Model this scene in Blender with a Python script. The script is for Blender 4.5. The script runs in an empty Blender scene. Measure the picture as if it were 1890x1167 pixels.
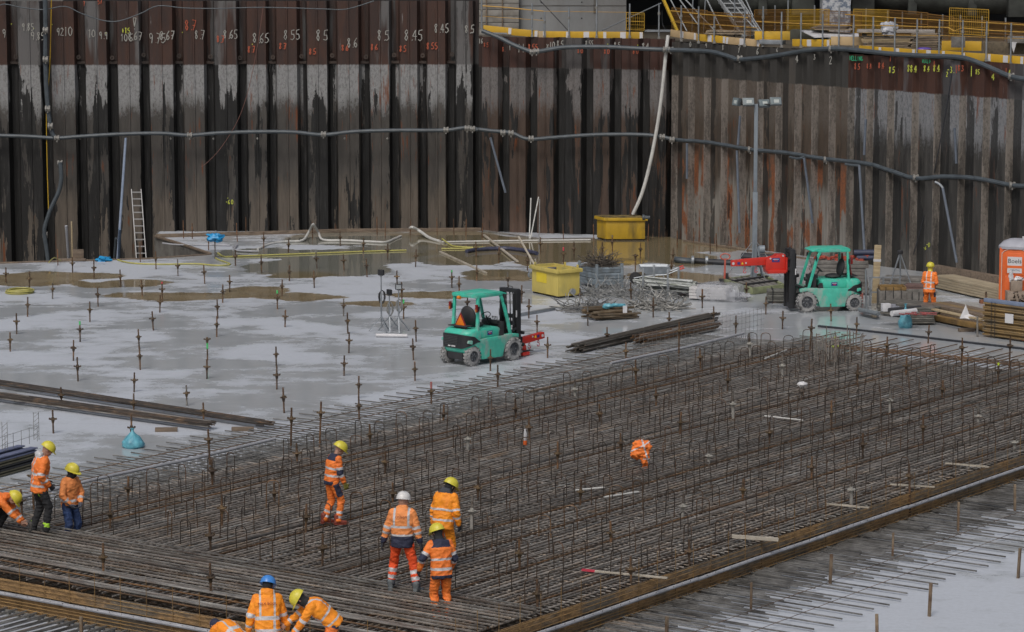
import bpy, bmesh, math, random
from mathutils import Vector, Matrix, noise as mnoise
R = math.radians
random.seed(7)
scene = bpy.context.scene
COL = scene.collection
# ---------------------------------------------------------------- camera, sky, sun, exposure
CAM_H = 13.2; FPX = 5600.0; PITCH = math.atan(783 / 5600.0)
cam_d = bpy.data.cameras.new('camera'); cam = bpy.data.objects.new('camera', cam_d); COL.objects.link(cam)
cam.location = (0, 0, CAM_H); cam.rotation_euler = (math.pi / 2 - PITCH, 0, 0)
cam_d.sensor_width = 36; cam_d.lens = 36 * FPX / 1890; cam_d.clip_start = 1; cam_d.clip_end = 900
scene.camera = cam
SUN_EL, SUN_ROT = R(52), R(200)
world = bpy.data.worlds.new("World"); scene.world = world; world.use_nodes = True
wn = world.node_tree.nodes; bg = wn['Background']
sky = wn.new('ShaderNodeTexSky'); sky.sky_type = 'NISHITA'; sky.sun_disc = False
sky.sun_elevation = SUN_EL; sky.sun_rotation = SUN_ROT; sky.air_density = 1.0; sky.dust_density = 6.0; sky.ozone_density = 1.0
hsv = wn.new('ShaderNodeHueSaturation'); hsv.inputs['Saturation'].default_value = 0.6
world.node_tree.links.new(sky.outputs[0], hsv.inputs['Color']); world.node_tree.links.new(hsv.outputs[0], bg.inputs[0])
bg.inputs[1].default_value = 0.10
sun_d = bpy.data.lights.new('sun', 'SUN'); sun = bpy.data.objects.new('sun', sun_d); COL.objects.link(sun)
sun_d.energy = 1.0; sun_d.angle = R(14); sun_d.color = (1.0, 0.97, 0.93)
sun.rotation_euler = (math.pi / 2 - SUN_EL, 0, math.pi - SUN_ROT + R(0)); sun.location = (0, 0, 60)
scene.view_settings.view_transform = 'Standard'; scene.view_settings.look = 'None'
scene.view_settings.exposure = 0.08; scene.view_settings.gamma = 1.0

def at(px, py, z=0.0):
    """photo pixel -> world point at height z"""
    a = (px - 945) / FPX; b = (py - 583.5) / FPX
    dy = math.cos(PITCH) - b * math.sin(PITCH); dz = -math.sin(PITCH) - b * math.cos(PITCH)
    t = (z - CAM_H) / dz
    return Vector((a * t, dy * t, z))
def aty(px, py, Y):
    """photo pixel -> world point at depth Y"""
    a = (px - 945) / FPX; b = (py - 583.5) / FPX
    dy = math.cos(PITCH) - b * math.sin(PITCH); dz = -math.sin(PITCH) - b * math.cos(PITCH)
    t = Y / dy
    return Vector((a * t, Y, CAM_H + dz * t))
MA = R(35.6); UX, UY = math.sin(MA), math.cos(MA); WX, WY = math.cos(MA), -math.sin(MA)
def uw(u, w, z=0.0): return Vector((u * UX + w * WX, u * UY + w * WY, z))
ROT_U = math.atan2(UY, UX); ROT_W = math.atan2(WY, WX)

# ---------------------------------------------------------------- materials
MATS = {}
def mat(name, col, rough=0.6, metal=0.0, var=0.15, scale=6.0, col2=None, thr=0.5, width=0.15, sc2=3.0, stretch=(1, 1, 1),
        bump=0.0, bscale=40.0, orand=0.0, spec=0.5, rough2=None, alpha=1.0, trans=0.0):
    if name in MATS: return MATS[name]
    k_ = .80 if 'rebar' not in name else 1.0
    col = tuple(c * k_ for c in col); col2 = tuple(c * k_ for c in col2) if col2 else None
    m = bpy.data.materials.new(name); m.use_nodes = True; nt = m.node_tree; N = nt.nodes; L = nt.links
    b = N['Principled BSDF']; b.inputs['Roughness'].default_value = rough; b.inputs['Metallic'].default_value = metal
    b.inputs['Specular IOR Level'].default_value = spec
    tc = N.new('ShaderNodeTexCoord'); mp = N.new('ShaderNodeMapping'); mp.inputs['Scale'].default_value = stretch
    L.new(tc.outputs['Object'], mp.inputs[0])
    oi = N.new('ShaderNodeObjectInfo')
    add = N.new('ShaderNodeVectorMath'); add.operation = 'ADD'; mul = N.new('ShaderNodeMath'); mul.operation = 'MULTIPLY'; mul.inputs[1].default_value = 37.0
    L.new(oi.outputs['Random'], mul.inputs[0]); L.new(mp.outputs[0], add.inputs[0]); L.new(mul.outputs[0], add.inputs[1])
    vec = add.outputs[0]
    n1 = N.new('ShaderNodeTexNoise'); n1.inputs['Scale'].default_value = scale; n1.inputs['Detail'].default_value = 6; n1.inputs['Roughness'].default_value = 0.65
    L.new(vec, n1.inputs['Vector'])
    mr = N.new('ShaderNodeMapRange'); mr.inputs[1].default_value = 0.25; mr.inputs[2].default_value = 0.75
    mr.inputs[3].default_value = 1 - var * 1.4; mr.inputs[4].default_value = 1 + var * 1.4
    L.new(n1.outputs[0], mr.inputs[0])
    base = N.new('ShaderNodeRGB'); base.outputs[0].default_value = (*col, 1); src = base.outputs[0]
    if col2 is not None:
        n2 = N.new('ShaderNodeTexNoise'); n2.inputs['Scale'].default_value = sc2; n2.inputs['Detail'].default_value = 5; n2.inputs['Roughness'].default_value = 0.6
        L.new(vec, n2.inputs['Vector'])
        m2 = N.new('ShaderNodeMapRange'); m2.inputs[1].default_value = thr - width; m2.inputs[2].default_value = thr + width
        L.new(n2.outputs[0], m2.inputs[0])
        mx = N.new('ShaderNodeMix'); mx.data_type = 'RGBA'; L.new(m2.outputs[0], mx.inputs[0]); L.new(src, mx.inputs[6]); mx.inputs[7].default_value = (*col2, 1)
        src = mx.outputs[2]
        if rough2 is not None:
            m3 = N.new('ShaderNodeMapRange'); m3.inputs[3].default_value = rough; m3.inputs[4].default_value = rough2
            L.new(m2.outputs[0], m3.inputs[0]); L.new(m3.outputs[0], b.inputs['Roughness'])
    vm = N.new('ShaderNodeVectorMath'); vm.operation = 'SCALE'; L.new(src, vm.inputs[0]); L.new(mr.outputs[0], vm.inputs['Scale'])
    out = vm.outputs[0]
    if orand > 0:
        mo = N.new('ShaderNodeMapRange'); mo.inputs[3].default_value = 1 - orand; mo.inputs[4].default_value = 1 + orand
        L.new(oi.outputs['Random'], mo.inputs[0])
        v2 = N.new('ShaderNodeVectorMath'); v2.operation = 'SCALE'; L.new(out, v2.inputs[0]); L.new(mo.outputs[0], v2.inputs['Scale']); out = v2.outputs[0]
    L.new(out, b.inputs['Base Color'])
    if bump > 0:
        nb = N.new('ShaderNodeTexNoise'); nb.inputs['Scale'].default_value = bscale; nb.inputs['Detail'].default_value = 4; L.new(vec, nb.inputs['Vector'])
        bp = N.new('ShaderNodeBump'); bp.inputs['Strength'].default_value = bump; bp.inputs['Distance'].default_value = 0.02
        L.new(nb.outputs[0], bp.inputs['Height']); L.new(bp.outputs[0], b.inputs['Normal'])
    if alpha < 1: b.inputs['Alpha'].default_value = alpha
    if trans > 0: b.inputs['Transmission Weight'].default_value = trans
    MATS[name] = m
    return m
RUST = mat('rusty_steel', (.10, .048, .022), .75, .0, .35, 9, (.22, .10, .04), .56, .1, 6, orand=.3)
ROD = mat('anchor_rod', (.060, .040, .026), .7, .0, .35, 12, (.16, .085, .04), .5, .12, 5, orand=.35)
RODGREY = mat('grouted_rod', (.17, .16, .145), .8, 0, .3, 12, (.08, .055, .04), .52, .1, 5, orand=.3)
PLATE = mat('anchor_plate', (.13, .085, .04), .65, .0, .3, 10, (.07, .045, .03), .5, .1, 6, orand=.35)
REBAR = mat('rebar', (.215, .193, .17), .42, .3, .55, 2.2, (.23, .16, .10), .62, .12, .9, orand=.35, spec=.6)
HAIR = mat('hairpin_steel', (.055, .043, .034), .55, .2, .4, 4, (.12, .065, .035), .58, .1, 2, orand=.3)
LOWB = mat('lower_rebar', (.05, .042, .034), .55, .1, .4, 3, (.10, .06, .035), .58, .1, 1.5)  # lower layers coloured darker so gaps in the mat read as shade
FRINGE = mat('fringe_rebar', (.165, .163, .158), .45, .2, .45, 3, (.07, .066, .06), .55, .12, 1.2, orand=.25)
REBARR = mat('rusty_rebar', (.13, .070, .030), .5, .2, .4, 2.0, (.05, .035, .025), .55, .12, 1.1, orand=.2)
REBARG = mat('wet_rebar', (.24, .232, .215), .36, .3, .45, 2.5, (.15, .12, .10), .52, .12, 1.2, orand=.3)
GALV = mat('galvanised_steel', (.34, .37, .40), .45, .55, .2, 5, orand=.1)
DULLPIPE = mat('dull_grey_pipe', (.066, .082, .096), .5, .0, .25, 4)
LIGHTPIPE = mat('pale_grey_pipe', (.36, .37, .40), .5, 0, .2, 3)
WHITEH = mat('white_hose', (.55, .55, .53), .6, 0, .15, 3)
BLACKH = mat('black_hose', (.03, .033, .04), .45, 0, .3, 5)
PALEB = mat('pale_batten', (.46, .42, .35), .75, 0, .18, 4, (.34, .30, .24), .55, .12, 3)
TIMB = mat('weathered_timber', (.21, .16, .115), .8, 0, .25, 3, (.12, .09, .07), .55, .15, 2, stretch=(1, 6, 6))
TIMBL = mat('pale_timber', (.50, .40, .25), .75, 0, .18, 3, (.38, .29, .17), .55, .15, 2, stretch=(1, 8, 8))
TIMBD = mat('dark_wet_timber', (.085, .065, .05), .6, 0, .3, 3, (.15, .12, .095), .55, .12, 3)
TIMBO = mat('ochre_timber', (.27, .165, .055), .65, 0, .25, 3, (.12, .08, .04), .58, .1, 2)
TIMBG = mat('grey_timber', (.21, .20, .185), .8, 0, .25, 4, (.12, .11, .10), .55, .12, 3)
GREEN = mat('forklift_green', (.065, .56, .41), .42, 0, .12, 5, (.19, .48, .40), .60, .07, 3.5, stretch=(1, 1, .5))
GREEND = mat('dusty_green', (.075, .52, .39), .6, 0, .13, 6, (.33, .42, .38), .57, .08, 3.2, stretch=(1, 1, .6))
BLACK = mat('black_paint', (.022, .023, .026), .45, 0, .25, 6)
BLACKR = mat('black_plastic', (.03, .03, .034), .65, 0, .2, 6)
MUDTYRE = mat('muddy_tyre', (.32, .32, .32), .85, 0, .25, 7, (.10, .10, .10), .60, .1, 6, bump=.5)
DARKRIM = mat('dark_rim', (.05, .055, .065), .6, 0, .3, 9, (.20, .2, .2), .6, .1, 9)
RED = mat('red_paint', (.62, .035, .022), .4, 0, .08, 4, (.42, .03, .02), .62, .1, 3)
ORNG = mat('orange_plastic', (.80, .155, .03), .5, 0, .08, 3)
YEL = mat('yellow_paint', (.62, .50, .13), .6, 0, .12, 3, (.36, .32, .13), .60, .09, 1.6, stretch=(1, 1, .35))
YELO = mat('ochre_yellow_paint', (.50, .32, .02), .5, 0, .15, 2, (.20, .14, .03), .62, .08, 1.3, stretch=(1, 1, .3))
YELB = mat('bright_yellow', (.80, .62, .04), .5, 0, .08, 3)
TOEY = mat('yellow_toe_board', (.62, .37, .025), .6, 0, .12, 2, (.45, .30, .05), .6, .1, 1.0, orand=.12)
TOEP = mat('bare_toe_board', (.55, .40, .22), .7, 0, .15, 2)
MESHY = mat('yellow_mesh_paint', (.50, .30, .03), .6, 0, .15, 3)
WHITE = mat('white_plastic', (.62, .62, .64), .5, 0, .1, 4)
PAPER = mat('white_paper', (.66, .66, .68), .8, 0, .04, 4)
FILM = mat('plastic_film', (.55, .57, .62), .3, 0, .18, 5, (.36, .38, .43), .55, .1, 4, bump=.8, bscale=9)
BLUE = mat('blue_plastic', (.02, .30, .62), .4, 0, .15, 5, bump=.6, bscale=14)
CYANB = mat('pale_blue_plastic', (.13, .42, .52), .4, 0, .2, 6, (.08, .28, .38), .55, .1, 7, bump=.9, bscale=10)
NAVY = mat('navy_sticker', (.03, .04, .22), .5, 0, .05)
CONC = mat('pier_concrete', (.27, .28, .285), .85, 0, .14, .8, (.21, .20, .19), .55, .14, .5, stretch=(1, 1, .4), bump=.2, bscale=3)
CONCD = mat('dirty_concrete', (.19, .185, .17), .85, 0, .25, 2, (.10, .09, .08), .52, .12, 1.5, bump=.4, bscale=8)
DARKB = mat('dark_steel_beam', (.030, .033, .030), .7, 0, .35, 1.2, (.055, .062, .055), .52, .12, .6)
SHADOWB = mat('dark_backdrop_steel', (.012, .013, .015), .8, 0, .3, .5)
MUD = mat('mud', (.085, .073, .058), .55, 0, .3, .6, (.14, .12, .09), .55, .15, .4, bump=.6, bscale=3)
WIRE = mat('dull_wire', (.30, .305, .30), .5, .3, .3, 9)
YHOSE = mat('yellow_hose', (.45, .42, .12), .5, 0, .1)
SPY = mat('yellow_spray_paint', (.55, .60, .08), .8, 0, .15, 20)
SPW = mat('white_chalk_paint', (.34, .335, .31), .8, 0, .2, 20)
SPO = mat('orange_spray_paint', (.44, .10, .05), .8, 0, .2, 20)
SPG = mat('green_spray_paint', (.03, .40, .20), .8, 0, .2, 20)
SKIN = mat('skin', (.42, .235, .17), .55, 0, .06, 20)
SKINL = mat('lips', (.30, .12, .10), .5)
EYEM = mat('eye_dark', (.03, .025, .02), .2)
HVO = mat('hi_vis_orange', (.95, .235, .035), .7, 0, .10, 5, (.78, .17, .03), .58, .14, 4, bump=.35, bscale=16)
HVY = mat('hi_vis_amber', (1.0, .33, .012), .7, 0, .10, 5, (.85, .24, .02), .58, .14, 4, bump=.35, bscale=16)
HVR = mat('hi_vis_red_orange', (.92, .10, .02), .7, 0, .10, 5, (.72, .07, .02), .6, .12, 4, bump=.35, bscale=16)
HVP = mat('faded_orange', (.85, .30, .09), .75, 0, .10, 5, (.70, .22, .06), .58, .14, 4, bump=.35, bscale=16)
REFL = mat('reflective_tape', (.56, .56, .58), .45, 0, .08, 10)
NAVC = mat('navy_cloth', (.022, .027, .06), .8, 0, .2, 8)
BLKC = mat('black_cloth', (.015, .016, .019), .85, 0, .25, 8)
BLUC = mat('dark_blue_cloth', (.02, .045, .13), .85, 0, .25, 6)
GRYC = mat('grey_cloth', (.06, .065, .08), .85, 0, .25, 8)
LIME = mat('lime_cloth', (.42, .75, .05), .7, 0, .08)
HYEL = mat('yellow_helmet', (.68, .60, .06), .42, 0, .06, 6)
HWHT = mat('white_helmet', (.72, .71, .70), .32, 0, .04, 6)
HBLU = mat('blue_helmet', (.06, .26, .70), .32, 0, .05, 6)
GLOVE = mat('dark_glove', (.03, .032, .04), .8, 0, .2, 9)
GLOVEY = mat('olive_glove', (.25, .23, .05), .8, 0, .2, 9)
BOOT = mat('boot_leather', (.05, .048, .045), .7, 0, .3, 9)
BOOTG = mat('grey_boot', (.14, .16, .17), .7, 0, .3, 9)

# ---------------------------------------------------------------- mesh builder
class MB:
    def __init__(s): s.v = []; s.f = []; s.m = []; s.mi = 0
    def mat(s, i): s.mi = i; return s
    def add(s, vs, fs):
        o = len(s.v); s.v.extend([tuple(p) for p in vs]); s.f.extend([tuple(i + o for i in f) for f in fs]); s.m.extend([s.mi] * len(fs)); return s
    def box(s, c, d, rz=0.0, M=None):
        hx, hy, hz = d[0] / 2, d[1] / 2, d[2] / 2
        pts = [Vector((x, y, z)) for z in (-hz, hz) for x, y in ((-hx, -hy), (hx, -hy), (hx, hy), (-hx, hy))]
        if M is None: M = Matrix.Rotation(rz, 3, 'Z')
        c = Vector(c)
        return s.add([M @ p + c for p in pts], [(3, 2, 1, 0), (4, 5, 6, 7), (0, 1, 5, 4), (1, 2, 6, 5), (2, 3, 7, 6), (3, 0, 4, 7)])
    def beam(s, a, b, w, h, up=(0, 0, 1)):
        a = Vector(a); b = Vector(b); d = b - a; l = d.length
        if l < 1e-6: return s
        x = d / l; up = Vector(up)
        if abs(x.dot(up)) > .99: up = Vector((0, 1, 0))
        y = up.cross(x).normalized(); z = x.cross(y)
        M = Matrix((x, y, z)).transposed()
        return s.box((a + b) / 2, (l, w, h), M=M)
    def tube(s, a, b, r, n=6, r1=None, cap=True):
        a = Vector(a); b = Vector(b); d = b - a
        if d.length < 1e-6: return s
        if r1 is None: r1 = r
        x = d.normalized(); up = Vector((0, 0, 1)) if abs(x.z) < .9 else Vector((1, 0, 0))
        y = up.cross(x).normalized(); z = x.cross(y); vs = []
        for c, rr in ((a, r), (b, r1)):
            for i in range(n):
                t = 2 * math.pi * i / n; vs.append(c + (y * math.cos(t) + z * math.sin(t)) * rr)
        fs = [(i, (i + 1) % n, n + (i + 1) % n, n + i) for i in range(n)]
        if cap: fs += [tuple(range(n - 1, -1, -1)), tuple(range(n, 2 * n))]
        return s.add(vs, fs)
    def path(s, pts, r, n=6, cap=True):
        pts = [Vector(p) for p in pts]; vs = []; k = len(pts); y = None
        for i, p in enumerate(pts):
            d = (pts[min(i + 1, k - 1)] - pts[max(i - 1, 0)])
            if d.length < 1e-9: d = Vector((0, 0, 1))
            d.normalize()
            if y is None:
                up = Vector((0, 0, 1)) if abs(d.z) < .9 else Vector((1, 0, 0)); y = up.cross(d).normalized()
            else:
                y = (y - d * y.dot(d)); y = y.normalized() if y.length > 1e-6 else Vector((1, 0, 0)).cross(d).normalized()
            z = d.cross(y); rr = r[i] if isinstance(r, (list, tuple)) else r
            for j in range(n):
                t = 2 * math.pi * j / n; vs.append(p + (y * math.cos(t) + z * math.sin(t)) * rr)
        fs = []
        for i in range(k - 1):
            for j in range(n): fs.append((i * n + j, i * n + (j + 1) % n, (i + 1) * n + (j + 1) % n, (i + 1) * n + j))
        if cap: fs += [tuple(range(n - 1, -1, -1)), tuple(range((k - 1) * n, k * n))]
        return s.add(vs, fs)
    def lathe(s, prof, c=(0, 0, 0), n=16, axis='Z', M=None, cap=True):
        c = Vector(c); vs = []
        for r, h in prof:
            for i in range(n):
                t = 2 * math.pi * i / n; p = Vector((r * math.cos(t), r * math.sin(t), h))
                if axis == 'X': p = Vector((p.z, p.x, p.y))
                elif axis == 'Y': p = Vector((p.y, p.z, p.x))
                if M is not None: p = M @ p
                vs.append(p + c)
        k = len(prof); fs = []
        for i in range(k - 1):
            for j in range(n): fs.append((i * n + j, i * n + (j + 1) % n, (i + 1) * n + (j + 1) % n, (i + 1) * n + j))
        if cap: fs += [tuple(range(n - 1, -1, -1)), tuple(range((k - 1) * n, k * n))]
        return s.add(vs, fs)
    def prism(s, poly, y0, y1, plane='XZ'):
        """2-D outline extruded; XZ: outline in x,z, depth along y"""
        n = len(poly); vs = []
        for d in (y0, y1):
            for a, b in poly:
                vs.append((a, d, b) if plane == 'XZ' else ((a, b, d) if plane == 'XY' else (d, a, b)))
        return s.add(vs, [tuple(range(n)), tuple(range(2 * n - 1, n - 1, -1))] + [(i, n + i, n + (i + 1) % n, (i + 1) % n) for i in range(n)])
    def blob(s, c, r, n=10, m=8, jit=0.0, M=None, seed=0):
        vs = [Vector((0, 0, -1))]; c = Vector(c)
        for i in range(1, m):
            ph = -math.pi / 2 + math.pi * i / m
            for j in range(n):
                t = 2 * math.pi * j / n; vs.append(Vector((math.cos(ph) * math.cos(t), math.cos(ph) * math.sin(t), math.sin(ph))))
        vs.append(Vector((0, 0, 1))); out = []
        for p in vs:
            k = 1 + jit * mnoise.noise(p * 2.3 + Vector((seed * 7.7, seed, 0))) * 1.6 + jit * .6 * mnoise.noise(p * 6 + Vector((seed, 3, 1)))
            q = Vector((p.x * r[0] * k, p.y * r[1] * k, p.z * r[2] * k))
            if M is not None: q = M @ q
            out.append(q + c)
        fs = [(0, 1 + (j + 1) % n, 1 + j) for j in range(n)]
        for i in range(m - 2):
            for j in range(n):
                a = 1 + i * n; fs.append((a + j, a + (j + 1) % n, a + n + (j + 1) % n, a + n + j))
        a = 1 + (m - 2) * n; fs += [(a + j, a + (j + 1) % n, len(vs) - 1) for j in range(n)]
        return s.add(out, fs)
    def build(s, name, mats, parent=None, smooth=False, loc=None, bevel=0.0, fix=True):
        me = bpy.data.meshes.new(name); me.from_pydata(s.v, [], s.f)
        if not isinstance(mats, (list, tuple)): mats = [mats]
        for m in mats: me.materials.append(m)
        me.polygons.foreach_set('material_index', s.m)
        if bevel > 0 or fix:
            bm = bmesh.new(); bm.from_mesh(me)
            if fix: bmesh.ops.recalc_face_normals(bm, faces=bm.faces)
            if bevel > 0:
                es = [e for e in bm.edges if len(e.link_faces) == 2 and e.calc_face_angle(0) > R(28)]
                bmesh.ops.bevel(bm, geom=es, offset=bevel, segments=2, affect='EDGES', profile=.6, clamp_overlap=True)
            bm.to_mesh(me); bm.free()
        if smooth or bevel > 0:
            me.polygons.foreach_set('use_smooth', [True] * len(me.polygons))
            if hasattr(me, 'set_sharp_from_angle'): me.set_sharp_from_angle(angle=R(42 if not bevel else 50))
        me.update()
        o = bpy.data.objects.new(name, me); COL.objects.link(o)
        if parent is not None: o.parent = parent
        if loc is not None: o.location = loc
        return o
def tag(o, label, cat, group=None, kind=None):
    if label: o['label'] = label
    if cat: o['category'] = cat
    if group: o['group'] = group
    if kind: o['kind'] = kind
    return o
def thing(name, label, cat, loc=(0, 0, 0), rz=0.0, group=None):
    o = bpy.data.objects.new(name, None); COL.objects.link(o); o.location = loc; o.rotation_euler = (0, 0, rz)
    o.empty_display_size = .3
    return tag(o, label, cat, group)
def struct(o): o['kind'] = 'structure'; return o
def kids(o): return CH.get(o.name, [])
CH = {}
def copy_tree(o, parent=None, loc=None, rz=None):
    c = o.copy(); COL.objects.link(c)
    if parent is not None: c.parent = parent
    if loc is not None: c.location = loc
    if rz is not None: c.rotation_euler = (0, 0, rz)
    for ch in [x for x in bpy.data.objects if x.parent == o]: copy_tree(ch, c)
    return c
_txt = {}
def text_mb(body, size, font_m='TEXT', extrude=.002):
    cu = bpy.data.curves.new('writing', 'FONT'); cu.body = body; cu.size = size; cu.extrude = extrude; cu.align_x = 'CENTER'; cu.align_y = 'CENTER'; cu.resolution_u = 2
    ob = bpy.data.objects.new('writing', cu); COL.objects.link(ob)
    dg = bpy.context.evaluated_depsgraph_get(); me = bpy.data.meshes.new_from_object(ob.evaluated_get(dg))
    bpy.data.objects.remove(ob)
    return me
def text(body, size, m, parent, loc, rot, name='lettering'):
    me = text_mb(body, size); me.materials.clear(); me.materials.append(m)
    o = bpy.data.objects.new(name, me); COL.objects.link(o); o.parent = parent; o.location = loc; o.rotation_euler = rot
    return o
# ================================================================ SETTING
def node_mat(name):
    m = bpy.data.materials.new(name); m.use_nodes = True; return m, m.node_tree.nodes, m.node_tree.links, m.node_tree.nodes['Principled BSDF']
class NB:
    """small helper for node maths"""
    def __init__(s, nt): s.N = nt.nodes; s.L = nt.links
    def inp(s, sock, v):
        if hasattr(v, 'is_output') or isinstance(v, bpy.types.NodeSocket): s.L.new(v, sock)
        else: sock.default_value = v
    def math(s, op, a, b=0.0, c=None, clamp=False):
        n = s.N.new('ShaderNodeMath'); n.operation = op; n.use_clamp = clamp; s.inp(n.inputs[0], a); s.inp(n.inputs[1], b)
        if c is not None: s.inp(n.inputs[2], c)
        return n.outputs[0]
    def smooth(s, v, lo, hi, a=0.0, b=1.0):
        n = s.N.new('ShaderNodeMapRange'); n.interpolation_type = 'SMOOTHSTEP'; s.inp(n.inputs[0], v); s.inp(n.inputs[1], lo); s.inp(n.inputs[2], hi); n.inputs[3].default_value = a; n.inputs[4].default_value = b
        return n.outputs[0]
    def noise(s, vec, scale, detail=4, rough=.6, st=(1, 1, 1), off=(0, 0, 0)):
        mp = s.N.new('ShaderNodeMapping'); mp.inputs['Scale'].default_value = st; mp.inputs['Location'].default_value = off; s.L.new(vec, mp.inputs[0])
        n = s.N.new('ShaderNodeTexNoise'); n.inputs['Scale'].default_value = scale; n.inputs['Detail'].default_value = detail; n.inputs['Roughness'].default_value = rough
        s.L.new(mp.outputs[0], n.inputs['Vector']); return n.outputs[0]
    def mix(s, f, a, b):
        n = s.N.new('ShaderNodeMix'); n.data_type = 'RGBA'; s.inp(n.inputs[0], f)
        for k, v in ((6, a), (7, b)):
            if isinstance(v, tuple): n.inputs[k].default_value = (*v, 1)
            else: s.L.new(v, n.inputs[k])
        return n.outputs[2]

def wall_mat(name, zb, topc, topc2, light, mid, base, black=1.0, rust=.5, zl=1.9, ltop=0.75, blackc=(.017, .017, .017), flank=0.0, rustc=(.17, .05, .015), rbig=0.0, drip=1.0, K=.78, fc=(.34, .31, .28)):
    topc, topc2, light, mid, base, blackc, rustc, fc = [tuple(v * K for v in c_) for c_ in (topc, topc2, light, mid, base, blackc, rustc, fc)]
    m, N, L, b = node_mat(name); B = NB(m.node_tree)
    tc = N.new('ShaderNodeTexCoord'); obj = tc.outputs['Object']
    sx = N.new('ShaderNodeSeparateXYZ'); L.new(obj, sx.inputs[0]); z = sx.outputs[2]
    at_ = N.new('ShaderNodeAttribute'); at_.attribute_name = 'rec'; rec = at_.outputs['Fac']
    ofl = N.new('ShaderNodeAttribute'); ofl.attribute_name = 'flank'; fl = ofl.outputs['Fac']
    oi = N.new('ShaderNodeObjectInfo'); rnd = oi.outputs['Random']
    streak = B.noise(obj, 3.2, 5, .7, (1, 1, .16))
    streak2 = B.noise(obj, 9.0, 4, .7, (1, 1, .07), (3, 1, 0))
    speck = B.noise(obj, 14.0, 5, .75, (1, 1, .55), (7, 0, 3))
    broad = B.noise(obj, .9, 4, .6, (1, 1, .5), (1, 5, 2))
    blot = B.noise(obj, 1.9, 5, .65, (1, 1, .24), (11, 5, 2))
    # mid steel
    c = B.mix(B.smooth(streak, .3, .7), mid, tuple(v * .55 for v in mid))
    # lower, cleaner base
    zz = B.math('ADD', z, B.math('MULTIPLY', B.math('SUBTRACT', streak, .5), 2.6))
    zz = B.math('ADD', zz, B.math('MULTIPLY', B.math('SUBTRACT', rnd, .5), 1.6))
    c = B.mix(B.math('MULTIPLY', B.smooth(zz, zl, zl - 1.3), .85), c, B.mix(B.smooth(streak2, .35, .7), base, tuple(v * .6 for v in base)))
    # light lime bloom below the welded seam, fading out downwards through speckles
    za = B.math('ADD', z, B.math('MULTIPLY', B.math('SUBTRACT', streak, .5), 2.2))
    za = B.math('ADD', za, B.math('MULTIPLY', B.math('SUBTRACT', speck, .5), 2.0))
    za = B.math('ADD', za, B.math('MULTIPLY', B.math('SUBTRACT', rnd, .5), .5))
    lm = B.smooth(za, zb - 1.95, zb - 1.25)
    lc = B.mix(B.smooth(speck, .42, .66), light, tuple(v * .55 for v in light))
    c = B.mix(B.math('MULTIPLY', lm, ltop), c, lc)
    # rust runs
    rm = B.math('MULTIPLY', B.smooth(B.math('ADD', streak2, B.math('MULTIPLY', B.math('SUBTRACT', broad, .5), .5)), .62, .72), rust)
    c = B.mix(rm, c, rustc)
    if rbig > 0:
        rb = B.math('MULTIPLY', B.smooth(blot, .51, .57), B.smooth(z, 3.9, 2.9)); c = B.mix(B.math('MULTIPLY', rb, rbig), c, B.mix(B.smooth(speck, .35, .65), (.21, .075, .03), (.12, .05, .028)))
    if flank > 0:  # camera-facing flanks coloured lighter, as if catching more light
        fm = B.math('MULTIPLY', B.smooth(fl, .45, .55), B.smooth(streak2, .12, .45)); c = B.mix(B.math('MULTIPLY', fm, flank), c, B.mix(B.smooth(B.math('ADD', speck, B.math('MULTIPLY', B.math('SUBTRACT', streak, .5), 1.2)), .32, .72), fc, tuple(v * .42 for v in fc)))
    # top band
    tz = B.math('ADD', z, B.math('MULTIPLY', B.math('SUBTRACT', speck, .5), .10))
    tm = B.smooth(tz, zb - .03, zb + .03)
    tcx = B.mix(B.smooth(streak, .35, .65), topc, topc2)
    tcx = B.mix(B.math('MULTIPLY', B.smooth(B.math('ADD', B.noise(obj, 1.1, 3, .6, (1, 1, .15), (6, 2, 8)), B.math('MULTIPLY', B.math('SUBTRACT', rnd, .5), .3)), .57, .66), .8), tcx, tuple(v * .42 for v in light))
    tcx = B.mix(B.math('MULTIPLY', B.smooth(streak2, .66, .74), .45), tcx, tuple(min(.35, v * 1.2) for v in light))
    c = B.mix(tm, c, tcx)
    # tar-black wet recesses with ragged edges
    e = B.math('ADD', rec, B.math('MULTIPLY', B.math('SUBTRACT', B.noise(obj, 2.2, 5, .72, (1, 1, .20), (5, 5, 5)), .5), 1.7))
    e = B.math('ADD', e, B.math('MULTIPLY', B.math('SUBTRACT', rnd, .5), .7))
    e = B.math('ADD', e, B.smooth(z, zb, 1.0, -.12, .12))
    dr = B.noise(obj, 1.5, 4, .7, (1, 1, .10), (2, 9, 4)); dr = B.math('ADD', dr, B.math('MULTIPLY', B.math('SUBTRACT', speck, .5), .10)); dr = B.math('ADD', dr, B.math('MULTIPLY', B.math('SUBTRACT', rnd, .5), .16)); dr = B.math('ADD', dr, B.smooth(z, zb, zb - 2.2, -.10, .03))
    e = B.math('MAXIMUM', e, B.math('MULTIPLY', B.smooth(dr, .585, .60), drip))
    bm_ = B.math('MULTIPLY', B.smooth(e, .68, .74), B.math('SUBTRACT', 1.0, B.math('MULTIPLY', tm, .55)))
    bcol = B.mix(B.smooth(streak2, .5, .75), blackc, tuple(v * 3.0 for v in blackc))
    c = B.mix(B.math('MULTIPLY', bm_, black), c, bcol)
    L.new(c, b.inputs['Base Color'])
    L.new(B.smooth(streak, .3, .7, .75, .5), b.inputs['Roughness']); b.inputs['Specular IOR Level'].default_value = .3
    bp = N.new('ShaderNodeBump'); bp.inputs['Strength'].default_value = .35; bp.inputs['Distance'].default_value = .03; L.new(speck, bp.inputs['Height']); L.new(bp.outputs[0], b.inputs['Normal'])
    return m
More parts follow.
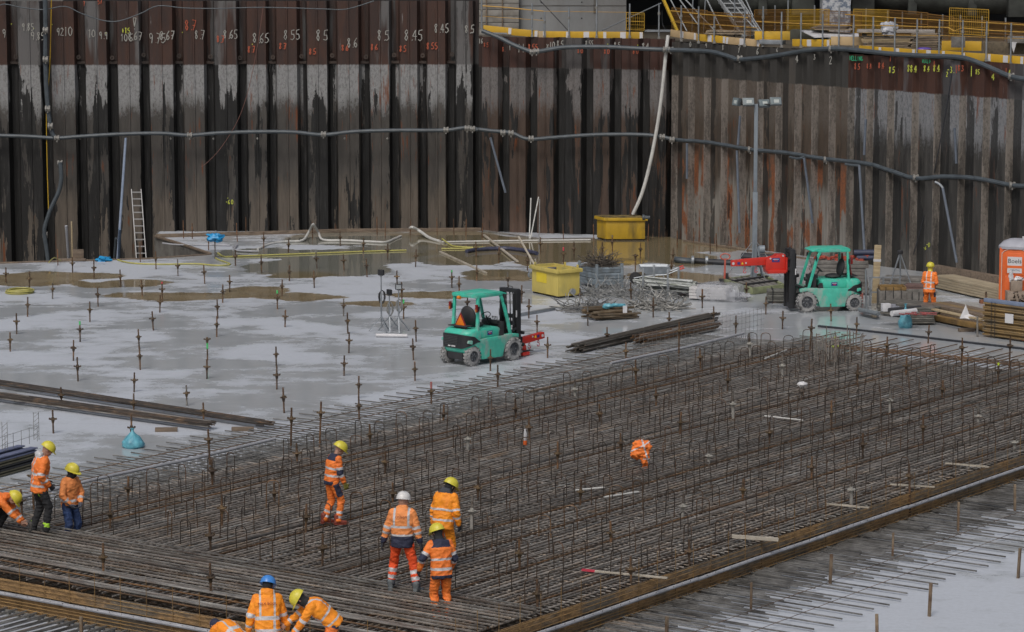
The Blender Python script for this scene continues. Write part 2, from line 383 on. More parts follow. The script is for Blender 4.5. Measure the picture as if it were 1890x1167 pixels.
WL = wall_mat('left_wall_steel', 6.52, (.076, .040, .030), (.050, .032, .028), (.37, .375, .38), (.088, .081, .074), (.155, .13, .105), rust=.85, zl=2.1)
WM = wall_mat('middle_wall_steel', 6.43, (.075, .034, .026), (.05, .028, .023), (.23, .23, .235), (.090, .062, .048), (.15, .095, .07), rust=.95, zl=1.2, ltop=.6)
WR1 = wall_mat('right_wall_grey_steel', 6.25, (.060, .058, .055), (.045, .043, .04), (.20, .18, .16), (.10, .076, .058), (.29, .275, .25), black=.75, rust=.8, zl=2.7, ltop=.35, flank=.85, rbig=.95, drip=.71, fc=(.27, .24, .215))
WR2 = wall_mat('right_wall_brown_steel', 6.25, (.082, .038, .027), (.06, .032, .026), (.29, .30, .32), (.070, .067, .063), (.11, .105, .095), black=.8, rust=.7, zl=1.6, ltop=.75, flank=.85, drip=.71, fc=(.27, .24, .21))

def pile_wall(root, mat_, prof_pts, breaks, z0, z1, name='sheet_pile'):
    """prof_pts: list of (x,y,rec,flank) along the wall; breaks: indices where one pile ends"""
    out = []
    for a, b_ in zip(breaks[:-1], breaks[1:]):
        pts = prof_pts[a:b_ + 1]; n = len(pts)
        me = bpy.data.meshes.new(name); vs = []; fs = []; col = []
        T = .03
        nr = []
        for i in range(n):
            p0 = pts[max(0, i - 1)]; p1 = pts[min(n - 1, i + 1)]
            d = Vector((p1[0] - p0[0], p1[1] - p0[1])).normalized(); nr.append(Vector((-d.y, d.x)))
        for z in (z0, z1):
            for i in range(n): vs.append((pts[i][0], pts[i][1], z))
        for z in (z0, z1):
            for i in range(n): vs.append((pts[i][0] + nr[i].x * T, pts[i][1] + nr[i].y * T, z))
        for i in range(n - 1):
            fs.append((i, i + 1, n + i + 1, n + i)); fs.append((2 * n + i + 1, 2 * n + i, 3 * n + i, 3 * n + i + 1))
            fs.append((n + i, n + i + 1, 3 * n + i + 1, 3 * n + i))
        fs.append((0, n, 3 * n, 2 * n)); fs.append((n - 1, 3 * n - 1, 4 * n - 1, 2 * n - 1))
        me.from_pydata(vs, [], fs); me.materials.append(mat_)
        ar = me.attributes.new('rec', 'FLOAT', 'POINT'); af = me.attributes.new('flank', 'FLOAT', 'POINT')
        rv = [p[2] for p in pts] * 4; fv = [p[3] for p in pts] * 4
        ar.data.foreach_set('value', rv); af.data.foreach_set('value', fv); me.update()
        o = bpy.data.objects.new(name, me); COL.objects.link(o); o.parent = root; out.append(o)
    return out
# ---- left wall (faces the camera)
rl = thing('sheet_pile_wall', 'tall rusty sheet pile wall with black recesses filling the left half of the background', 'wall')
rc = [-90, -31, 28, 90, 151, 211, 270, 331, 389, 448, 503, 559, 614, 673, 730, 780, 832, 884]
LX = [aty(p, 250, 118.5).x for p in rc]; LX[-1] = -1.30
def left_y(x): return 118.25 + (x + 20) * .022
prof = []; brk = []
for i in range(len(LX) - 1):
    a, b_ = LX[i], LX[i + 1]; p = b_ - a; y = left_y((a + b_) / 2); D = .42
    rw_ = .10 + .05 * random.random()
    brk.append(len(prof))
    seq = [(a, y + D, 1.0, 0), (a + rw_, y + D, .95, 0), (a + rw_ + .10, y, .55, 0), (a + p * .5 - .05, y, .1, 0), (a + p * .5 - .03, y - .035, .0, 0), (a + p * .5 + .03, y - .035, .0, 0), (a + p * .5 + .05, y, .1, 0), (b_ - rw_ - .10, y, .55, 0), (b_ - rw_, y + D, .95, 0)]
    prof += seq
brk.append(len(prof)); prof.append((LX[-1], left_y(LX[-1]) + .42, 1.0, 0))
left_piles = pile_wall(rl, WL, prof, brk, -2.2, 9.0)
# capping waler lugs on the seam of every recess
for x in LX[1:-1]:
    y = left_y(x); seam = MB(); z_ = 6.85 + random.uniform(-.08, .08)
    seam.box((x, y + .34, 6.60), (.34, .10, .10)); seam.lathe([(.03, -.05), (.09, -.05), (.09, .05), (.03, .05)], (x + random.uniform(-.1, .1), y + .24, z_), 10, 'Y', cap=False)
    seam.build('pile_lug', mat('dark_lug', (.05, .035, .028), .7, 0, .4, 9, orand=.4), rl)
# ---- middle wall
rm_ = thing('sheet_pile_wall', 'lower dark rusty sheet pile wall behind the ochre yellow skip', 'wall')
M0, M1 = Vector((-1.30, 118.85)), Vector((6.25, 116.75)); dM = (M1 - M0); lM = dM.length; dM.normalize(); nM = Vector((dM.y, -dM.x))
prof = []; brk = []; k = 7; p = lM / k
for i in range(k):
    a = i * p; brk.append(len(prof))
    for s_, d_, r_ in ((0, .0, 1.0), (.12, 0, .95), (.24, .38, .5), (p * .5 - .05, .38, .15), (p * .5, .41, .1), (p * .5 + .05, .38, .15), (p - .24, .38, .5), (p - .12, 0, .95)):
        q = M0 + dM * (a + s_) + nM * d_; prof.append((q.x, q.y, r_, 0))
brk.append(len(prof)); prof.append((M1.x, M1.y, 1.0, 0))
mid_piles = pile_wall(rm_, WM, prof, brk, -1.0, 7.62)
# ---- right wall, two kinds of pile
R0 = Vector((6.5, 115.9)); dR = Vector((.6225, -.7826)); nR = Vector((-.7826, -.6225))
def rw_s(px, z=3.0):
    lo, hi = -5, 60
    for _ in range(50):
        m_ = (lo + hi) / 2; q = R0 + dR * m_
        d = q.y * math.cos(PITCH) - (z - CAM_H) * math.sin(PITCH)
        if 945 + FPX * q.x / d < px: lo = m_
        else: hi = m_
    return lo
def rwall(label, s_list, mt, z0, z1):
    root = thing('sheet_pile_wall', label, 'wall'); prof = []; brk = []
    for i in range(len(s_list) - 1):
        a, b_ = s_list[i], s_list[i + 1]; p = b_ - a; brk.append(len(prof))
        # flank facing the camera first (outer -> recess), recess, back flank, outer pan
        for s_, d_, r_, f_ in ((0, .20, .2, 1), (.015, .195, .2, 1), (.10, -.03, .35, 1), (.115, -.04, .62, 0), (.17, -.04, .86, 0), (p * .5, -.04, .66, 0), (p * .5 + .02, -.04, .6, 0), (p * .5 + .16, .20, .3, 0), (p - .02, .20, .2, 0)):
            q = R0 + dR * (a + s_) + nR * d_; prof.append((q.x, q.y, r_, f_))
    brk.append(len(prof)); q = R0 + dR * s_list[-1] + nR * .2; prof.append((q.x, q.y, .2, 1))
    return root, pile_wall(root, mt, prof, brk, z0, z1)
s1 = [rw_s(p) for p in (1246, 1277, 1306, 1338, 1371, 1403, 1438, 1473, 1504, 1536, 1570)]
s2 = [s1[-1] + .012] + [rw_s(p) for p in (1605, 1643, 1688, 1729, 1775, 1819, 1862, 1905, 1950, 1996, 2042)]
rr1, rp1 = rwall('grey stained sheet pile wall with orange rust patches behind the floodlight mast', s1, WR1, -.6, 7.52)
rr2, rp2 = rwall('brown topped sheet pile wall behind the worker and the orange toilet', s2, WR2, -.6, 7.45)
clo = MB(); q0 = R0 + dR * s1[0] + nR * .2
clo.prism([(M1.x - .05, M1.y + .05), (M1.x - .05, M1.y - .1), (q0.x + .0, q0.y), (q0.x + .15, q0.y + .05)], -.6, 7.5, 'XY'); clo.build('corner_post', WM, rm_)
for nm_, me_ in (('x', None),): pass

# ---- slab with wet film and puddles
def slab_mat():
    m, N, L, b = node_mat('wet_concrete_slab'); B = NB(m.node_tree)
    tc = N.new('ShaderNodeTexCoord'); obj = tc.outputs['Object']
    wa = N.new('ShaderNodeAttribute'); wa.attribute_name = 'wet'; wet = wa.outputs['Fac']
    ba = N.new('ShaderNodeAttribute'); ba.attribute_name = 'brown'; br = ba.outputs['Fac']
    n1 = B.noise(obj, .34, 6, .62, (.75, 1, 1)); n2 = B.noise(obj, 1.5, 6, .7, (.7, 1, 1), (4, 4, 0)); n3 = B.noise(obj, 9, 5, .7)
    n4 = B.noise(obj, .11, 4, .6, (1, 1, 1), (8, 2, 0))
    film = B.math('ADD', B.math('MULTIPLY', n1, .75), B.math('MULTIPLY', n2, .25))
    film = B.math('ADD', film, B.math('MULTIPLY', B.math('SUBTRACT', n4, .5), .35))
    sy = N.new('ShaderNodeSeparateXYZ'); L.new(obj, sy.inputs[0])
    film = B.math('SUBTRACT', film, B.smooth(sy.outputs[1], 66, 54, 0, .16))
    film = B.math('ADD', film, B.math('MULTIPLY', B.smooth(sy.outputs[0], 0.5, 4.5, 0, .085), B.smooth(sy.outputs[1], 74, 84)))
    wetm = B.smooth(film, .44, .56)
    ns = B.noise(obj, 5.5, 5, .7, (.12, 1, 1), (1, 7, 0)); nt2 = B.noise(obj, 1.1, 3, .6, (.05, 1, 1), (9, 7, 0))
    dry = B.mix(B.smooth(n3, .3, .75), (.455, .485, .535), (.40, .425, .465))
    dry = B.mix(B.math('MULTIPLY', B.smooth(ns, .56, .70), .55), dry, (.32, .34, .37)); dry = B.mix(B.math('MULTIPLY', B.smooth(nt2, .60, .64), .35), dry, (.31, .33, .355))
    dry = B.mix(B.smooth(n2, .56, .64), dry, (.375, .40, .435))
    wetc = B.mix(B.smooth(n2, .35, .7), (.355, .38, .40), (.325, .345, .355))
    c = B.mix(B.math('MULTIPLY', wetm, .8), dry, wetc)
    bt = B.math('ADD', br, B.math('MULTIPLY', B.math('SUBTRACT', n1, .5), 1.1))
    bt = B.math('ADD', bt, B.math('MULTIPLY', B.math('SUBTRACT', n2, .5), .5))
    brm = B.smooth(bt, .50, .57)
    c = B.mix(brm, c, B.mix(B.smooth(n2, .4, .65), (.20, .155, .09), (.27, .225, .15)))
    wt = B.math('ADD', wet, B.math('MULTIPLY', B.math('SUBTRACT', n1, .5), 1.0)); wt = B.math('ADD', wt, B.math('MULTIPLY', B.math('SUBTRACT', n2, .5), .35))
    pm = B.smooth(wt, .49, .55)
    c = B.mix(B.math('MULTIPLY', pm, .85), c, B.mix(br, (.14, .145, .115), (.185, .15, .085)))
    L.new(c, b.inputs['Base Color'])
    r = B.math('SUBTRACT', B.math('SUBTRACT', .46, B.math('MULTIPLY', wetm, .34)), B.math('MULTIPLY', brm, .25)); r = B.math('ADD', r, B.math('MULTIPLY', B.math('SUBTRACT', n3, .5), .10))
    mxr = N.new('ShaderNodeMix'); mxr.data_type = 'FLOAT'; L.new(pm, mxr.inputs[0]); L.new(r, mxr.inputs[2]); mxr.inputs[3].default_value = .05
    L.new(mxr.outputs[0], b.inputs['Roughness'])
    mb = N.new('ShaderNodeMix'); mb.data_type = 'FLOAT'; L.new(pm, mb.inputs[0]); mb.inputs[2].default_value = .16; mb.inputs[3].default_value = .0
    bp = N.new('ShaderNodeBump'); bp.inputs['Distance'].default_value = .01; L.new(mb.outputs[0], bp.inputs['Strength']); L.new(B.math('ADD', n2, B.math('MULTIPLY', n3, .4)), bp.inputs['Height'])
    L.new(bp.outputs[0], b.inputs['Normal']); b.inputs['Specular IOR Level'].default_value = .5
    return m
SLAB = slab_mat()
# puddles: (px, py, half-width m, half-depth m, brownness)
PUD = [(600, 492, 3.3, 4.6, .12), (690, 470, 3.0, 4.5, .25), (560, 470, 2.4, 2.2, .1), (740, 448, 3.0, 3.0, .3), (900, 447, 2.4, 3.2, .8), (620, 442, 2.6, 3.4, .3), (700, 438, 2.6, 3.0, .5), (820, 436, 2.6, 3.0, .8), (960, 449, 2.2, 3.0, .9), (1060, 455, 2.2, 3.0, .9), (1150, 452, 2.2, 3.0, .95), (1215, 450, 2.2, 4.0, 1), (1000, 480, 1.4, 2.6, .9), (850, 480, 2.2, 2.4, .8), (480, 466, 2.0, 2.4, .05), (820, 455, 2.8, 4.0, .75), (960, 462, 3.0, 4.0, .85), (1100, 466, 3.0, 4.2, .9), (1180, 462, 2.4, 3.6, 1), (1260, 478, 1.6, 3.0, .8), (1140, 480, 1.6, 2.0, 1),
       (520, 492, 1.6, 1.6, .1), (905, 505, 1.8, 1.6, .8)]
BRN = [(100, 510, 3.4, 1.5), (40, 520, 3.0, 1.5), (250, 522, 1.6, 1.2), (330, 548, 2.4, 1.4), (270, 545, 1.6, 1.0), (440, 545, 1.5, 1.2), (560, 548, 2.4, 1.4), (820, 545, 2.5, 1.2), (480, 536, 1.6, 1.3), (1290, 455, 2.0, 3.0), (950, 510, 2.6, 1.6), (1250, 512, 2.5, 2.0), (560, 508, 1.6, 1.3),
       (190, 526, 1.4, .8), (700, 560, 1.6, .9)]
PW = [(at(p[0], p[1]), p[2], p[3], p[4]) for p in PUD]; BW = [(at(p[0], p[1]), p[2], p[3]) for p in BRN]
def wetness(x, y):
    w = 0.0; bsum = 0.0; bw = 0.0
    for c, rx, ry, br in PW:
        d = ((x - c.x) / rx) ** 2 + ((y - c.y) / ry) ** 2
        if d < 4:
            k = math.exp(-d * 1.1); w = max(w, k); bsum += k * br; bw += k
    b_ = 0.0
    for c, rx, ry in BW:
        d = ((x - c.x) / rx) ** 2 + ((y - c.y) / ry) ** 2
        if d < 4: b_ = max(b_, math.exp(-d * 1.0) * .95)
    brown = max(b_, (bsum / bw if bw > .05 else 0) * min(1, w * 1.3))
    return w * .95, brown
def grid_slab(name, fx0, fx1, fy0, fy1, nx, ny):
    vs = []; wv = []; bv = []; fs = []
    for j in range(ny + 1):
        for i in range(nx + 1):
            s_, t_ = i / nx, j / ny
            x = fx0(t_) + (fx1(t_) - fx0(t_)) * s_; y = fy0(x) + (fy1(x) - fy0(x)) * t_
            vs.append((x, y, 0)); a, b_ = wetness(x, y); wv.append(a); bv.append(b_)
    for j in range(ny):
        for i in range(nx): k = j * (nx + 1) + i; fs.append((k, k + 1, k + nx + 2, k + nx + 1))
    me = bpy.data.meshes.new(name); me.from_pydata(vs, [], fs); me.materials.append(SLAB)
    a = me.attributes.new('wet', 'FLOAT', 'POINT'); a.data.foreach_set('value', wv)
    a = me.attributes.new('brown', 'FLOAT', 'POINT'); a.data.foreach_set('value', bv); me.update()
    o = bpy.data.objects.new(name, me); COL.objects.link(o); struct(o); return o
TIP = at(389, 470); NL = at(0, 487); NB_ = at(275, 478.5); FL = at(285, 437)
def lerp(a, b, t): return a + (b - a) * t
def near_edge(x):
    if x <= NB_.x: return lerp(NL.y, NB_.y, (x - NL.x) / (NB_.x - NL.x))
    return lerp(NB_.y, TIP.y, min(1, (x - NB_.x) / (TIP.x - NB_.x)))
def far_edge(x):
    if x < -1.3: return 118.3 + (x + 20) * .022
    if x < 6.25: return lerp(118.55, 116.4, (x + 1.3) / 7.55)
    return 115.95 - (x - 6.25) * 1.257 - .05
grid_slab('ground', lambda t: -26, lambda t: TIP.x, lambda x: 36, near_edge, 90, 260)
grid_slab('ground', lambda t: TIP.x, lambda t: 26, lambda x: 36, far_edge, 160, 300)
# far tongue of the slab behind the sump notch
def tongue_x0(t): return lerp(TIP.x, FL.x, min(1, t * (118.3 - TIP.y) / (FL.y - TIP.y)))
vs_ = MB()
def tongue():
    nx, ny = 40, 40; vs = []; wv = []; bv = []; fs = []
    for j in range(ny + 1):
        t_ = j / ny; y = lerp(TIP.y, 118.6, t_); x0 = tongue_x0(t_)
        for i in range(nx + 1):
            x = lerp(x0, TIP.x, i / nx); vs.append((x, y, 0)); a, b_ = wetness(x, y); wv.append(a); bv.append(b_)
    for j in range(ny):
        for i in range(nx): k = j * (nx + 1) + i; fs.append((k, k + 1, k + nx + 2, k + nx + 1))
    me = bpy.data.meshes.new('ground'); me.from_pydata(vs, [], fs); me.materials.append(SLAB)
    a = me.attributes.new('wet', 'FLOAT', 'POINT'); a.data.foreach_set('value', wv); a = me.attributes.new('brown', 'FLOAT', 'POINT'); a.data.foreach_set('value', bv); me.update()
    o = bpy.data.objects.new('ground', me); COL.objects.link(o); struct(o)
tongue()
# slab side faces round the sump, and the sump floor
e = MB(); T0 = Vector((TIP.x, TIP.y)); F0 = Vector((FL.x, FL.y)); B0 = Vector((FL.x - .1, 118.6))
for a, b_ in ((T0, F0), (F0, B0)):
    d = (b_ - a).normalized(); nn = Vector((-d.y, d.x))
    e.add([(a.x, a.y, -.004), (b_.x, b_.y, -.004), (b_.x, b_.y, -2.2), (a.x, a.y, -2.2), (a.x - nn.x * .3, a.y - nn.y * .3, -.004), (b_.x - nn.x * .3, b_.y - nn.y * .3, -.004), (b_.x - nn.x * .3, b_.y - nn.y * .3, -2.2), (a.x - nn.x * .3, a.y - nn.y * .3, -2.2)],
          [(0, 1, 2, 3), (4, 7, 6, 5), (0, 4, 5, 1), (3, 2, 6, 7), (0, 3, 7, 4), (1, 5, 6, 2)])
struct(e.build('slab_edge', CONCD))
e = MB(); e.add([(-60, 20, -2.1), (60, 20, -2.1), (60, 118.9, -2.1), (-60, 118.9, -2.1)], [(0, 1, 2, 3)]); struct(e.build('pit_ground', MUD))
# upper ground behind the walls
e = MB(); e.add([(-300, 119.6, 7.45), (-1.0, 119.6, 7.45), (6.6, 117.6, 7.45), (26, 93, 7.45), (300, 93, 7.45), (300, 700, 7.45), (-300, 700, 7.45)], [tuple(range(7))])
struct(e.build('upper_ground', MUD))

# ================================================================ REINFORCEMENT MAT
MT = .65
WA, WB = -43.15, -29.95     # far and near edge across
UA, UB = 39.25, 72.4        # near-left and far edge
rmat = thing('reinforcement_mat', 'huge tied rebar mat with upright hairpin bars filling the lower right of the pit', 'rebar mat')
rnd = random.Random(11)
def bar(mb, p0, p1, r, n=4, seg=1, wob=.0):
    if seg == 1: mb.tube(p0, p1, r, n); return
    pts = []
    for i in range(seg + 1):
        p = p0.lerp(p1, i / seg); p = p + Vector((0, 0, rnd.uniform(-wob, wob))) + Vector((WX, WY, 0)) * rnd.uniform(-wob, wob); pts.append(p)
    mb.path(pts, r, n)
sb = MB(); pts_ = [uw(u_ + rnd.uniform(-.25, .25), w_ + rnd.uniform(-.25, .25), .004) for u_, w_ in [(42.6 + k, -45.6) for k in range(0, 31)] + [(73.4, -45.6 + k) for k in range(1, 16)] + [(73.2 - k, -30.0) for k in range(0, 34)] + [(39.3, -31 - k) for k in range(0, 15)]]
sb.add(pts_, [tuple(range(len(pts_)))]); so = sb.build('ground', mat('shade_tinted_concrete', (.075, .062, .050), .5, 0, .3, .8, (.13, .115, .10), .55, .15, .5)); struct(so)  # added sheet under the mat; its dark colour stands for shade between bars
# top layer: 90 long bars along the mat
nb = 90
for i in range(nb):
    w = WA + (WB - WA) * (i + .5) / nb + rnd.uniform(-.02, .02); mb = MB()
    u0 = UA + rnd.uniform(-.1, .3); u1 = UB + rnd.uniform(-.3, .15)
    bar(mb, uw(u0, w, MT), uw(u1, w, MT), .0175, 5, 9, .012)
    if rnd.random() < .5:   # lap length: a second bar beside the first
        c = rnd.uniform(UA + 2, UB - 6); bar(mb, uw(c, w + .034, MT + .004), uw(c + rnd.uniform(2.5, 5), w + .034, MT + .004), .016, 5, 3, .008)
    mb.build('top_bar', REBARR if rnd.random() < .06 else (REBAR if rnd.random() < .75 else REBARG), rmat, fix=False)
# second layer: cross bars (nearest 100 as parts, the rest as one)
allc = []; u = 42.2
while u < UB: allc.append(u); u += .165
rest = MB()
for i, u in enumerate(allc):
    mb = MB() if i < 100 else rest
    bar(mb, uw(u + rnd.uniform(-.03, .03), WA - .1 - rnd.uniform(0, .3), MT - .034), uw(u + rnd.uniform(-.03, .03), WB + .05, MT - .034), .015, 4, 4, .008)
    if i < 100: mb.build('cross_bar', REBARG if rnd.random() < .45 else REBAR, rmat, fix=False)
tag(rest.build('cross_bars', REBARG, rmat, fix=False), None, None, kind='stuff')
# lower layers
low = MB(); u = UA + .1
while u < UB:
    bar(low, uw(u, WA - .3, .10), uw(u, WB, .10), .014, 3); bar(low, uw(u + .05, WA, .36), uw(u + .05, WB, .36), .012, 3); u += .25
w = WA
while w < WB:
    bar(low, uw(UA, w, .13), uw(UB, w, .13), .014, 3); bar(low, uw(UA, w + .1, .40), uw(UB, w + .1, .40), .012, 3); w += .25
tag(low.build('bottom_bars', LOWB, rmat, fix=False), None, None, kind='stuff')
# protruding starter bars: far-left side, near side, far end
def starters(name, items, m):
    items = [(a, b, c, d * 1.2) for a, b, c, d in items]
    items = sorted(items, key=lambda t: t[0]); big = MB()
    for i, (d, p0, p1, r) in enumerate(items):
        mb = MB() if i < 100 else big; bar(mb, p0, p1, r, 5)
        if i < 100: mb.build(name, m if rnd.random() < .8 else REBAR, rmat, fix=False)
    if len(items) > 100: tag(big.build(name + 's', m, rmat, fix=False), None, None, kind='stuff')
it = []; u = 43.0
while u < 76.6:
    ww = WA - (5.45 if int(u * 4) % 2 else 4.9) + rnd.uniform(-.25, .2) + max(0, (52 - u) * .04)
    it.append((u, uw(u, WA + .5, .09), uw(u + rnd.uniform(-.04, .04), ww, .05), .015))
    it.append((u + .4, uw(u + .125, WA + .5, .09), uw(u + .125, WA - 2.6 + rnd.uniform(-.7, .3), .06), .015))
    it.append((u + .5, uw(u + .06, WA + .5, .30), uw(u + .06, WA - 1.2 + rnd.uniform(-.1, .1), .30), .013))
    u += .25
starters('starter_bar', it, FRINGE)
it = []; u = 40.0
while u < 68:
    k = int(round(u / .25)) % 4
    ww = WB + (3.45 if k % 2 == 0 else (1.3 if k == 1 else 2.3)) + rnd.uniform(-.12, .12)
    it.append((u, uw(u, WB - .4, .07), uw(u + rnd.uniform(-.03, .03), ww, .05), .015)); it.append((u, uw(u + .08, WB - .4, .07), uw(u + .08, WB + 1.9 + rnd.uniform(-.6, .5), .06), .014))
    for k_, w_, z_ in ((.03, .9, .13), (.12, 1.1, .09), (.16, 1.7, .10), (.20, 1.0, .12)): (rnd.random() < .6) and it.append((u + k_, uw(u + k_, WB - .4, z_), uw(u + k_, WB + w_ + rnd.uniform(-.5, .4), z_ - .01), .013))
    u += .25
near_st = it
starters('edge_bar', near_st, FRINGE)
it = []; w = WA - 3
while w < WB - .2:
    for k_, u_, z_ in ((0, 3.2, .05), (.125, 1.9, .07), (.19, .9, .12)): it.append((w + k_, uw(UA + .3, w + k_, z_), uw(UA - u_ + rnd.uniform(-.4, .4), w + k_, z_ - .01), .014))
    w += .25
it = [(-t_[1].y, t_[1], t_[2], t_[3]) for t_ in it]; starters('side_bar', it, FRINGE)
it = []; w = WA - 1.5
while w < WB + 1:
    it.append((w, uw(UB - .5, w, .09), uw(79.2 + rnd.uniform(-.5, .2) - (1.2 if int(w * 4) % 2 else 0), w, .05), .014)); w += .25
starters('end_bar', it, REBARR)
# brown tying strips on the far end and the left side
mb = MB()
for k in (0, .25, .5): bar(mb, uw(76.2 + k, WA - 1.4, .11), uw(76.2 + k, WB, .11), .018, 4)
for w_ in (-47.6, -46.9): bar(mb, uw(43, w_, .10), uw(74, w_, .10), .010, 4)
for w_ in (WB + 1.75, WB + 2.6): bar(mb, uw(40, w_, .085), uw(67, w_, .085), .006, 4)
mb.build('distribution_bar', REBARR, rmat, fix=False)
# left strip: top bars running across the mat
nstrip = 24
for i in range(nstrip):
    u = 40.55 + (42.72 - 40.55) * i / (nstrip - 1) + rnd.uniform(-.012, .012); mb = MB()
    z = MT + .034 + (.03 if i % 2 else 0)
    bar(mb, uw(u + rnd.uniform(-.03, .03), WA - 1.2 + rnd.uniform(-.4, .3), z), uw(u + rnd.uniform(-.03, .03), WB + .02, z), .017, 5, 8, .010)
    mb.build('strip_bar', REBARR if rnd.random() < .05 else (REBARG if rnd.random() < .7 else REBAR), rmat, fix=False)
for u, r in ((40.35, .02), (40.30, .02), (40.25, .022), (39.95, .016), (39.60, .026), (39.52, .022), (39.45, .022), (39.27, .016)):
    mb = MB(); bar(mb, uw(u, WA - 2, MT + .06), uw(u, WB, MT + .06), r, 6, 6, .012); mb.build('strip_bar', REBARG if r > .017 else REBARR, rmat, fix=False)
# longitudinal reinforcing lines proud of the mat
for i, w in enumerate([WA + 1.9, WA + 5.1, WA + 8.2, WA + 11.6]):
    mb = MB(); bar(mb, uw(42.7, w, MT + .034), uw(UB - .5, w, MT + .034), .016, 5, 8, .008); mb.build('carrier_bar', REBAR, rmat, fix=False)
# stop-end faces: expanded-metal mesh sheet with ribs, pipe and comb
OCHR = mat('ochre_rail', (.27, .165, .06), .7, 0, .3, 1.5, (.16, .10, .05), .55, .12, 1)
MESHM = mat('rusty_expanded_mesh', (.31, .19, .085), .8, 0, .5, 5, (.18, .15, .115), .50, .05, .55, stretch=(1, 1, 3), bump=.8, bscale=30)
def face(u0, w0, u1, w1, label_pipe=True, zt=MT - .03):
    a = uw(u0, w0, 0); b_ = uw(u1, w1, 0); d = (b_ - a).normalized(); L_ = (b_ - a).length; nrm = Vector((d.y, -d.x, 0))
    if nrm.y > 0: nrm = -nrm
    mb = MB()
    # corrugated sheet, upper and lower fields
    for z0, z1, off in ((.40, zt, .0), (.03, .33, .0)):
        n = int(L_ / .8)
        for i in range(n):
            p = a + d * (L_ * (i + .5) / n) + nrm * (off + .002 * (i % 2)); mb.beam(Vector((p.x, p.y, (z0 + z1) / 2)) - d * (L_ / n / 2), Vector((p.x, p.y, (z0 + z1) / 2)) + d * (L_ / n / 2), .012, z1 - z0)
    mb.build('stop_end_mesh', MESHM, rmat)
    mb = MB()
    for k in range(5): z = .06 + k * .065; mb.tube(Vector((a.x, a.y, z)) + nrm * (.05 + .02 * (k % 2)), Vector((b_.x, b_.y, z)) + nrm * (.05 + .02 * (k % 2)), .011, 4)
    for z in (.42, .52, .60): mb.tube(Vector((a.x, a.y, z)) + nrm * .035, Vector((b_.x, b_.y, z)) + nrm * .035, .008, 4)
    mb.build('stop_end_rail', OCHR, rmat, fix=False)
    if label_pipe:
        n = int(L_ / 4)
        for i in range(n):
            mb = MB(); p0 = a + d * (L_ * i / n); p1 = a + d * (L_ * (i + 1) / n); z = .365
            pts = [Vector((p.x, p.y, z + .008 * rnd.uniform(-1, 1))) + nrm * .09 for p in (p0, p0.lerp(p1, .5), p1)]
            mb.path(pts, .038, 8)
            q = p0
            mb.mat(1)
            for j in range(14):
                q = p0.lerp(p1, j / 14); mb.tube(Vector((q.x, q.y, z - .045)) + nrm * .095, Vector((q.x, q.y, z + .043)) + nrm * .132, .005, 4)
            mb.build('grout_pipe', [LIGHTPIPE, REBAR], rmat)
    mb = MB(); n = int(L_ / .25)
    for i in range(n):
        p = a + d * (L_ * i / n) + nrm * .14; mb.box((p.x, p.y, .045), (.10, .05, .09), rz=math.atan2(d.y, d.x))
    tag(mb.build('comb_plates', CONCD, rmat), None, None, kind='stuff')
    n = int(L_ / .62)
    for i in range(n):
        mb = MB(); p = a + d * (L_ * i / n + .1) + nrm * .04; mb.tube((p.x, p.y, .0), (p.x, p.y, 1.02 + .1 * rnd.random()), .0055, 4)
        mb.build('stop_end_upright', OCHR, rmat, fix=False)
face(UA - .0, WB + .12, UB, WB + .12)
face(UA - .08, WA - 3, UA - .08, WB + .1)
# lower shelf of the mat on the far side, with its stop-end mesh and pipe
lowm = MB(); w = -45.5
while w < WA: bar(lowm, uw(43, w, .33), uw(UB + 1.0, w, .33), .013, 4, 6, .006); w += .30
u = 43
while u < UB + 1: bar(lowm, uw(u, -45.65, .30), uw(u, WA, .30), .012, 3); u += .4
tag(lowm.build('shelf_bars', FRINGE, rmat, fix=False), None, None, kind='stuff')
mb = MB(); u = 43.0
while u < 76: mb.tube(uw(u, -45.65, .03), uw(u, -45.65, .36), .007, 3); u += .12
for z in (.06, .14, .22, .30): mb.tube(uw(43, -45.65, z), uw(76, -45.65, z), .006, 3)
tag(mb.build('stop_end_wires', WIRE, rmat, fix=False), None, None, kind='stuff')
for u0, u1 in ((43.2, 48.6), (48.6, 54.2), (68.5, 75.5)):
    mb = MB(); mb.path([uw(u0, -45.7, .39), uw((u0 + u1) / 2, -45.65, .37), uw(u1, -45.7, .39)], .040, 8); mb.build('grout_pipe', LIGHTPIPE, rmat)
mb = MB(); a = at(973, 724, .35); b_ = at(1172, 680, .35); mb.beam(a, b_, .10, .05); mb.build('edge_lath', TIMB, rmat)
mb = MB(); u = 70
while u < 77.0: mb.tube(uw(u, -45.9, .1), uw(u, -45.9, 1.0), .0045, 3); u += .22
for k in range(6): mb.tube(uw(70, -45.9, .15 + k * .16), uw(77, -45.9, .15 + k * .16), .0045, 3)
mb.build('mesh_panel', WIRE, rmat, fix=False)
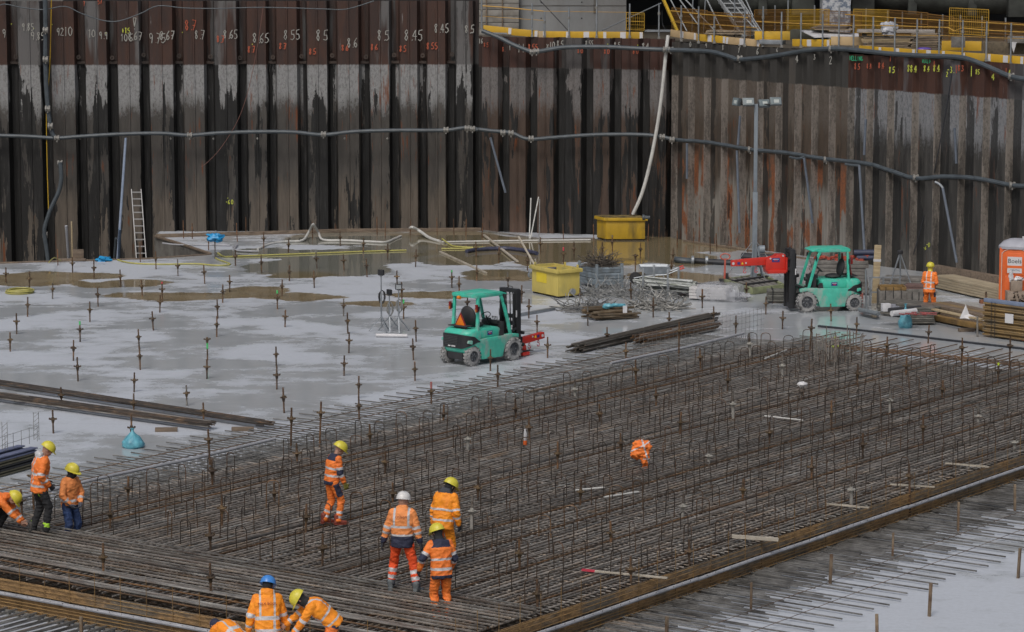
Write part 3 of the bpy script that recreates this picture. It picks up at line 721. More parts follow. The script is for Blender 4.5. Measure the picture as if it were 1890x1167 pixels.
# hairpins: 860 mm pitch along the mat, about 1 m across
hp = []
row = 0; w = -42.65
while w < WB - .4:
    u = 43.2 + (.43 if row % 2 else 0)
    while u < UB - .2:
        
            if rnd.random() > .05: hp.append((u + rnd.uniform(-.16, .16), w + rnd.uniform(-.12, .12)))
            u += .86
    w += 1.02; row += 1
hp += [(43.3 + rnd.random() * .3 + k * .9, -42.9 + rnd.uniform(0, .5)) for k in range(4)]
def hairpin(mb, u, w, h, ang, hw=.13, tilt=0):
    d = Vector((WX, WY, 0)); d = Matrix.Rotation(ang, 3, 'Z') @ d
    c = uw(u, w, 0); t = Vector((rnd.uniform(-1, 1), rnd.uniform(-1, 1), 0)) * tilt
    pts = [c - d * hw + Vector((0, 0, .35)), c - d * hw + Vector((0, 0, h - .07)) + t]
    for k in range(1, 6):
        a_ = math.pi * k / 6; pts.append(c - d * hw * math.cos(a_) * (1 - .12 * math.sin(a_)) + Vector((0, 0, h - .07 + .08 * math.sin(a_) ** .7)) + t)
    pts += [c + d * hw + Vector((0, 0, h - .07)) + t, c + d * hw + Vector((0, 0, .35))]
    mb.path(pts, .0105, 5)
hp.sort(key=lambda t: uw(*t).y); rest = MB()
for i, (u, w) in enumerate(hp):
    h = 1.17 + rnd.uniform(-.10, .06); ang = rnd.gauss(0, .3)
    if i < 100:
        mb = MB(); hairpin(mb, u, w, h, ang, .13, .03); mb.build('hairpin_bar', REBARR if rnd.random() < .12 else HAIR, rmat, fix=False)
    else: hairpin(rest, u, w, h, ang, .13, .03)
tag(rest.build('hairpin_bars', HAIR, rmat, fix=False), None, None, kind='stuff')
# column cage group near the far corner
mb = MB()
for k in range(46):
    p = at(rnd.uniform(1500, 1600), rnd.uniform(655, 680), .6); mb.tube((p.x, p.y, .4), (p.x, p.y, 1.25 + rnd.uniform(-.15, .2)), .012, 5); mb.tube((p.x - .02, p.y, 1.2), (p.x + .1, p.y, 1.22), .012, 5)
tag(mb.build('coupler_bars', REBARG, rmat, fix=False), None, None, kind='stuff')
# ================================================================ PEOPLE
def ring(mb_rings, c, ax, ay): mb_rings.append((Vector(c), Vector(ax), Vector(ay)))
def loft(mb, rings, n=16, p=2.3):
    vs = []
    for c, ax, ay in rings:
        for i in range(n):
            t = 2 * math.pi * i / n; ct, st = math.cos(t), math.sin(t)
            vs.append(c + ax * (abs(ct) ** (2 / p) * (1 if ct >= 0 else -1)) + ay * (abs(st) ** (2 / p) * (1 if st >= 0 else -1)))
    k = len(rings); fs = []
    for i in range(k - 1):
        for j in range(n): fs.append((i * n + j, i * n + (j + 1) % n, (i + 1) * n + (j + 1) % n, (i + 1) * n + j))
    fs += [tuple(range(n - 1, -1, -1)), tuple(range((k - 1) * n, k * n))]
    mb.add(vs, fs)
def capsule(mb, a, b, ra, rb, n=12, flat=None):
    a = Vector(a); b = Vector(b); d = (b - a); L_ = d.length
    if L_ < 1e-5: return
    d.normalize(); up = Vector((0, 0, 1)) if abs(d.z) < .9 else Vector((0, 1, 0)); y = up.cross(d).normalized(); z = d.cross(y); rs = []
    for k in range(4, 0, -1): t = math.pi / 2 * k / 4.3; rs.append((a - d * ra * math.sin(t), ra * math.cos(t)))
    rs.append((a, ra)); rs.append((b, rb))
    for k in range(1, 5): t = math.pi / 2 * k / 4.3; rs.append((b + d * rb * math.sin(t), rb * math.cos(t)))
    loft(mb, [(c, y * r, z * r) for c, r in rs], n, 2.0)
def ik(a, b, l1, l2, pole):
    a = Vector(a); b = Vector(b); d = b - a; L_ = min(d.length, (l1 + l2) * .999); d.normalize(); b = a + d * L_
    x = (l1 * l1 - l2 * l2 + L_ * L_) / (2 * L_); h = math.sqrt(max(0, l1 * l1 - x * x)); pole = Vector(pole); pole = pole - d * pole.dot(d)
    if pole.length < 1e-5: pole = Vector((0, 1, 0))
    return a + d * x + pole.normalized() * h, b
def remesh(mb, name, mats, parent, voxel, smooth, colf=None, wr=0.0, wsc=7.0, seed=0):
    me = bpy.data.meshes.new(name); me.from_pydata(mb.v, [], mb.f); ob = bpy.data.objects.new(name, me); COL.objects.link(ob)
    bm = bmesh.new(); bm.from_mesh(me); bmesh.ops.recalc_face_normals(bm, faces=bm.faces); bm.to_mesh(me); bm.free()
    r = ob.modifiers.new('r', 'REMESH'); r.mode = 'VOXEL'; r.voxel_size = voxel
    s_ = ob.modifiers.new('s', 'SMOOTH'); s_.factor = .6; s_.iterations = smooth
    dg = bpy.context.evaluated_depsgraph_get(); dg.update(); nm = bpy.data.meshes.new_from_object(ob.evaluated_get(dg)); bpy.data.objects.remove(ob)
    nm.name = name; nm.materials.clear()
    for m in mats: nm.materials.append(m)
    if wr > 0:
        nor = [v.normal.copy() for v in nm.vertices]
        for v, n_ in zip(nm.vertices, nor):
            q = v.co * wsc; q.z *= 1.7
            k = 1 - abs(mnoise.noise(q + Vector((seed * 3.1, 0, 0)))) * 3.2
            v.co += n_ * (wr * k + wr * .8 * mnoise.noise(v.co * 19))
    if colf:
        nm.polygons.foreach_set('material_index', [colf(p.center) for p in nm.polygons])
    nm.polygons.foreach_set('use_smooth', [True] * len(nm.polygons)); nm.update()
    o = bpy.data.objects.new(name, nm); COL.objects.link(o); o.parent = parent; return o
def seg_t(c, a, b):
    d = b - a; t = max(0, min(1, (c - a).dot(d) / d.length_squared)); return t, (c - (a + d * t)).length

def helmet(parent, c, M, m):
    mb = MB(); vs = []; n = 24; rings = []
    for k in range(9):
        ph = math.pi / 2 * k / 8.0; z = -.012 + .135 * math.sin(ph) ** .95; r = math.cos(ph) ** .8 if k < 8 else .02
        rings.append((Vector((0, -.005, z)), Vector((.128 * r, 0, 0)), Vector((0, .152 * r, 0))))
    # rim and peak
    rim = []
    for i in range(n):
        t = 2 * math.pi * i / n; ct, st = math.cos(t), math.sin(t); pk = max(0, st) ** 3 * .055
        rim.append(Vector((.138 * ct, (.162 + pk) * st - .005, -.022 - .018 * max(0, st) ** 2 + .0)))
    base = MB(); loft(base, rings, n, 2.0)
    o = len(base.v); inner = [Vector((p.x * .93, p.y * .93 if p.y < 0 else p.y * .75, -.012)) for p in rim]
    base.add(rim + inner + [p + Vector((0, 0, .008)) for p in rim], [(i, (i + 1) % n, n + (i + 1) % n, n + i) for i in range(n)] + [(2 * n + i, n + i, n + (i + 1) % n, 2 * n + (i + 1) % n) for i in range(n)] + [(i, 2 * n + i, 2 * n + (i + 1) % n, (i + 1) % n) for i in range(n)])
    for x in (-.03, 0, .03): base.path([Vector((x, .145 * math.cos(a_) - .005, -.012 + .137 * math.sin(a_))) for a_ in [math.pi * k / 14 for k in range(2, 13)]], .006, 5)
    base.v = [tuple(M @ Vector(v) + c) for v in base.v]
    return base.build('helmet', m, parent, smooth=True)

def hand(mb, wrist, d, palm_n, s=1.0, curl=.5, glove=0.0, side=1):
    """palm + 4 unequal fingers + thumb; d: hand direction, palm_n: palm normal"""
    d = d.normalized(); palm_n = (palm_n - d * palm_n.dot(d)).normalized(); lat = d.cross(palm_n) * side
    pc = wrist + d * .045 * s
    loft(mb, [(wrist - d * .01, lat * (.028 + glove), palm_n * (.021 + glove)), (wrist + d * .03 * s, lat * (.038 + glove), palm_n * (.016 + glove)), (wrist + d * .085 * s, lat * (.043 + glove), palm_n * (.014 + glove))], 10)
    for k, (off, ln) in enumerate(((-.033, .062), (-.011, .074), (.011, .078), (.033, .070))):
        p = wrist + d * .083 * s + lat * off * 1.15; a_ = 0; r = .0088 + glove * .7
        for j, f_ in enumerate((.45, .32, .23)):
            a_ += curl * (.7 + .15 * k * (j > 0)); q = p + (d * math.cos(a_) + palm_n * math.sin(a_)) * ln * s * f_
            capsule(mb, p, q, r, r * .93, 8); p = q; r *= .93
    p = wrist + d * .03 * s + lat * .036; q = p + (d * .6 + lat * .7 + palm_n * .35).normalized() * .042 * s; q2 = q + (d * .9 + lat * .1 + palm_n * .5).normalized() * .034 * s
    capsule(mb, p, q, .012 + glove * .7, .010 + glove * .7, 8); capsule(mb, q, q2, .010 + glove * .7, .0085 + glove * .7, 8)

def person(label, loc, rz, h=1.78, pose=None, torso=None, arm=None, leg=None, jm=(HVO,), tm=(HVO,), hel=HYEL, glove=None, boot=BOOT, hood=None, head_cover=None, cov_mat=BLKC,
           jlen=.0, collar=0, writing=None, seed=0, bulk=1.0, group=None, hips=None):
    pose = pose or {}; S = h / 1.8; root = thing('person', label, 'person', loc, rz, group)
    lean = R(pose.get('lean', 4)); side = R(pose.get('side', 0)); tw = R(pose.get('twist', 0))
    hip = Vector(pose.get('hip', (0, 0, .93))) * S
    Ms = Matrix.Rotation(tw, 3, 'Z') @ Matrix.Rotation(-lean, 3, 'X') @ Matrix.Rotation(side, 3, 'Y')
    ux, uy, uz = Ms @ Vector((1, 0, 0)), Ms @ Vector((0, 1, 0)), Ms @ Vector((0, 0, 1))
    curve = R(pose.get('curve', 6)); up2 = (Matrix.Rotation(tw, 3, 'Z') @ Matrix.Rotation(-(lean + curve), 3, 'X') @ Matrix.Rotation(side, 3, 'Y')) @ Vector((0, 0, 1))
    waist = hip + uz * .16 * S; chest = waist + (uz + up2).normalized() * .22 * S; neck = chest + up2 * .155 * S
    fy2 = up2.cross(ux) * -1; fy2 = ux.cross(up2) * -1
    fwd = up2.cross(ux).normalized()   # forward at the chest
    if fwd.dot(uy) < 0: fwd = -fwd
    hp_, hy_, hr_ = R(pose.get('hpitch', 8)), R(pose.get('hyaw', 0)), R(pose.get('hroll', 0))
    Mh = Matrix.Rotation(tw + hy_, 3, 'Z') @ Matrix.Rotation(-hp_, 3, 'X') @ Matrix.Rotation(hr_, 3, 'Y')
    hc = neck + up2 * .035 * S + (Mh @ Vector((0, .035, .100))) * S
    sh = [chest + up2 * .080 * S + ux * .175 * S * s_ for s_ in (-1, 1)]
    hj = [hip + ux * .095 * S * s_ - Vector((0, 0, .02)) for s_ in (-1, 1)]
    feet = [Vector(p) * S for p in pose.get('feet', ((-.12, 0, 0), (.12, 0, 0)))]; fyaw = pose.get('fyaw', (8, -8))
    ank = [p + Vector((0, -.03, .085)) for p in feet]
    knee = []
    for i in range(2):
        k_, a2 = ik(hj[i], ank[i], .44 * S, .42 * S, pose.get('kpole', ((-.1, 1, 0), (.1, 1, 0)))[i]); knee.append(k_); ank[i] = a2
    dh = ((-.26, .06, .82), (.26, .06, .82)); hands = [Vector(p) * S for p in pose.get('hands', dh)]
    elb = []; wr_ = []
    for i in range(2):
        e_, w_ = ik(sh[i], hands[i], .29 * S, .255 * S, pose.get('epole', ((-.5, -1, -.2), (.5, -1, -.2)))[i]); elb.append(e_); wr_.append(w_)
    # ---- body: one continuous surface
    b = MB(); capsule(b, neck - up2 * .05 * S, hc - (Mh @ Vector((0, .03, .03))) * S, .058 * S, .054 * S)
    def H(x, y, z): return hc + (Mh @ Vector((x, y, z))) * S
    def hb(c, r, n=14, m=10): b.blob(H(*c), [v * S for v in r], n, m, M=Mh)
    hb((0, -.005, .02), (.078, .098, .098)); hb((0, .03, -.045), (.060, .068, .070)); hb((0, .050, -.085), (.034, .034, .026))
    hb((0, .072, .015), (.058, .028, .020), 10, 6); b.add([H(-.013, .088, .02), H(.013, .088, .02), H(.017, .092, -.026), H(-.017, .092, -.026), H(0, .092, .022), H(0, .122, -.022)], [(0, 1, 4), (0, 4, 5, 3), (1, 2, 5, 4), (3, 5, 2), (0, 3, 2, 1)])
    hb((0, .093, -.055), (.024, .012, .010), 8, 6)
    for s_ in (-1, 1): hb((.079 * s_, -.005, -.008), (.010, .020, .032), 8, 6); hb((.042 * s_, .072, -.025), (.022, .018, .02), 8, 6)
    loft(b, [(hip - uz * .06 * S, ux * .15 * S, uy * .10 * S), (hip + uz * .03 * S, ux * .16 * S, uy * .11 * S), (waist, ux * .135 * S, uy * .095 * S), (chest, ux * .165 * S, fwd * .11 * S), (chest + up2 * .10 * S, ux * .16 * S, fwd * .095 * S), (neck, ux * .06 * S, fwd * .06 * S)])
    for i in range(2):
        capsule(b, sh[i], elb[i], .052 * S, .042 * S); capsule(b, elb[i], wr_[i], .042 * S, .028 * S)
        capsule(b, hj[i], knee[i], .085 * S, .055 * S); capsule(b, knee[i], ank[i], .056 * S, .040 * S)
        capsule(b, ank[i], ank[i] + Vector((0, .12, -.05)) * S, .04, .03)
        fd = (wr_[i] - elb[i]).normalized(); pn = Vector(pose.get('palm', ((1, .2, 0), (-1, .2, 0)))[i])
        if glove is None: hand(b, wr_[i], (fd + Vector(pose.get('hdir', (0, 0, 0)))).normalized(), pn, S, .45, 0, 1 if i else -1)
    remesh(b, 'body', [SKIN], root, .0075, 4)
    if pose.get('face', 0):
        e_ = MB()
        for s_ in (-1, 1): e_.blob(H(.031 * s_, .083, .003), [.011 * S, .007 * S, .006 * S], 8, 6, M=Mh)
        e_.build('eyes', EYEM, root, smooth=True)
        e_ = MB(); e_.blob(H(0, .104, -.055), [.021 * S, .005 * S, .005 * S], 8, 6, M=Mh); e_.build('lips', SKINL, root, smooth=True)
    # ---- jacket
    j = MB(); B_ = bulk; hem = hip - uz * (.10 + jlen) * S
    hx, hy2 = (.185 * B_, .145 * B_)
    loft(j, [(hem, ux * hx * S * 1.0, uy * hy2 * S), (hip, ux * hx * S * 1.03, uy * hy2 * S * 1.02), (waist, ux * .18 * B_ * S, uy * .140 * B_ * S), (chest - up2 * .02, ux * .205 * B_ * S, fwd * .155 * B_ * S),
             (chest + up2 * .075 * S, ux * .19 * B_ * S, fwd * .13 * B_ * S), (chest + up2 * .125 * S, ux * .145 * S, fwd * .105 * S), (neck + up2 * (.01 + collar) * S, ux * .075 * S, fwd * .075 * S)], 20, 2.5)
    for i in range(2):
        capsule(j, sh[i] - ux * .015 * (1 if i else -1), elb[i], .078 * B_ * S, .066 * B_ * S); capsule(j, elb[i], wr_[i] - (wr_[i] - elb[i]).normalized() * .02, .066 * B_ * S, .048 * B_ * S)
    if hood:
        j.blob(neck - fwd * .075 * S + up2 * .005, [.125 * S, .075 * S, .075 * S], 14, 8, .15, Matrix.Rotation(tw, 3, 'Z') @ Matrix.Rotation(-(lean + R(25)), 3, 'X'), seed)
        j.blob(neck - fwd * .09 * S - up2 * .07 * S, [.10 * S, .05 * S, .08 * S], 12, 8, .15, Mh, seed)
    bk = torso or (lambda t, x, f: 0); ar = arm or (lambda t, f: 0)
    def colj(c):
        best = 9; kind = None
        ax_t = (c - hem).dot(uz if (c - waist).dot(uz) < 0 else up2); 
        tt, dt = seg_t(c, hem, waist); t2, d2 = seg_t(c, waist, neck)
        if dt < d2: dT = dt; t_ = tt * (waist - hem).length
        else: dT = d2; t_ = (waist - hem).length + t2 * (neck - waist).length
        tot = (waist - hem).length + (neck - waist).length
        x = (c - (hem if dt < d2 else waist)).dot(ux); f_ = (c - waist).dot(fwd)
        dT2 = abs(x) / (.205 * B_ * S)
        for i in range(2):
            ta, da = seg_t(c, sh[i], elb[i]); tb, db = seg_t(c, elb[i], wr_[i])
            if min(da, db) < .085 * B_ * S and (abs(x) > .172 * B_ * S or min(da, db) + .03 < dT * .72):
                t = ta * .53 if da < db else .53 + tb * .47
                if min(da, db) < best: best = min(da, db); kind = (t, (c - elb[i]).dot(fwd))
        if kind: return ar(*kind)
        return bk(t_ / tot, x / (.2 * S), f_)
    remesh(j, 'jacket', list(jm), root, .0105, 3, colj, .008, 7, seed)
    # ---- trousers
    tr = MB(); loft(tr, [(hip - Vector((0, 0, .10)) * S, ux * .165 * S, uy * .125 * S), (hip, ux * .165 * S, uy * .125 * S), (hip + uz * .08 * S, ux * .15 * S, uy * .115 * S)])
    cuff = pose.get('cuff', .02)
    for i in range(2):
        a3 = ank[i] + (knee[i] - ank[i]).normalized() * (cuff) * S
        capsule(tr, hj[i] + Vector((0, 0, -.02)), knee[i], .100 * S, .078 * S); capsule(tr, knee[i], a3, .078 * S, .066 * S)
        capsule(tr, a3, a3 + (knee[i] - ank[i]).normalized() * .09, .074 * S, .062 * S)
    lg = leg or (lambda t, s_: 0)
    def colt(c):
        best = 9; r_ = 0
        for i in range(2):
            ta, da = seg_t(c, hj[i], knee[i]); tb, db = seg_t(c, knee[i], ank[i])
            if min(da, db) < best: best = min(da, db); r_ = lg(ta * .5 if da < db else .5 + tb * .5, (c - hj[i]).dot(ux) * (1 if i else -1))
        return r_
    remesh(tr, 'trousers', list(tm), root, .0105, 3, colt, .008, 8, seed + 5)
    for i in range(2):
        bt = MB(); My = Matrix.Rotation(R(fyaw[i]), 3, 'Z'); p = ank[i] - Vector((0, 0, .085)) * 1.0
        def q(x, y, z): return p + My @ Vector((x, y, z))
        X_ = My @ Vector((1, 0, 0)); Z_ = Vector((0, 0, 1))
        loft(bt, [(q(0, -.075, .045), X_ * .030, Z_ * .03), (q(0, -.055, .05), X_ * .042, Z_ * .045), (q(0, .03, .055), X_ * .046, Z_ * .05), (q(0, .12, .042), X_ * .052, Z_ * .038), (q(0, .19, .034), X_ * .044, Z_ * .028), (q(0, .215, .03), X_ * .025, Z_ * .018)], 12)
        capsule(bt, q(0, -.02, .07), q(0, -.02, .17), .052, .058)
        bt.box(q(0, .065, .010), (.10, .28, .02), M=My)
        bt.build('boot', boot, root, smooth=True)
        if glove is not None:
            g = MB(); fd = (wr_[i] - elb[i]).normalized(); pn = Vector(pose.get('palm', ((1, .2, 0), (-1, .2, 0)))[i]); hand(g, wr_[i], (fd + Vector(pose.get('hdir', (0, 0, 0)))).normalized(), pn, S * 1.05, .5, .006, 1 if i else -1)
            capsule(g, wr_[i] - fd * .05, wr_[i] + fd * .02, .042, .036); remesh(g, 'glove', [glove], root, .006, 2)
    if head_cover:
        g = MB(); g.blob(hc + (Mh @ Vector((0, -.012, .0))) * S, [.088 * S, .104 * S, .106 * S], 16, 12, M=Mh); capsule(g, neck - up2 * .02, hc - (Mh @ Vector((0, .0, .05))) * S, .088 * S, .082 * S)
        if head_cover == 'snood': g.blob(hc + (Mh @ Vector((0, .05, -.07))) * S, [.07 * S, .062 * S, .055 * S], 14, 10, M=Mh)
        remesh(g, 'balaclava' if head_cover == 'snood' else 'hair', [cov_mat], root, .012, 2)
    if hel is not None:
        Hc = hc + (Mh @ Vector((0, .0, .042))) * S; helmet(root, Hc, Mh @ Matrix.Rotation(R(-6), 3, 'X'), hel)
    if writing:
        txt, size, m, up_, dx = writing
        me = text_mb(txt, size); me.materials.clear(); me.materials.append(m)
        zc = up2; xc = ux; nc = -fwd; Mt = Matrix((xc, zc, nc)).transposed(); c0 = chest + up2 * up_ * S - fwd * (.160 * B_ * S) + ux * dx
        for v in me.vertices:
            p = Vector(v.co); cx = p.x; v.co = c0 + Mt @ Vector((p.x, p.y, 0)) + nc * (.016 - (cx + dx) ** 2 * 1.0) + nc * (.004 if p.z > 0 else 0)
        o = bpy.data.objects.new('lettering', me); COL.objects.link(o); o.parent = root
    return root
def bands(*rs): return lambda t: any(a <= t <= b for a, b in rs)
# place: origin of a person = between the feet
MZ = MT + .03
def face_dir(dx, dy): return math.atan2(-dx, dy)     # local +Y looks along (dx, dy)
# worker with dark blue yoke walking across the mat
def t_yoke(t, x, f):
    if t > .80: return 2
    if t < .13: return 2
    return 1 if (.28 < t < .35 or .50 < t < .57) else 0
def a_yoke(t, f):
    if .30 < t < .40 or .58 < t < .67: return 1
    return 2 if .40 <= t <= .58 else 0
def l_two(t, s_): return 1 if (.76 < t < .82 or .88 < t < .94) else 0
p = at(613, 967, MZ)
person('worker in yellow helmet and orange suit with navy shoulders standing alone mid mat', (p.x, p.y, p.z), face_dir(.85, .5), 1.73, dict(lean=6, curve=10, hpitch=28, hyaw=-10, feet=((-.13, -.08, 0), (.13, .10, 0)), hands=((-.24, .12, .86), (.20, .20, .86)), epole=((-.4, -1, 0), (.4, -1, 0))),
       t_yoke, a_yoke, lambda t, s_: (2 if (.05 < t < .38 and s_ > .07) else l_two(t, s_)), jm=(HVO, REFL, NAVC), tm=(HVO, REFL, NAVC), glove=GLOVEY, boot=mat('red_brown_boot', (.25, .05, .03), .7), seed=1, bulk=.95)
# white helmet
def t_white(t, x, f):
    if t < .30: return 2
    if .30 <= t < .355 or .50 < t < .56: return 1
    if t > .50 and .52 < abs(x) < .72: return 1
    return 0
def a_white(t, f):
    if t > .82: return 2
    return 1 if (.44 < t < .53 or .62 < t < .70) else 0
def l_white(t, s_):
    if t > .86: return 2
    return 1 if (.62 < t < .70 or .76 < t < .84) else 0
p = at(743, 1092, MZ)
person('worker in white helmet and red orange trousers standing with his back turned', (p.x, p.y, p.z), face_dir(.12, 1), 1.87, dict(lean=2, curve=6, hpitch=6, hyaw=-14, feet=((-.22, .10, 0), (.26, -.05, 0)), fyaw=(8, -22), hands=((-.36, .0, .80), (.34, .0, .78)), cuff=.06),
       t_white, a_white, l_white, jm=(HVP, REFL, NAVC), tm=(HVR, REFL, GRYC), hel=HWHT, glove=GLOVE, boot=BOOTG, seed=2, bulk=1.04, jlen=.03, collar=.05, head_cover='hair', cov_mat=SKIN, writing=('colsen', .085, mat('brown_print', (.22, .06, .03), .8), .02, 0))
# amber hooded jacket
def t_hood(t, x, f):
    return 1 if (.22 < t < .28 or .47 < t < .53) else (2 if (t > .965 and f < -.02) else 0)
def a_hood(t, f): return 1 if (.42 < t < .50 or .68 < t < .76) else 0
p = at(818, 1052, MZ)
person('worker in amber hooded suit and yellow helmet standing behind the navy shouldered colleague', (p.x, p.y, p.z), face_dir(.45, .9), 1.80, dict(lean=10, curve=14, hpitch=26, hyaw=-28, feet=((-.12, 0, 0), (.12, .05, 0)), hands=((-.26, .10, .84), (.27, .12, .86))),
       t_hood, a_hood, None, jm=(HVY, REFL, GRYC), tm=(HVY, REFL), glove=GLOVE, hood=True, head_cover='hair', seed=3, bulk=1.06, jlen=.05)
# in front: navy yoke, yellow helmet, seen from behind
def t_y2(t, x, f):
    if t > .80: return 2
    if t < .09: return 2
    return 1 if (.22 < t < .29 or .46 < t < .52) else 0
p = at(815, 1146, .35)
person('worker with navy yoke and yellow helmet standing nearest behind the strip of bars', (p.x, p.y, p.z), face_dir(-.35, .95), 1.80, dict(lean=5, curve=10, hpitch=18, hyaw=22, feet=((-.10, 0, 0), (.12, -.03, 0)), hands=((-.36, .16, .92), (.24, .18, .90)), epole=((-.8, -.8, 0), (.5, -1, 0))),
       t_y2, a_yoke, lambda t, s_: (1 if (.74 < t < .79 or .86 < t < .91) else 0), jm=(HVO, REFL, NAVC), tm=(HVO, REFL, NAVC), glove=GLOVE, boot=mat('red_boot', (.45, .06, .03), .7), head_cover='hair', seed=4, bulk=1.0, jlen=.05)
# blue helmet, from behind, cut by the frame
def t_blue(t, x, f):
    if .40 < t < .465 or .13 < t < .19: return 1
    if t > .46 and .50 < abs(x) < .66: return 1
    if t < .42 and .45 < x < .63 and f < 0: return 1
    return 0
def a_blue(t, f): return 1 if (.46 < t < .55 or .80 < t < .88) else 0
p = at(495, 1262, 0.35)
person('worker in blue helmet with his back turned at the bottom edge', (p.x, p.y, p.z), face_dir(-.12, 1), 1.84, dict(lean=10, curve=10, hpitch=22, hyaw=-18, feet=((-.12, 0, 0), (.12, .0, 0)), hands=((-.30, .10, .86), (.33, .16, .84))),
       t_blue, a_blue, None, jm=(HVY, REFL), tm=(HVY,), hel=HBLU, hood=True, head_cover='hair', seed=5, bulk=1.08, jlen=.06, writing=('MAX BOGL', .062, mat('dark_red_print', (.25, .03, .02), .8), -.03, 0))
# bending worker
def t_bend(t, x, f):
    if .42 < t < .48 or .16 < t < .21: return 1
    if t > .46 and .42 < abs(x) < .60: return 1
    return 0
p = at(604, 1250, .45)
person('worker in yellow helmet bending forward beside the blue helmeted one', (p.x, p.y, p.z), face_dir(-1, -.12), 1.80, dict(lean=42, curve=18, hpitch=54, hyaw=-6, hip=(.0, -.10, .93), feet=((-.16, .05, 0), (.16, -.12, 0)), hands=((-.10, .66, .62), (.12, .72, .82)), epole=((-.6, -.2, -1), (.6, -.2, -1))),
       t_bend, a_blue, lambda t, s_: (1 if t < .06 else 0), jm=(HVY, REFL, NAVC), tm=(HVO, NAVC), head_cover='hair', seed=6, bulk=1.04, jlen=-.02)
# low crouching worker, only the hooded back shows at the bottom edge
p = at(432, 1235, .30)
person('crouching worker of whom only the amber back shows at the bottom edge', (p.x, p.y, p.z), face_dir(-.6, .6), 1.78, dict(lean=60, curve=22, hpitch=80, hip=(.0, -.15, .52), feet=((-.16, .0, 0), (.16, -.15, 0)), hands=((-.2, .62, .2), (.2, .62, .2)), kpole=((-.3, 1, .5), (.3, 1, .5))),
       lambda t, x, f: (1 if (abs(abs(x) - .5) < .08 or .4 < t < .46) else 0), a_blue, None, jm=(HVY, REFL), tm=(HVY,), hel=None, head_cover='hair', cov_mat=NAVC, seed=7)
# left group
def t_tall(t, x, f):
    if .16 < t < .225 or .46 < t < .525: return 1
    if t > .16 and .28 < abs(x) < .44 and f < 0: return 1
    if t > .95 and f < -.02: return 1
    return 0
def a_tall(t, f): return 1 if (.44 < t < .53 or .72 < t < .80) else 0
def l_tall(t, s_):
    if t < .20 and -.02 < s_ < .055: return 1
    if .84 < t < .93 and s_ > .0: return 1
    return 0
p = at(75, 984, MZ)
person('tall worker in orange hooded jacket and black trousers with lime patches', (p.x, p.y, p.z), face_dir(.93, .35), 1.91, dict(lean=4, curve=8, hpitch=30, hyaw=-4, feet=((-.10, -.1, 0), (.12, .10, 0)), hands=((-.18, .16, .93), (.20, .14, .93))),
       t_tall, a_tall, l_tall, jm=(HVO, REFL), tm=(BLKC, LIME), glove=GLOVE, hood=True, seed=8, bulk=1.05, jlen=.05)
p = at(130, 1008, .32)
person('shorter worker in black balaclava with orange jacket and dark blue overalls', (p.x, p.y, p.z), face_dir(.72, -.6), 1.72, dict(lean=2, curve=4, hpitch=10, hyaw=14, face=1, feet=((-.14, .0, 0), (.14, .02, 0)), hands=((-.12, .20, .93), (.16, .20, .93)), epole=((-1, -.4, 0), (1, -.4, 0))),
       lambda t, x, f: (1 if .20 < t < .28 else (2 if (t < .10 and f > 0) else 0)), lambda t, f: (1 if .74 < t < .84 else 0), None, jm=(HVP, REFL, NAVC), tm=(BLUC,), glove=GRYC and mat('grey_glove', (.07, .08, .11), .8), head_cover='snood', seed=9, bulk=.98)
p = at(-14, 990, MZ - .1)
person('crouching worker in yellow helmet reaching down at the left edge', (p.x, p.y, p.z), face_dir(1, -.15), 1.78, dict(lean=62, curve=24, hpitch=52, hip=(.0, -.18, .60), feet=((-.16, .05, 0), (.16, -.18, 0)), hands=((-.14, .60, .30), (.08, .66, .28)), kpole=((-.3, 1, .6), (.3, 1, .6)), epole=((-.6, -.3, -1), (.6, -.3, -1)), face=1),
       lambda t, x, f: (1 if (.42 < t < .49 or .16 < t < .22) else 0), a_blue, None, jm=(HVO, REFL), tm=(BLKC,), hood=True, seed=10)
# far worker behind the timber stack
def t_far(t, x, f):
    if .16 < t < .22 or .44 < t < .50: return 1
    if t > .2 and .30 < abs(x) < .46 and f < 0: return 1
    return 0
p = at(1714, 585, 0)
person('distant worker in yellow helmet and orange suit facing the wall behind the board stack', (p.x, p.y, p.z), face_dir(.35, .9), 1.76, dict(lean=6, curve=8, hpitch=0, hyaw=10, feet=((-.13, 0, 0), (.13, .04, 0)), hands=((-.12, .26, 1.05), (.14, .26, 1.05)), epole=((-.4, -1, 0), (.4, -1, 0))),
       t_far, lambda t, f: 0, lambda t, s_: (1 if (.1 < t < .3 and s_ > .06) else 0), jm=(HVO, REFL), tm=(HVO, NAVC), head_cover='hair', cov_mat=HYEL, seed=11, bulk=.95, jlen=.04)
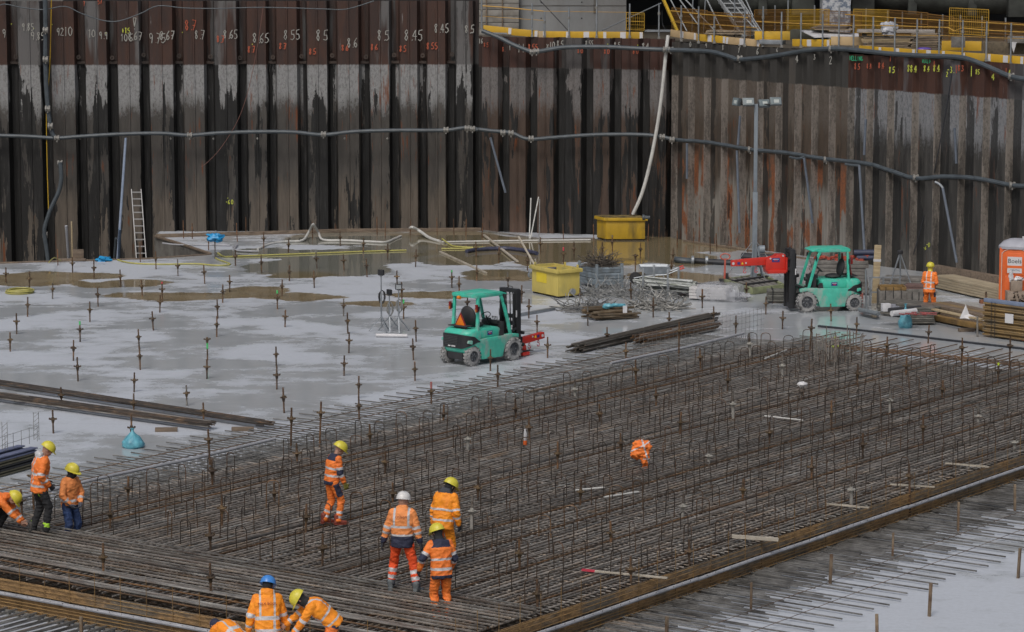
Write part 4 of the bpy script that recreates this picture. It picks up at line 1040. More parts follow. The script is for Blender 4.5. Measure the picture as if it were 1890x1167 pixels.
# ================================================================ ANCHOR RODS
def make_rod(name, label, cat, group, hh, pz, rodm, platem, tip=None, sleeve=None, r=.021):
    t = thing(name, label, cat, (0, 0, 0), 0, group)
    mb = MB(); mb.tube((0, 0, -.02), (0, 0, hh), r, 8); 
    for k in range(int(hh / .05)): mb.tube((0, 0, k * .05 + .01), (0, 0, k * .05 + .022), r * 1.18, 8)
    mb.build('rod', rodm, t, smooth=True)
    mb = MB(); mb.lathe([(.03, pz - .10), (.042, pz - .03), (.05, pz - .012), (.088, pz - .010), (.092, pz + .002), (.088, pz + .012), (.04, pz + .016), (.034, pz + .05), (.024, pz + .055)], n=12)
    for a in (0, math.pi): mb.box((math.cos(a + .4) * .085, math.sin(a + .4) * .085, pz + .012), (.03, .045, .04), rz=.4)
    mb.build('anchor_plate', platem, t, smooth=True)
    if tip:
        mb = MB(); mb.tube((0, 0, hh - tip[1]), (0, 0, hh + .003), r * 1.3, 8); mb.build('tip', tip[0], t, smooth=True)
    if sleeve:
        mb = MB(); mb.tube((0, 0, .0), (0, 0, pz - .10), r * 1.55, 10); mb.build('sleeve', sleeve, t, smooth=True)
    return t
def scatter(proto, pts, z, jit=.04, first=True):
    rr = random.Random(len(pts)); out = []
    for i, (px, py) in enumerate(pts):
        p = at(px, py, z if not callable(z) else z(px, py)); o = proto if i == 0 else copy_tree(proto)
        o.location = (p.x, p.y, 0); o.rotation_euler = (R(rr.uniform(-2.2, 2.2)), R(rr.uniform(-2.6, 2.6)), rr.uniform(0, 6.28)); s_ = rr.uniform(.86, 1.10); o.scale = (1, 1, s_)
        out.append(o)
    return out
PTIP_G = mat('green_tip', (.08, .55, .16), .6); PTIP_R = mat('pink_red_tip', (.62, .05, .09), .6); PTIP_Y = mat('lime_tip', (.55, .70, .05), .6)
GR = 'threaded anchor rods standing in the wet slab'
slab = [(11,523),(54,537),(173.5,516),(223,530),(134,503),(288,497),(263,547),(181,566),(166,595),(31,617),(295,577),(378,524),(434.5,490.5),(424,539),(411,559),(402,588),(283,610),(400,622),(19,649),(135.5,666),(257,644),(259,683),(144,704),
  (382,699.5),(247.5,724),(247,770),(114,752),(98.5,800),(376,782),(526,604),(510,676),(642,616),(644,652),(635,694),(768,631),(763,665),(766,703),(524.5,762.5),(662,735.5),(663,778),(905,685),(483,504),(534,519),(520.6,547),(532,470),(487,458),(628,454.5),(670.5,466),
  (635,499.5),(580,531.6),(677.5,511.6),(715.5,480),(767,493),(733,528),(742,557),(847.6,547),(879,475),(920.6,485),(880,519),(963,560),(976,588),(973.4,499.5),(997,467),(1059.5,480),(1181.6,478),(1242,487),(1239,510),(1149.5,529),(1165,557),(1112,475),
  (1378,552),(1413.5,580.5),(1205.5,586),(1070,562),(991.5,614),(1010.7,661),(1121,639),(1235.6,608),(1318,598),(1358,622),(1154.6,675),(1534,593),(1581,618.6),(1444,608),(1713,634),(51,585),(862.5,578),(918.6,719),(511,719)]
pr = make_rod('anchor_rod', 'rusty threaded anchor rod with round plate standing in the wet concrete slab', 'anchor rod', GR, .61, .37, ROD, PLATE)
scatter(pr, slab, 0)
pr = make_rod('anchor_rod', 'pale grout coated anchor rod with plate on the wet slab', 'anchor rod', 'grout coated anchor rods on the slab', .61, .37, RODGREY, PLATE)
scatter(pr, [(97,552),(328.5,510),(345,749),(634,584),(938,534),(585,495.6),(1085,602)], 0)
for (px, py), lab, tp in (((148,631), 'anchor rod with bright green tip on the left of the slab', (PTIP_G, .10)), ((299.5,555), 'anchor rod with pink tip beside a taller brown rod', (PTIP_R, .05)), ((512,571), 'anchor rod with green tip right of the slab middle row', (PTIP_G, .10)),
                         ((745,589), 'anchor rod with lime green tip just right of the small tripod lamps', (PTIP_G, .12)), ((834,532), 'anchor rod with green tip above the left forklift roof', (PTIP_G, .07)), ((1296,569), 'reddish anchor rod in front of the film wrapped stack', (RUST, .2)),
                         ((796,748), 'anchor rod with faded pink tip over the starter bars', (mat('faded_pink', (.4, .14, .13), .7), .17)), ((1040,488), 'anchor rod with red tip behind the light yellow skip', (PTIP_R, .12)), ((1130,465), 'anchor rod at the foot of the ochre yellow skip', (RODGREY, .05))):
    o = make_rod('anchor_rod', lab, 'anchor rod', None, .61, .37, ROD, PLATE, tip=tp); q = at(px, py); o.location = q
# capped tall one
o = make_rod('anchor_rod', 'anchor rod with its plate at the very top and a green painted stem', 'anchor rod', None, .66, .60, ROD, PLATE); o.location = at(383, 665)
mb = MB(); mb.tube((0, 0, .33), (0, 0, .52), .026, 8); mb.build('painted_stem', PTIP_G, o)
for px, py in ((1172.6, 507),):
    o = make_rod('anchor_rod', 'taller anchor rod with its plate at the very top right of the mesh box pallet', 'anchor rod', None, .72, .66, ROD, PLATE); o.location = at(px, py)
# rods rising through the mat
matrods = [(685,832),(550,860),(709,880),(816.5,783),(954,778),(1174.7,716),(1295.5,688),(1341.5,728),(1108,786),(1212.5,755),(1252,809),(1147,841),(979,819),(1029,873),(1494,634),(1635.5,657),(1776,672.6),(1581.5,719),(1670.5,699.5),(1736,739),(1593,854),
   (1421,829),(1535,798.5),(1704,823),(1681,916),(1068.5,941.5),(1129,1011),(960,1060),(1166,1082),(994,1137),(1273,1047),(507,934),(562,993),(594,1052),(881,929),(725,934),(234.5,934),(202,983),(410,980),(391,1024),(191,1070),(391,1106),(42,954),(393,903),(589,798),(536,807),(388,837),(1253,639),(1863,665),(62,915),(1370,929),(1497,891)]
pm_ = make_rod('anchor_rod', 'rusty anchor rod with plate rising through the reinforcement mat', 'anchor rod', 'anchor rods rising through the reinforcement mat', 1.20, .95, ROD, PLATE, r=.022)
scatter(pm_, matrods, .56)
pm2 = make_rod('anchor_rod', 'anchor rod with white plate and pale sleeve rising through the reinforcement mat', 'anchor rod', 'white sleeved anchor rods in the mat', 1.20, .92, RODGREY, mat('pale_plate', (.32, .31, .28), .8, 0, .2, 9), sleeve=mat('pale_sleeve', (.27, .26, .24), .8, 0, .2, 8), r=.026)
scatter(pm2, [(1061.6,742),(1385.5,666),(1444.7,706),(1354.6,783),(1642,773),(1805,791),(1874,841),(1256,968.5),(1306,868),(1571,944),(863,842),(870,990)], .50)
pm3 = make_rod('anchor_rod', 'anchor rod with lime painted nut in the mat near the right edge', 'anchor rod', None, 1.15, .95, ROD, PLATE, tip=(PTIP_Y, .06)); pm3.location = at(1842, 716, .5).xy.to_3d()
pm3 = make_rod('anchor_rod', 'anchor rod wrapped in lime tape among the tall coupler bars', 'anchor rod', None, 1.25, .98, ROD, mat('lime_tape', (.6, .8, .05), .5), tip=(PTIP_Y, .04)); pm3.location = at(1541, 672, .5).xy.to_3d()
pm3 = make_rod('anchor_rod', 'anchor rod capped with crumpled white cloth in the right half of the mat', 'anchor rod', None, 1.05, .9, RODGREY, RODGREY); pm3.location = at(1479, 751, .5).xy.to_3d()
mb = MB(); mb.blob((0, 0, 1.06), (.13, .09, .07), 12, 8, .35); mb.build('cloth_cap', WHITE, pm3, smooth=True)
# stakes
def make_stake(label, group, hh, w, m, cat='stake', name='stake'):
    mb = MB(); mb.box((0, 0, hh / 2 - .05), (w, w * .8, hh + .1)); o = mb.build(name, m, bevel=.004); tag(o, label, cat, group); return o
def place(proto, pts, z=0.0, cp=True):
    for i, (px, py) in enumerate(pts):
        q = at(px, py, z); o = proto if i == 0 else proto.copy()
        if i: COL.objects.link(o)
        o.location = q; o.rotation_euler = (R(random.uniform(-2, 2)), R(random.uniform(-2.5, 2.5)), random.uniform(0, 3)); o.scale = (1, 1, random.uniform(.88, 1.1))
place(make_stake('weathered stake standing in the bare slab below the near edge of the mat', 'stakes in the bare slab near the camera', .62, .055, mat('stake_wood', (.20, .15, .10), .8, 0, .25, 5, (.12, .07, .04), .55, .1, 4, orand=.25)), [(1532,1080),(1647,1033),(1768,985),(1873,947),(1619,1196),(1715,1138),(1879,1067.5),(1386,1130),(1230,1195),(151,1195)])
place(make_stake('thin rusty stake along the timber edging at the foot of the walls', 'thin stakes along the wall edging', .66, .032, RUST), [(696,433),(711,440),(757,434),(807,434),(838,434),(577,441),(1216,439),(1250,457),(1280,449),(1311,469),(1323,460),(1196,446),(1096,444),(1040,445),(1380,466),(890,440),(860,436),(339,440),(355,441),(385,462),(438,446),(454,430),(107,490),(259,484)])
# ================================================================ SLAB EDGING, BOARDS, HOSES
def board(name, label, cat, pts, w, h, m, z=.0, parent=None, grp=None):
    mb = MB()
    for a, b_ in zip(pts[:-1], pts[1:]): mb.beam((a[0], a[1], z + h / 2), (b_[0], b_[1], z + h / 2), w, h)
    o = mb.build(name, m, parent, bevel=.006)
    if parent is None: tag(o, label, cat, grp)
    return o
E1 = near_edge
P_ = lambda px, py, z=0: tuple(at(px, py, z))
board('edge_board', 'long weathered timber edging at the foot of the left wall', 'board', [P_(288, 439), P_(470, 434), P_(640, 429), P_(888, 427)], .10, .14, TIMB)
board('edge_board', 'thin timber edging along the sump behind the ladder', 'board', [P_(-10, 487), P_(120, 483), P_(275, 478.5), P_(389, 470.5)], .08, .05, TIMB)
board('edge_board', 'diagonal timber edging of the sump notch', 'board', [P_(388, 470), P_(340, 454), P_(287, 438)], .12, .07, TIMB)
board('edge_board', 'pale edging strip along the foot of the middle wall', 'board', [P_(890, 427), P_(1000, 443), P_(1098, 442)], .07, .06, TIMBG)
board('edge_board', 'dirty edging board along the foot of the right wall', 'board', [P_(1262, 446), P_(1420, 470), P_(1560, 489)], .08, .07, TIMB)
def hose(name, label, cat, pts, r, m, n=8, grp=None, parent=None, sub=4):
    """Catmull-Rom through world points"""
    pts = [Vector(p) for p in pts]; out = []
    for i in range(len(pts) - 1):
        p0 = pts[max(0, i - 1)]; p1 = pts[i]; p2 = pts[i + 1]; p3 = pts[min(len(pts) - 1, i + 2)]
        for k in range(sub):
            t = k / sub; out.append(.5 * ((2 * p1) + (p2 - p0) * t + (2 * p0 - 5 * p1 + 4 * p2 - p3) * t * t + (3 * p1 - p0 - 3 * p2 + p3) * t ** 3))
    out.append(pts[-1]); mb = MB(); mb.path(out, r, n); o = mb.build(name, m, parent, smooth=True)
    if parent is None: tag(o, label, cat, grp)
    return o
hose('flat_hose', 'white flat hose draped over a stake at the far edge of the slab', 'hose', [P_(476, 460, .03), P_(500, 450, .03), P_(530, 446, .04), P_(558, 444, .05), P_(570, 428, .25), P_(577, 415, .58), P_(580, 416, .56), P_(588, 430, .22), P_(597, 443, .05), P_(640, 444, .04), P_(680, 446, .04), P_(712, 447, .04), P_(728, 441, .03), P_(740, 436, .03)], .045, WHITEH)
hose('flat_hose', 'white flat hose rising over a rod at the middle of the far edge', 'hose', [P_(757, 421, .30), P_(762, 420, .34), P_(775, 427, .18), P_(792, 439, .06), P_(812, 446, .03)], .06, WHITEH)
hose('flat_hose', 'long straight white hose lying towards the middle wall', 'hose', [P_(815, 447, .03), P_(860, 446, .03), P_(920, 445, .03), P_(1000, 444, .03), P_(1090, 443, .03)], .035, WHITEH)
mb = MB(); a, b_ = at(812, 465, .03), at(897, 504, .03); mb.beam(a, b_, .09, .05); tag(mb.build('board', PALEB), 'pale batten lying diagonally in the puddle before the far edge', 'board')
mb = MB(); a, b_ = at(893, 450, .25), at(962, 484, .03); a = at(893, 434, .06); b_ = at(955, 483, .06); mb.beam(a, b_, .09, .05); tag(mb.build('board', PALEB), 'pale batten sloping down to the black hose', 'board')
mb = MB(); a = at(957, 452, .12); b_ = at(986, 505, .9); mb.beam(aty(957, 437, 105.2), aty(987, 490, 103.9), .06, .04); tag(mb.build('board', PALEB), 'long pale batten leaning on the light yellow skip', 'board')
for pts, lab in (([(973, 440, 0), (979, 392, None)], 'thin pale pole leaning at the middle wall'), ):
    pass
def lean(name, label, cat, p0, top, Y, r, m, grp=None, n=8):
    a = at(*p0); b_ = aty(top[0], top[1], Y if Y else a.y + .6); mb = MB(); mb.tube(a, b_, r, n); return tag(mb.build(name, m, smooth=True), label, cat, grp)
lean('pole', 'thin upright pale pole before the middle wall', 'pole', (977, 441, 0), (980, 366), 117.2, .025, WHITEH)
lean('pole', 'thin pale pole leaning to the right before the middle wall', 'pole', (979, 441, 0), (994, 364), 117.2, .025, WHITEH)
lean('pole', 'thin speckled pole right of the two pale poles at the middle wall', 'pole', (995, 467, 0), (996, 368), 113.5, .018, WIRE)
hose('hose', 'thick dark hose curving through the puddle behind the light yellow skip', 'hose', [P_(861, 464, .07), P_(880, 461, .07), P_(910, 459, .07), P_(940, 459, .07), P_(970, 463, .07), P_(991, 468, .07)], .075, mat('blue_black_hose', (.05, .055, .10), .5, 0, .4, 9))
hose('warning_tape', 'yellow tape stretched across the puddle at the far left', 'tape', [P_(60 + 30, 485, .5), P_(100, 476, .3), P_(112, 481, .1)], .02, YHOSE)
hose('hose', 'yellow hose looping over the slab left of the flat white hose', 'hose', [P_(217, 480, .03), P_(245, 486, .03), P_(300, 488, .03), P_(360, 487, .03), P_(400, 490, .03), P_(425, 488, .03), P_(405, 480, .03), P_(397, 476, .03)], .028, YHOSE)
hose('hose', 'straight yellow hose lying across the far puddle', 'hose', [P_(402, 467, .03), P_(415, 474, .03), P_(440, 473, .03), P_(520, 470, .03), P_(600, 467, .03), P_(680, 464, .03), P_(750, 462, .03)], .028, YHOSE)
hose('hose', 'bright yellow hose bending beside the flat white hose', 'hose', [P_(816, 441, .1), P_(828, 450, .04), P_(840, 455, .03), P_(870, 457, .03), P_(896, 457, .03)], .03, YHOSE)
hose('hose', 'yellow hose lying along the ochre puddle', 'hose', [P_(815, 459, .03), P_(850, 459, .03), P_(880, 458, .03)], .025, YHOSE)
mb = MB(); c = at(36, 541, 0)
for k in range(7):
    rr_ = .46 - .04 * (k % 4); mb.path([(c.x + rr_ * math.cos(t) + .03 * k % .05, c.y + rr_ * 1.1 * math.sin(t), .03 + .03 * (k // 2)) for t in [2 * math.pi * i / 22 for i in range(23)]], .022, 6)
tag(mb.build('hose_coil', YHOSE, smooth=True), 'coil of yellow hose lying on the far left of the slab', 'hose')
hose('pipe', 'grey white pipe with elbow lying behind the blue bag', 'pipe', [P_(430, 457, .05), P_(438, 452, .05), P_(433, 460, .05), P_(445, 463, .05), P_(476, 464, .05)], .035, LIGHTPIPE)
hose('pipe', 'thin grey pipe lying along the edging left of the blue bag', 'pipe', [P_(300, 449, .08), P_(330, 452, .05), P_(380, 452, .05), P_(425, 453, .05)], .03, LIGHTPIPE)
mb = MB(); mb.beam(at(955, 582, .05), at(1022, 570, .05), .14, .09); tag(mb.build('square_tube', GALV, bevel=.01), 'grey square tube lying on the slab left of the wire heaps', 'tube')
# ================================================================ LADDER, PIPES AT THE LEFT WALL
def ladder(label, a, b_, w, n, m, side, r=.022):
    t = thing('ladder', label, 'ladder', tuple(a)); a0 = Vector((0, 0, 0)); d = Vector(b_) - Vector(a); s_ = Vector(side).normalized() * w / 2
    for k in (-1, 1): mb = MB(); mb.beam(a0 + s_ * k, a0 + d + s_ * k, .07, .03, up=side); mb.build('stile', m, t)
    for i in range(n): p = a0 + d * ((i + .6) / n); mb = MB(); mb.beam(p - s_, p + s_, .04, .04); mb.build('rung', m, t)
    return t
a = at(265, 478, -.3); a = Vector((a.x + .1, 110.6, -.6)); b_ = aty(251.5, 350, 113.0)
ladder('aluminium ladder leaning in the sump before the left wall', a, b_, .36, 12, mat('ladder_aluminium', (.38, .38, .38), .5, .3, .1, 5), (1, 0, 0))
def wpipe(name, label, pts, r, m, parent=None, Y=None): return hose(name, label, 'pipe', [aty(x, y, Y if Y else yy) for x, y, yy in pts], r, m, 8, parent=parent)
LY = 117.75
# long air pipe round the walls, three runs with brackets
main = thing('pipeline', 'long dark pipeline hung in sagging spans along the left wall', 'pipe', (0, 0, 0))
def run(root, pts, Yf, r, m, name='pipe_run'):
    w = [aty(x, y, Yf(x)) for x, y in pts]; hose(name, None, None, w, r, m, 8, parent=root)
    return w
run(main, [(-20, 250), (50, 252), (105, 255), (150, 252), (230, 247.5), (300, 246.5), (348, 250), (400, 246), (470, 243.5), (540, 244), (595, 249), (650, 243.5), (720, 241), (800, 241), (830, 240), (860, 236), (882, 240)], lambda x: LY, .075, DULLPIPE)
CLAMP = mat('pipe_clamp', (.25, .245, .23), .6, .2, .25, 8)
def clamps(root, pts, Yf, r=.12):
    for x, y in pts:
        c = aty(x, y, Yf(x)); mb = MB(); mb.lathe([(r * .6, -.10), (r, -.09), (r, -.03), (r * .75, -.02), (r * .75, .03), (r, .04), (r, .10), (r * .6, .11)], c, 10, 'X'); mb.box(c + Vector((.0, .05, -.1)), (.05, .2, .12)); mb.build('pipe_clamp', CLAMP, root)
clamps(main, [(105, 255), (350, 250), (597, 248), (823, 240), (862, 237), (872, 238)], lambda x: LY)
small = MB()
for x in (148, 315, 394, 475, 636, 715, 233): c = aty(x, 256, LY + .1); small.blob(c, (.05, .05, .05), 6, 4)
tag(small.build('bolt_heads', CLAMP, main), None, None, kind='stuff')
m2 = thing('pipeline', 'dark pipeline hung along the middle wall behind the ochre yellow skip', 'pipe', (0, 0, 0))
def MY(x): return lerp(118.2, 116.1, (x - 890) / 355) - .35
run(m2, [(874, 238), (905, 241.5), (945, 246), (975, 257), (1030, 253.5), (1100, 249), (1170, 248.5), (1210, 251), (1240, 257)], MY, .075, DULLPIPE); clamps(m2, [(928, 245), (943, 246), (980, 256), (1222, 253), (1240, 258)], MY)
m3 = thing('pipeline', 'dark pipeline hung along the right wall sagging towards the toilet', 'pipe', (0, 0, 0))
def RYf(x):
    s_ = rw_s(x); return (R0 + dR * s_ + nR * .42).y
run(m3, [(1240, 258), (1300, 262), (1350, 270), (1393, 277), (1450, 282), (1520, 293), (1600, 302), (1640, 314), (1690, 329), (1740, 326), (1800, 329), (1868, 342), (1900, 343)], RYf, .075, DULLPIPE); clamps(m3, [(1385, 276), (1525, 295), (1690, 328), (1868, 342)], RYf)
m4 = thing('pipeline', 'upper dark pipeline along the top of the middle and right walls', 'pipe', (0, 0, 0))
def TY(x): return MY(x) if x < 1240 else RYf(x)
run(m4, [(890, 57), (920, 69), (950, 84), (982, 96), (996, 95), (1030, 89), (1060, 87), (1120, 87), (1180, 90), (1230, 92), (1290, 94), (1320, 97), (1350, 106), (1365, 110), (1410, 106), (1450, 100), (1490, 93), (1530, 90), (1560, 91), (1600, 95), (1650, 100), (1700, 103), (1760, 105), (1790, 110), (1830, 126), (1865, 141), (1900, 147)], TY, .085, DULLPIPE)
clamps(m4, [(982, 96), (990, 95), (1228, 92), (1238, 92), (1365, 108), (1534, 90), (1866, 141)], TY, .12)
m5 = thing('pipeline', 'vertical dark pipe with couplings running down the left wall', 'pipe', (0, 0, 0))
run(m5, [(83, -12), (84, 50), (84, 110), (86, 170), (91, 220), (96, 245), (103, 256)], lambda x: LY, .09, DULLPIPE, 'pipe_run'); run(m5, [(111, 300), (113, 330), (108, 355), (94, 385), (84, 415), (82, 432), (86, 460), (89, 485)], lambda x: 116.8, .085, DULLPIPE, 'pipe_run')
clamps(m5, [(84, 56), (84, 110), (88, 201), (93, 233), (111, 302), (83, 434)], lambda x: LY - .1, .13)
hose('hanging_cable', 'yellow cord hanging down the left wall beside the vertical pipe', 'cable', [aty(95, -5, 117.9), aty(92, 120, 117.9), aty(86, 200, 117.8), aty(87, 300, 117.8), aty(90, 400, 117.6)], .018, YELO)
hose('hanging_cable', 'thin grey cable sagging along the top of the left wall', 'cable', [aty(x, y, 117.9) for x, y in ((-5, 12), (10, 8), (40, 14), (80, 18), (120, 12), (150, 25), (190, 38), (220, 39), (260, 25), (292, 11), (340, 15), (400, 16), (470, 14), (540, 15), (600, 17), (640, 17), (690, 2))], .022, DULLPIPE)
hose('hanging_cable', 'thin pinkish cord hanging in a curve on the left wall', 'cable', [aty(x, y, 117.7) for x, y in ((486, 12), (476, 80), (460, 160), (440, 220), (410, 270), (385, 298), (372, 308))], .012, mat('pink_cord', (.17, .08, .065), .7))
lean('pipe', 'blue grey pipe leaning up the left wall above the pale tarpaulin', 'pipe', (217, 481, -.4), (232, 256), 117.8, .05, mat('blue_grey_pipe', (.22, .27, .36), .5, 0, .15, 4))
for x0, y0, x1, y1, lab in ((211, 478, 214, 440, 'short slanting pipe at the foot of the leaning blue pipe'),):
    lean('pipe', lab, 'pipe', (x0, y0, -.3), (x1, y1), 111.6, .05, DULLPIPE)
lean('post', 'short blue post standing by the sump edge', 'post', (219, 477, -.2), (221, 423), 110.4, .05, mat('slate_blue_post', (.14, .20, .30), .6, 0, .2, 4))
lean('pole', 'pale pole with yellow band leaning at the sump edge', 'pole', (127, 484, -.2), (122, 417), 109.5, .05, LIGHTPIPE)
lean('pole', 'thin wooden pole standing at the sump edge', 'pole', (134, 486, -.2), (132, 409), 109.5, .03, TIMBL)
mb = MB(); c = at(192, 482, 0); mb.blob(c + Vector((0, 0, .05)), (.30, .25, .10), 14, 8, .5, seed=3); tag(mb.build('tarpaulin', BLUE, smooth=True), 'crumpled blue plastic sheet on the sump edge', 'plastic sheet')
mb = MB(); c = at(143, 482, 0); mb.box(c + Vector((0, .2, .22)), (.40, .06, .36), rz=.2); mb.box(c + Vector((-.2, 0, .05)), (1.0, .3, .06)); tag(mb.build('board', TIMB, bevel=.01), 'grey board propped on the sump edge beside the poles', 'board')
# debris in the sump
t = thing('rebar_cluster', 'rusty starter bars and grey rubble in the sump notch', 'rebar', tuple(at(345, 472, -.9)))
mb = MB()
for k in range(22): x = random.uniform(-1.2, .9); y = random.uniform(.2, 2.2); mb.tube((x, y, -.8), (x + random.uniform(-.1, .1), y, random.uniform(.1, .75)), random.choice((.02, .03, .045)), 5)
mb.build('starter_bar', RUST, t)
mb = MB()
for k in range(14): mb.blob((random.uniform(-1.4, .9), random.uniform(.2, 2.6), random.uniform(-.5, .2)), (random.uniform(.1, .3),) * 3, 7, 5, .5, seed=k)
mb.build('rubble', CONCD, t)
# blue bag on a rod
o = make_rod('anchor_rod', 'bare anchor rod under the bright blue bag', 'anchor rod', None, .72, .68, RODGREY, PLATE); q = at(397, 478); o.location = q
mb = MB(); mb.blob((q.x, q.y, .78), (.24, .18, .14), 18, 12, .6, seed=2); mb.blob((q.x + .18, q.y, .72), (.10, .1, .10), 12, 8, .5, seed=5); mb.blob((q.x - .16, q.y, .74), (.12, .1, .12), 12, 8, .5, seed=6); tag(mb.build('plastic_bag', BLUE, smooth=True), 'bright blue plastic bag hung over a rod at the far left of the slab', 'bag')
# pale blue rubbish bag tied to a rod at lower left
o = make_rod('anchor_rod', 'anchor rod with the pale blue sack tied to it', 'anchor rod', None, .62, .30, ROD, PLATE); q = at(243, 812); o.location = q
def sack(label, c, h, w, seed, name='rubbish_bag'):
    mb = MB(); rs = []
    for k in range(12):
        f_ = k / 11; r_ = w * (math.sin(math.pi * min(1, (f_ * .92 + .12)) ** .7) ** .8 if f_ < .75 else lerp(.42, .10, (f_ - .75) / .17) if f_ < .92 else .22)
        r_ = w * [.85, 1.0, 1.0, .94, .84, .72, .58, .42, .26, .12, .10, .22][k]; rs.append((r_, h * f_))
    mb.lathe(rs, c, 22)
    vs = []
    for v in mb.v:
        p = Vector(v); k = mnoise.noise((p - Vector(c)) * 7 + Vector((seed, 0, 0))) * .12 + mnoise.noise((p - Vector(c)) * 17) * .05
        d = Vector((p.x - c[0], p.y - c[1], 0)); vs.append(tuple(p + d * k * 1.6 + Vector((0, 0, k * .25 * h))))
    mb.v = vs; return tag(mb.build(name, CYANB, smooth=True), label, 'rubbish bag')
q = at(245, 826); sack('pale blue rubbish bag standing on the slab at lower left', (q.x, q.y, 0), .47, .28, 3)
# vertical drop pipes on the right wall
for (x0, y0, x1, y1, yy0, yy1, lab) in ((1484, 292, 1500, 412, 110, 110, 'grey blue drop pipe left of the right forklift mast'), (1586, 305, 1596, 470, 107.2, 106.6, 'grey blue drop pipe standing behind the right forklift roof'), (1740, 347, 1766, 485, 104.3, 103.6, 'grey blue drop pipe slanting down above the long planks'),
                                     (1598, 220, 1595, 286, 107, 107, 'short upright grey pipe high on the right wall'), (1762, 236, 1765, 302, 103.9, 103.9, 'short upright grey pipe above the distant worker'), (1366, 214, 1362, 268, 112.6, 112.6, 'short grey pipe left of the floodlights'),
                                     (1360, 278, 1365, 430, 112.8, 112.4, 'drop pipe left of the floodlight mast'), (1268, 265, 1268, 330, 115, 115, 'thin drop pipe near the wall corner'), (905, 254, 933, 356, 117.6, 117.3, 'blue grey drop pipe slanting on the middle wall')):
    mb = MB(); mb.tube(aty(x0, y0, yy0 - .3), aty(x1, y1, yy1 - .3), .046, 8); tag(mb.build('pipe', mat('slate_pipe', (.125, .15, .19), .5, 0, .2, 4), smooth=True), lab, 'pipe')
hose('pipe', 'curved grey elbow under the pipeline above the planks', 'pipe', [aty(1726, 336, 104.2), aty(1734, 340, 104.1), aty(1741, 348, 104.0)], .045, GALV)
hose('pipe', 'curved grey branch pipe under the pipeline above the right forklift', 'pipe', [aty(1560, 303, 107.4), aty(1573, 305, 107.2), aty(1586, 306, 107.0)], .045, DULLPIPE)
hose('pipe', 'curved grey branch pipe right of the floodlight mast', 'pipe', [aty(1458, 290, 110.6), aty(1472, 293, 110.2), aty(1485, 290, 110.0)], .045, DULLPIPE)
hose('hose', 'long white hose hanging down the middle wall into the ochre yellow skip', 'hose', [aty(1233, 66, 116.2), aty(1229, 100, 116.0), aty(1222, 170, 115.9), aty(1212, 240, 115.8), aty(1198, 310, 115.7), aty(1184, 360, 115.6), aty(1168, 396, 115.6)], .07, WHITEH)
hose('hanging_cable', 'black cable hanging down the right wall behind the tripod', 'cable', [aty(x, y, RYf(x) + .05) for x, y in ((1757, 136), (1745, 210), (1730, 290), (1715, 360), (1700, 420), (1686, 470))], .018, BLACKH)
# rusty drain channel etc: dark floor pipes near the mast
hose('pipe', 'black pipe lying on the slab behind the red jib', 'pipe', [P_(1278, 481, .1), P_(1330, 484, .1), P_(1400, 487, .1), P_(1440, 487, .1)], .10, BLACKH)
mb = MB(); c = at(1278, 481, .12); mb.lathe([(.10, -.05), (.17, -.04), (.17, .05), (.12, .06)], c, 12, 'X'); mb.lathe([(.10, -.05), (.16, -.04), (.16, .05), (.12, .06)], c + Vector((.5, -.05, 0)), 12, 'X'); tag(mb.build('pipe_coupling', GALV, smooth=True), 'grey pipe coupling on the end of the black pipe', 'coupling')
hose('pipe', 'short grey pipe piece on the slab right of the puddle', 'pipe', [P_(1246, 479, .12), P_(1262, 481, .1), P_(1275, 482, .08)], .11, DULLPIPE)
hose('pipe', 'thick dark pipe lying at the wall behind the mast', 'pipe', [P_(1370, 473, .12), P_(1400, 475, .12), P_(1450, 478, .12)], .13, BLACKH)
# ================================================================ REBAR STOCK ON THE SLAB
def bundle(label, a, b_, n, w, r, m, layers=2, name='bar_bundle', h0=.05, spread=.0, sleepers=True):
    t = thing(name, label, 'steel bars', tuple(a)); d = (b_ - a); s_ = Vector((-d.y, d.x, 0)).normalized(); rr = random.Random(int(a.x * 10) % 97)
    for k in range(n):
        o_ = s_ * (rr.random() - .5) * w; z = h0 + r + (k * layers // n) * r * 1.9; e = rr.uniform(-.25, .25); mb = MB()
        mid = d * .5 + o_ + Vector((0, 0, z)) + s_ * rr.uniform(-.03, .03); sp = s_ * (rr.random() - .5) * spread
        mb.path([o_ + Vector((0, 0, z)) + d.normalized() * e, mid, d + o_ + sp + Vector((0, 0, z)) + d.normalized() * e], r, 5); mb.build('steel_bar', m if rr.random() < .75 else REBARG, t, fix=False)
    return t
SB = mat('stock_bar', (.085, .070, .058), .45, .3, .35, 3, (.20, .13, .08), .6, .1, 1.5, orand=.3)
for q0, q1, lab, n in ((at(-120, 698), at(495, 792), 'farther long bundle of steel bars lying across the lower left of the slab', 16), (at(-120, 724), at(386, 794), 'nearer long bundle of steel bars lying across the lower left of the slab', 22)):
    bundle(lab, q0, q1, n, .42, .018, SB, 3, h0=.10)
for px, py, lab in ((46, 737, 'timber sleeper under the bars by the left edge'), (182, 754, 'timber sleeper under the farther bar bundle'), (307, 793, 'timber sleeper under the right end of the nearer bar bundle'), (448, 792, 'timber sleeper at the end of the farther bar bundle')):
    c = at(px, py, .05); mb = MB(); mb.box((0, 0, 0), (.55, .13, .10)); o = mb.build('sleeper', TIMB, bevel=.008); o.location = c; o.rotation_euler = (0, 0, ROT_U - .9); tag(o, lab, 'timber')
bundle('grey pile of long steel bars on the slab before the starter bars', at(1062, 652), at(1312, 594), 44, .55, .022, mat('grey_stock', (.13, .12, .10), .5, .2, .35, 4, (.07, .055, .04), .5, .15, 2, orand=.3), 6, h0=.03)
